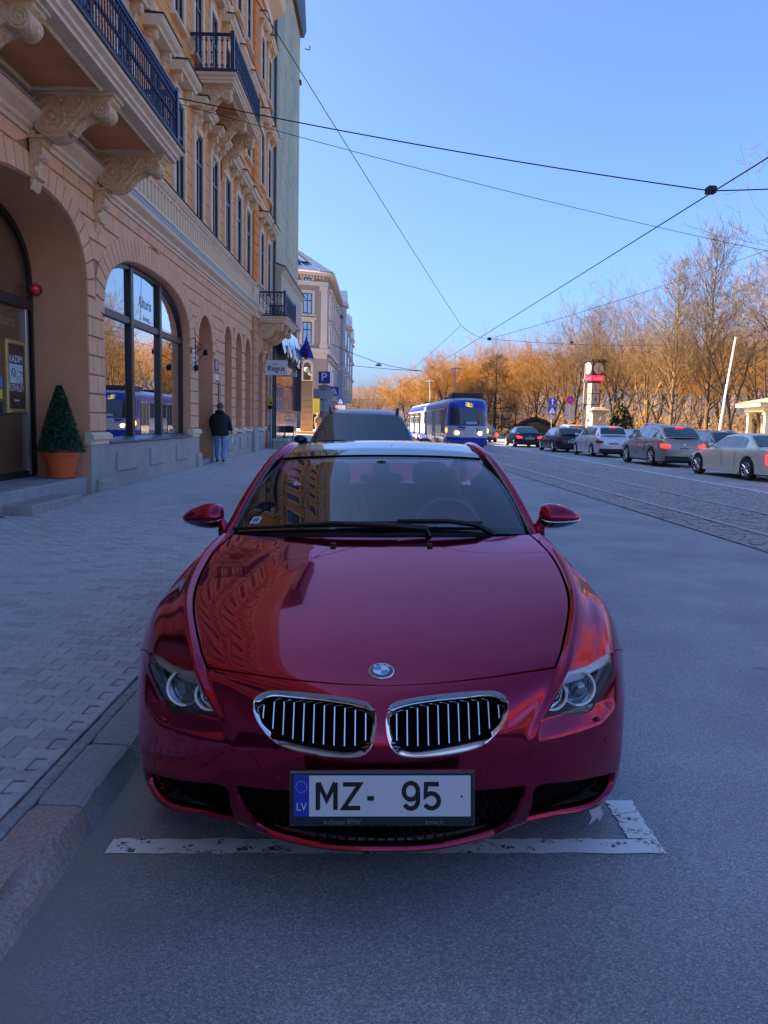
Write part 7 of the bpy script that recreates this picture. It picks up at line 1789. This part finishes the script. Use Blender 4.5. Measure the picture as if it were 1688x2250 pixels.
# =====================================================================
#  bare trees of the park
# =====================================================================
M_BARK = mat('bark', (.060, .045, .034), rough=.9, noise=.3, nscale=3, bump=.5, bscale=14)
M_BARKW = mat('bark_warm', (.13, .085, .050), rough=.9, noise=.3, nscale=3, bump=.5, bscale=14)
M_TWIG = mat('twig_brown', (.17, .105, .032), rough=.85); M_TWIGO = mat('twig_orange', (.30, .15, .020), rough=.85); M_TWIGG = mat('twig_grey', (.11, .078, .040), rough=.85); M_NEED = mat('larch_dark', (.12, .065, .022), rough=.9)
def grow(kind, seed, H, K=(0, 7, 6, 6, 5), tw=1.):
    """returns (trunk MB, crown MB) of a leafless tree of height about H"""
    r_ = random.Random(seed); tr, cr = MB(), MB(); V = Vector
    def seg(P, Rr, lvl):
        big = Rr[0] > .045*H/16
        (tr if big else cr).tube(P, Rr, 6 if Rr[0] > .12 else (5 if big else 3), caps=False)
    def jit(d, a):
        return (d+V((r_.uniform(-a, a), r_.uniform(-a, a), r_.uniform(-a, a)))).normalized()
    def branch(p, d, L, rad, lvl, up):
        n = 5 if lvl < 2 else (4 if lvl < 3 else 3); P = [p]; Rr = [rad]; q = p; dd = d
        for i in range(n):
            dd = jit(dd, .20 if lvl < 3 else .30); dd = (dd+V((0, 0, up*(.16 if lvl else .05)))).normalized()
            q = q+dd*(L/n); P.append(q); Rr.append(max(.010, rad*(1-(i+1)/n*(.62 if lvl < 4 else .8))))
        seg(P, Rr, lvl)
        mx = 5
        if lvl >= mx or L < .35: return
        k = K[min(lvl, 4)]
        for j in range(k):
            t = r_.uniform(.25, 1.0) if lvl > 1 else (.25+.75*(j+.5)/k); f = t*n; i = min(int(f), n-1); b = P[i]+(P[i+1]-P[i])*(f-i)
            ax = (P[i+1]-P[i]).normalized(); x, y = tr.ring_frame(ax); a = r_.uniform(0, 2*PI); sp = R(r_.uniform(28, 62))
            nd = (ax*math.cos(sp)+(x*math.cos(a)+y*math.sin(a))*math.sin(sp)).normalized()
            rr = Rr[i]*(.62 if lvl < 3 else .55)
            branch(b, nd, L*r_.uniform(.42, .68), max(.012, rr*(.9-.3*t)), lvl+1, up)
        if lvl >= 2: branch(P[-1], jit(dd, .25), L*.6, max(.009, Rr[-1]), lvl+1, up)
    if kind == 'broad':
        n = r_.choice((2, 3, 3)); h0 = H*r_.uniform(.10, .2); tr.tube([V((0, 0, -.3)), V((0, 0, .4)), V((r_.uniform(-.2, .2), 0, h0))], [H*.030, H*.022, H*.020], 8, caps=False)
        for i in range(n+1):
            a = 2*PI*i/(n+1)+r_.uniform(-.3, .3); t = R(r_.uniform(8, 30)); d = V((math.sin(t)*math.cos(a), math.sin(t)*math.sin(a), math.cos(t)))
            branch(V((r_.uniform(-.1, .1), 0, h0-.1)), d, H*r_.uniform(.60, .76), H*.0145, 1, .55)
    elif kind == 'spire':
        P = []; q = V((0, 0, -.3))
        for i in range(12): P.append(q.copy()); q += V((r_.uniform(-.12, .12), r_.uniform(-.12, .12), (H+.3)/11.5))
        tr.tube(P, [H*.013*(1-i/11.6)**1.15+.012 for i in range(12)], 7, caps=False)
        for k in range(74):
            t = .16+.82*k/74; f = t*11; i = min(int(f), 10); b = P[i]+(P[i+1]-P[i])*(f-i); a = k*2.4+r_.uniform(-.4, .4); L = H*(.06+.27*(1-t)**.8)*r_.uniform(.7, 1.25)
            branch(b, V((math.cos(a)*.75, math.sin(a)*.75, .75)).normalized(), L, H*.0045*(1-t*.7), 3, .6)
    else:                      # larch: level, drooping tiers
        P = [V((0, 0, -.3+(H+.3)*i/9)) for i in range(10)]; tr.tube(P, [H*.022*(1-i/10)+.02 for i in range(10)], 7, caps=False)
        for k in range(110):
            t = .08+.90*k/110; f = t*9; i = min(int(f), 8); b = P[i]+(P[i+1]-P[i])*(f-i); a = k*2.4+r_.uniform(-.5, .5); L = H*(.06+.34*(1-t)**.9)*r_.uniform(.7, 1.15)
            branch(b, V((math.cos(a), math.sin(a), -.10+.25*t)).normalized(), L, H*.005*(1-t*.6), 2 if k % 3 == 0 else 3, -.10)
    return tr, cr
def tree_proto(kind, seed, H, tw, bark, K=(0, 7, 6, 6, 5)):
    tr, cr = grow(kind, seed, H, K)
    zm = max(v[2] for v in cr.v); f = H/zm
    for mb in (tr, cr): mb.v = [(x*f, y*f, z*f if z > 0 else z) for x, y, z in mb.v]
    return tr.mesh('trunk', bark, 80, fix=False), cr.mesh('crown', tw, fix=False), H
PROT = {'a': tree_proto('broad', 1, 16, M_TWIGG, M_BARK, (0, 6, 5, 4, 4)), 'b': tree_proto('broad', 5, 16, M_TWIG, M_BARKW, (0, 6, 5, 4, 4)), 'c': tree_proto('broad', 9, 15, M_TWIGO, M_BARK, (0, 7, 6, 5, 4)), 'd': tree_proto('broad', 14, 15, M_TWIGO, M_BARKW, (0, 7, 6, 5, 4)), 's': tree_proto('spire', 3, 20, M_TWIGG, M_BARKW, (0, 7, 6, 5, 4)), 'l': tree_proto('larch', 4, 15, M_NEED, M_BARK)}
#  u: pixel column in a 1688-wide frame of the photo -> only used to pick x on the ground for the tree's own distance
TREES = [(1345, 'a', 92, 16.5, 'dark forked bare tree rising behind the evergreen bush'), (1415, 'b', 84, 15.5, 'bare tree with warm bark behind the grey crossover'), (1470, 's', 76, 18.0, 'slim bare tree with rising branches, second tallest on the right'), (1548, 's', 79, 21.5, 'tallest slim bare tree on the right, straight stem'),
 (1600, 'a', 74, 16.5, 'spreading bare tree between the leaning white pole and the pavilion'), (1668, 'b', 88, 17.5, 'bare tree behind the cream pavilion'), (1745, 'a', 62, 19.5, 'near bare tree whose branches reach in at the right edge'), (1258, 'a', 100, 17.0, 'grey bare tree behind the clock column'), (1215, 'b', 96, 14.0, 'bare tree behind the arrow sign'), (1305, 's', 118, 20.0, 'slim bare tree beyond the clock column, feathery top'),
 (1175, 'c', 126, 16.5, None), (1130, 'd', 122, 16.0, None), (1085, 'l', 98, 10.8, 'dark larch with level drooping tiers behind the tram'), (1068, 'c', 132, 17.5, None), (1020, 'd', 136, 17.0, None), (975, 'c', 140, 15.8, None), (935, 'd', 158, 15.5, None), (890, 'c', 172, 14.5, None), (855, 'd', 190, 13.5, None), (820, 'a', 200, 12.5, None), (790, 'b', 215, 12.5, None), (765, 'b', 235, 11.0, None),
 (1240, 'c', 138, 18.0, None), (1385, 'd', 128, 19.0, None), (1440, 'c', 122, 18.0, None), (1510, 'd', 115, 17.0, None), (1580, 'c', 120, 18.0, None), (1640, 'd', 126, 18.5, None), (1700, 'c', 112, 17.5, None), (1100, 'd', 160, 19.0, None), (1000, 'c', 172, 18.5, None), (1160, 'c', 168, 19.5, None), (1310, 'd', 150, 19.0, None), (955, 'd', 190, 17.5, None), (905, 'c', 205, 15.0, None), (1045, 'd', 112, 14.0, None), (1360, 'c', 104, 15.0, None), (1535, 'd', 100, 15.0, None), (1655, 'c', 98, 15.5, None), (1480, 'c', 142, 19.0, None)]
TL = {1175: 'orange bare tree just left of the arrow sign', 1130: 'orange bare tree above the near black saloon', 1068: 'tall orange bare tree behind the crown of the larch', 1020: 'orange bare tree right above the tram with the 5', 975: 'orange bare tree above the coupling of the two tram cars', 935: 'orange bare tree above the tail of the trailing tram', 890: 'low orange bare tree just left of the trailing tram', 855: 'small rust bare tree under the hanging lamp', 820: 'grey bare tree under the hanging lamp wire, far off', 790: 'thin grey bare tree right of the far crossing signs', 765: 'farthest grey bare tree beside the ornate row house', 1240: 'orange bare tree between the no-stopping sign and the street pole', 1385: 'orange bare tree rising behind the evergreen bush and its forked neighbour', 1440: 'orange bare tree behind the grey crossover, between two stems', 1510: 'orange bare tree between the two slim trees', 1580: 'orange bare tree behind the foot of the leaning white pole', 1640: 'orange bare tree left of the pavilion roof', 1700: 'orange bare tree behind the right end of the pavilion', 1100: 'orange bare tree right of the larch, in the second row', 1000: 'second row orange tree between tram roof and larch', 1160: 'second row orange tree over the tail of the black saloon', 1310: 'orange bare tree behind the red band of the clock', 955: 'second row orange tree above the trailing tram car', 905: 'second row rust tree at the left end of the park row', 1045: 'low orange tree between the tram and the larch trunk', 1360: 'low orange tree over the evergreen bush', 1535: 'low orange tree at the foot of the tallest slim tree', 1655: 'low orange tree over the pavilion eaves', 1480: 'back row orange tree behind the first slim tree'}
tq = random.Random(31); nth = 0
def tree_obj(name, label, loc, rz, tr, cr, s, group=None):
    o = thing(name, label, 'tree', loc, (0, 0, rz), group); o.scale = (s*tq.uniform(.92, 1.08), s*tq.uniform(.92, 1.08), s)
    put('trunk', tr, o); put('crown', cr, o); return o
for (u, k, d, h, lab) in TREES:
    tr, cr, H0 = PROT[k]; x = (u-839)/1750*d
    if lab is None:
        lab = TL[u]; g = 'grey bare trees at the far end' if k in 'ab' else 'orange bare trees in the park row'
    else: g = 'bare park trees on the right'
    if k in 'ab' and d < 130: h *= 1.17
    tree_obj({'a': 'bare_tree', 'b': 'bare_tree', 'c': 'bare_tree', 'd': 'bare_tree', 's': 'slim_tree', 'l': 'larch_tree'}[k], lab, (x, d, .12 if x > 17 else .0), tq.uniform(0, 6.28), tr, cr, h/H0, g)
# undergrowth: twiggy masses low between the trunks
ug = MB(); ur = random.Random(77)
for k in range(9000):
    d = ur.uniform(70, 165); u = ur.uniform(860, 1720); x = (u-839)/1750*d
    if x < 19.5: continue
    z = .1+ur.random()**1.4*(3.0+3.0*max(0, math.sin(x*.31)*math.cos(d*.17))); s = ur.uniform(.25, .8); a = ur.uniform(0, PI); t = ur.uniform(-.5, .9)
    dv = Vector((math.cos(a)*math.cos(t), math.sin(a)*math.cos(t), math.sin(t)))*s; wv = Vector((-math.sin(a), math.cos(a), 0))*.03
    p = Vector((x, d, z))
    for q in range(3):
        dq = (dv+Vector((ur.uniform(-.3, .3), ur.uniform(-.3, .3), ur.uniform(-.2, .4)))*s); ug.add([p-wv, p+wv, p+dq], [(0, 1, 2)], 0 if ur.random() < .6 else 1)
tag(ug.build('undergrowth', [mat('scrub_gold', (.30, .18, .02), rough=.9), mat('scrub_brown', (.15, .09, .03), rough=.9)], fix=False), kind='stuff')
# evergreen bush by the clock, dark hedge behind the tram
def bush(name, label, loc, rx, ry, h, n, leaf, mats, cat, power=1.2):
    o = thing(name, label, cat, loc); b = MB(); r_ = random.Random(int(loc[0]*10)); pts = []
    for k in range(n):
        z = r_.random()**power*h; f = (1-(z/h)**1.6)**.6*(1+.12*math.sin(z*5+k % 5)); a = r_.uniform(0, 2*PI); q = r_.uniform(.7, 1.05)
        pts.append((rx*f*q*math.cos(a), ry*f*q*math.sin(a), z+.1))
    leaf_quads(b, pts, 1, leaf, r_, (0, 0, 1)); b.build('foliage', mats, o, fix=False)
    MB().lathe([(rx*.75, 0), (rx*.72, h*.4), (rx*.4, h*.75), (.02, h*.95)], n=10).build('branch_core', mats[0], o); return o
GRN = [mat('yew_dark', (.010, .022, .012), rough=.7), mat('yew_mid', (.018, .035, .016), rough=.7)]
bush('evergreen_bush', 'dark conical evergreen bush right of the stone pedestal', (25.4, 85, .12), 1.45, 1.4, 3.6, 5000, .12, GRN, 'bush')
bush('evergreen_bush', 'low dark evergreen bush behind the dark saloon beside the tram', (15.2+3.2, 96, .12), 3.2, 1.6, 2.2, 4000, .14, [mat('hedge_brown', (.035, .028, .022), rough=.9), GRN[0]], 'bush', .9)
lawn = MB().grid([[(x, y, .13+.004*math.sin(x*3+y)+.012*min(max(x-22, 0), 60)) for x in (21.5, 30, 45, 80)] for y in (48, 70, 100, 160)]).build('lawn', mat('winter_grass', (.16, .15, .05), rough=.9, noise=.4, nscale=3)); tag(lawn, kind='structure')

fw = MB(); fr2 = random.Random(5)
for k in range(16000):
    y = fr2.uniform(175, 262); x = fr2.uniform(4 if y < 200 else -12, 150); h = 7.5+2.5*math.sin(x*.23)+1.5*math.sin(x*.071+2)
    z = fr2.random()**.9*h; s = fr2.uniform(.5, 1.5); a = fr2.uniform(0, PI)
    p = Vector((x, y, z)); d = Vector((math.cos(a)*s*.6, math.sin(a)*s*.6, s*fr2.uniform(.2, 1))); wv = Vector((math.cos(a+1.6), math.sin(a+1.6), 0))*.16
    fw.add([p-wv, p+wv, p+d], [(0, 1, 2)], 0 if fr2.random() < .5 else 1)
tag(fw.build('far_wood', [mat('wood_rust', (.17, .080, .016), rough=.9), mat('wood_brown', (.075, .05, .025), rough=.9)], fix=False), kind='stuff')

# more of the park beside and behind the camera: it shows in the paint and the shop windows
for k, (x, y, kk, h) in enumerate(((27, 44, 'b', 17), (31, 30, 'a', 18), (26, 18, 'c', 16), (33, 8, 'b', 18), (27, -4, 'a', 17), (34, -16, 'c', 17), (26, -28, 'd', 16), (40, 20, 'd', 18), (42, -2, 'c', 18), (40, 40, 'd', 18), (24, -44, 'b', 17), (14, -60, 'c', 16), (4, -75, 'd', 16), (22, -62, 'a', 17))):
    tr, cr, H0 = PROT[kk]; tree_obj('bare_tree', 'bare park tree outside the picture, seen only mirrored in paint and panes', (x, y, .12), tq.uniform(0, 6.28), tr, cr, h/H0, 'park trees beside and behind the camera')

# =====================================================================
#  people
# =====================================================================
def skin(name, pts, edges, rad, mt, parent, sub=2):
    me = bpy.data.meshes.new(name); me.from_pydata([tuple(p) for p in pts], edges, [])
    o = bpy.data.objects.new(name, me); COL.objects.link(o)
    sk = o.modifiers.new('skin', 'SKIN'); sk.use_smooth_shade = True
    L = me.skin_vertices[0].data if me.skin_vertices else None
    if L is None:
        me.skin_vertices.new() if hasattr(me.skin_vertices, 'new') else None; L = me.skin_vertices[0].data
    for i, r in enumerate(rad):
        L[i].radius = (r if isinstance(r, tuple) else (r, r)); L[i].use_root = (i == 0)
    s = o.modifiers.new('sub', 'SUBSURF'); s.levels = s.render_levels = sub
    dg = bpy.context.evaluated_depsgraph_get(); m2 = bpy.data.meshes.new_from_object(o.evaluated_get(dg))
    bpy.data.objects.remove(o); m2.name = name; m2.materials.clear(); m2.materials.append(mt)
    m2.polygons.foreach_set('use_smooth', [True]*len(m2.polygons))
    return put(name, m2, parent)
M_SKIN = mat('skin', (.42, .24, .17), rough=.55); M_JACKET = mat('navy_jacket', (.012, .015, .024), rough=.75, noise=.3, nscale=12, bump=.4, bscale=18, dist=.02); M_JEAN = mat('light_jeans', (.18, .36, .58), rough=.85, noise=.25, nscale=9, bump=.4, bscale=22, dist=.02)
M_SHOE = mat('dark_shoe', (.03, .028, .028), rough=.6); M_SOLE = mat('pale_sole', (.55, .52, .48), rough=.6); M_HAIR = mat('grey_hair', (.16, .12, .10), rough=.8)
def person(name, label, loc, rz, h, jacket, trousers, stride=.16, hair=M_HAIR, bulk=1.0, arm=0.):
    p = thing(name, label, 'person', loc, (0, 0, rz)); k = h/1.75; V = lambda x, y, z: (x*k, y*k, z*k)
    # joints: pelvis, spine, chest, neck, head; arms; legs (left leg forward)
    J = [V(0, 0, .95), V(0, .01, 1.12), V(0, .02, 1.32), V(0, .03, 1.47), V(0, .045, 1.54), V(0, .055, 1.63), V(0, .05, 1.70),
         V(-.19, .02, 1.40), V(-.25, -.02, 1.16), V(-.24, .10, .96), V(-.23, .15, .87), V(.19, .02, 1.40), V(.27, .0, 1.15), V(.31+arm, .05, .92), V(.32+arm, .07, .84),
         V(-.10, 0, .88), V(-.11, stride*.55, .50), V(-.11, stride*.62, .09), V(.10, 0, .88), V(.12, -stride*.10, .49), V(.13, -stride*1.1, .11)]
    E_ = [(0, 1), (1, 2), (2, 3), (3, 4), (4, 5), (5, 6), (2, 7), (7, 8), (8, 9), (9, 10), (2, 11), (11, 12), (12, 13), (13, 14), (0, 15), (15, 16), (16, 17), (0, 18), (18, 19), (19, 20)]
    Rr = [.14, .13, .15, .065, .075, .098, .075, .065, .045, .036, .036, .065, .045, .036, .036, .088, .06, .042, .088, .06, .042]
    body_ = skin('body', J, E_, [r*k for r in Rr], M_SKIN, p)
    # jacket: trunk as a loft with a hem and a collar, sleeves as skinned tubes
    b = bulk
    G = []
    for (z, rx, ry, oy) in ((.80, .205, .150, .0), (.82, .222, .165, .0), (.90, .232, .172, .005), (1.02, .228, .168, .01), (1.16, .238, .172, .012), (1.30, .250, .165, .018), (1.38, .235, .145, .022), (1.44, .165, .115, .03), (1.48, .105, .095, .035), (1.535, .098, .092, .04), (1.54, .08, .075, .04)):
        G.append([((rx*b*math.copysign(abs(math.cos(2*PI*i/28))**.85, math.cos(2*PI*i/28))+.006*math.sin(z*31+i))*k, (oy+ry*b*math.sin(2*PI*i/28)+.007*math.sin(z*23+i*1.7))*k, z*k) for i in range(28)])
    MB().grid(G, closed_u=True).build('jacket', jacket, p, 70)
    for a in ((7, 8, 9), (11, 12, 13)): skin('sleeve', [V(*(q/k*np.array([.86 if a[0] in (7, 11) and n_ == 0 else 1, 1, 1]) for q in [0])) if False else J[i] for n_, i in enumerate(a)], [(0, 1), (1, 2)], [.098*k, .076*k, .058*k], jacket, p)
    # trousers
    skin('trousers', [V(0, .0, .90), J[15], J[16], V(-.112, stride*.63, .10), J[18], J[19], V(.13, -stride*1.05, .13)], [(0, 1), (1, 2), (2, 3), (0, 4), (4, 5), (5, 6)], [(.135*k, .12*k), .108*k, .084*k, .072*k, .108*k, .084*k, .072*k], trousers, p)
    for (x, y, up) in ((-.112, stride*.62, 0.), (.13, -stride*1.1, .02)):
        s = MB(); s.sphere(V(x, y+.05, .055+up), .10*k, 12, sx=.48, sy=1.35, sz=.5); sh = s.build('shoe', M_SHOE, p, 70)
        MB().cbox((x-.048)*k, (x+.048)*k, (y-.085)*k, (y+.185)*k, up*k, (.028+up)*k, .008).build('sole', M_SOLE, sh)
    hr = MB(); hr.sphere(V(0, .045, 1.675), .104*k, 16, sx=.92, sy=1.05, sz=.92); hr.build('hair', hair, p, 80)
    for s in (-1, 1): MB().sphere(V(s*.098, .055, 1.62), .03*k, 8, sx=.4, sz=1.2).build('ear', M_SKIN, p, 80)
    fc = MB(); fc.sphere(V(0, .165, 1.615), .02*k, 8, sz=1.3); fc.build('nose', M_SKIN, p, 80)
    # hands: palm, four fingers, thumb
    for (x, y, z, s) in ((-.23, .16, .845, -1), (.32+arm, .075, .82, 1)):
        P = [V(x, y, z+.03), V(x, y+.005, z-.03)]; E2 = [(0, 1)]; R2 = [.026*k, .032*k]
        for f, (dy, l) in enumerate(((.028, .070), (.010, .080), (-.008, .075), (-.025, .058))):
            P += [V(x+s*.002, y+dy, z-.06), V(x-s*.008, y+dy, z-.06-l*.55), V(x-s*.025, y+dy, z-.06-l)]; n0 = len(P)-3; E2 += [(1, n0), (n0, n0+1), (n0+1, n0+2)]; R2 += [.0095*k, .0088*k, .0078*k]
        P += [V(x-s*.012, y+.042, z-.03), V(x-s*.02, y+.05, z-.075)]; n0 = len(P)-2; E2 += [(0, n0), (n0, n0+1)]; R2 += [.011*k, .009*k]
        skin('hand', P, E2, R2, M_SKIN, p, 1)
    return p
mz = zg(-4.62, 22.9)
man = person('person', 'man in a dark hooded jacket and light blue jeans walking away along the pavement', (-4.62, 22.9, mz), .05, 1.70, M_JACKET, M_JEAN, .26, bulk=1.12, arm=.02)
hd = MB(); hd.tube([(.11*math.cos(t), -.055+.05*math.sin(t)-.02, 1.435-.03*math.sin(t)) for t in [PI+PI*i/8 for i in range(9)]], [.02, .035, .045, .05, .052, .05, .045, .035, .02], 8); hd.build('hood', M_JACKET, man, 70)
pp = thing('folded_paper', 'white folded paper in the hand of the walking man', 'paper', (-4.29, 22.98, mz+.72)); MB().cbox(-.012, .012, -.05, .05, -.16, .10, .004, ax=0).build('sheet', M_SIGNW, pp)
person('person', 'far figure in a dark coat standing by the navy shopfront', (-8.7, 74, .40), 1.2, 1.70, mat('dark_coat', (.03, .03, .04), rough=.8), mat('grey_trousers', (.12, .11, .11), rough=.9), .05)
person('person', 'far pedestrian in a tan coat and pale trousers beside the sunlit pillar', (-4.85, 61, .40), .5, 1.70, mat('tan_coat', (.40, .25, .10), rough=.8), mat('pink_trousers', (.55, .38, .36), rough=.9), .14, hair=mat('blond_hair', (.5, .38, .2), rough=.8))
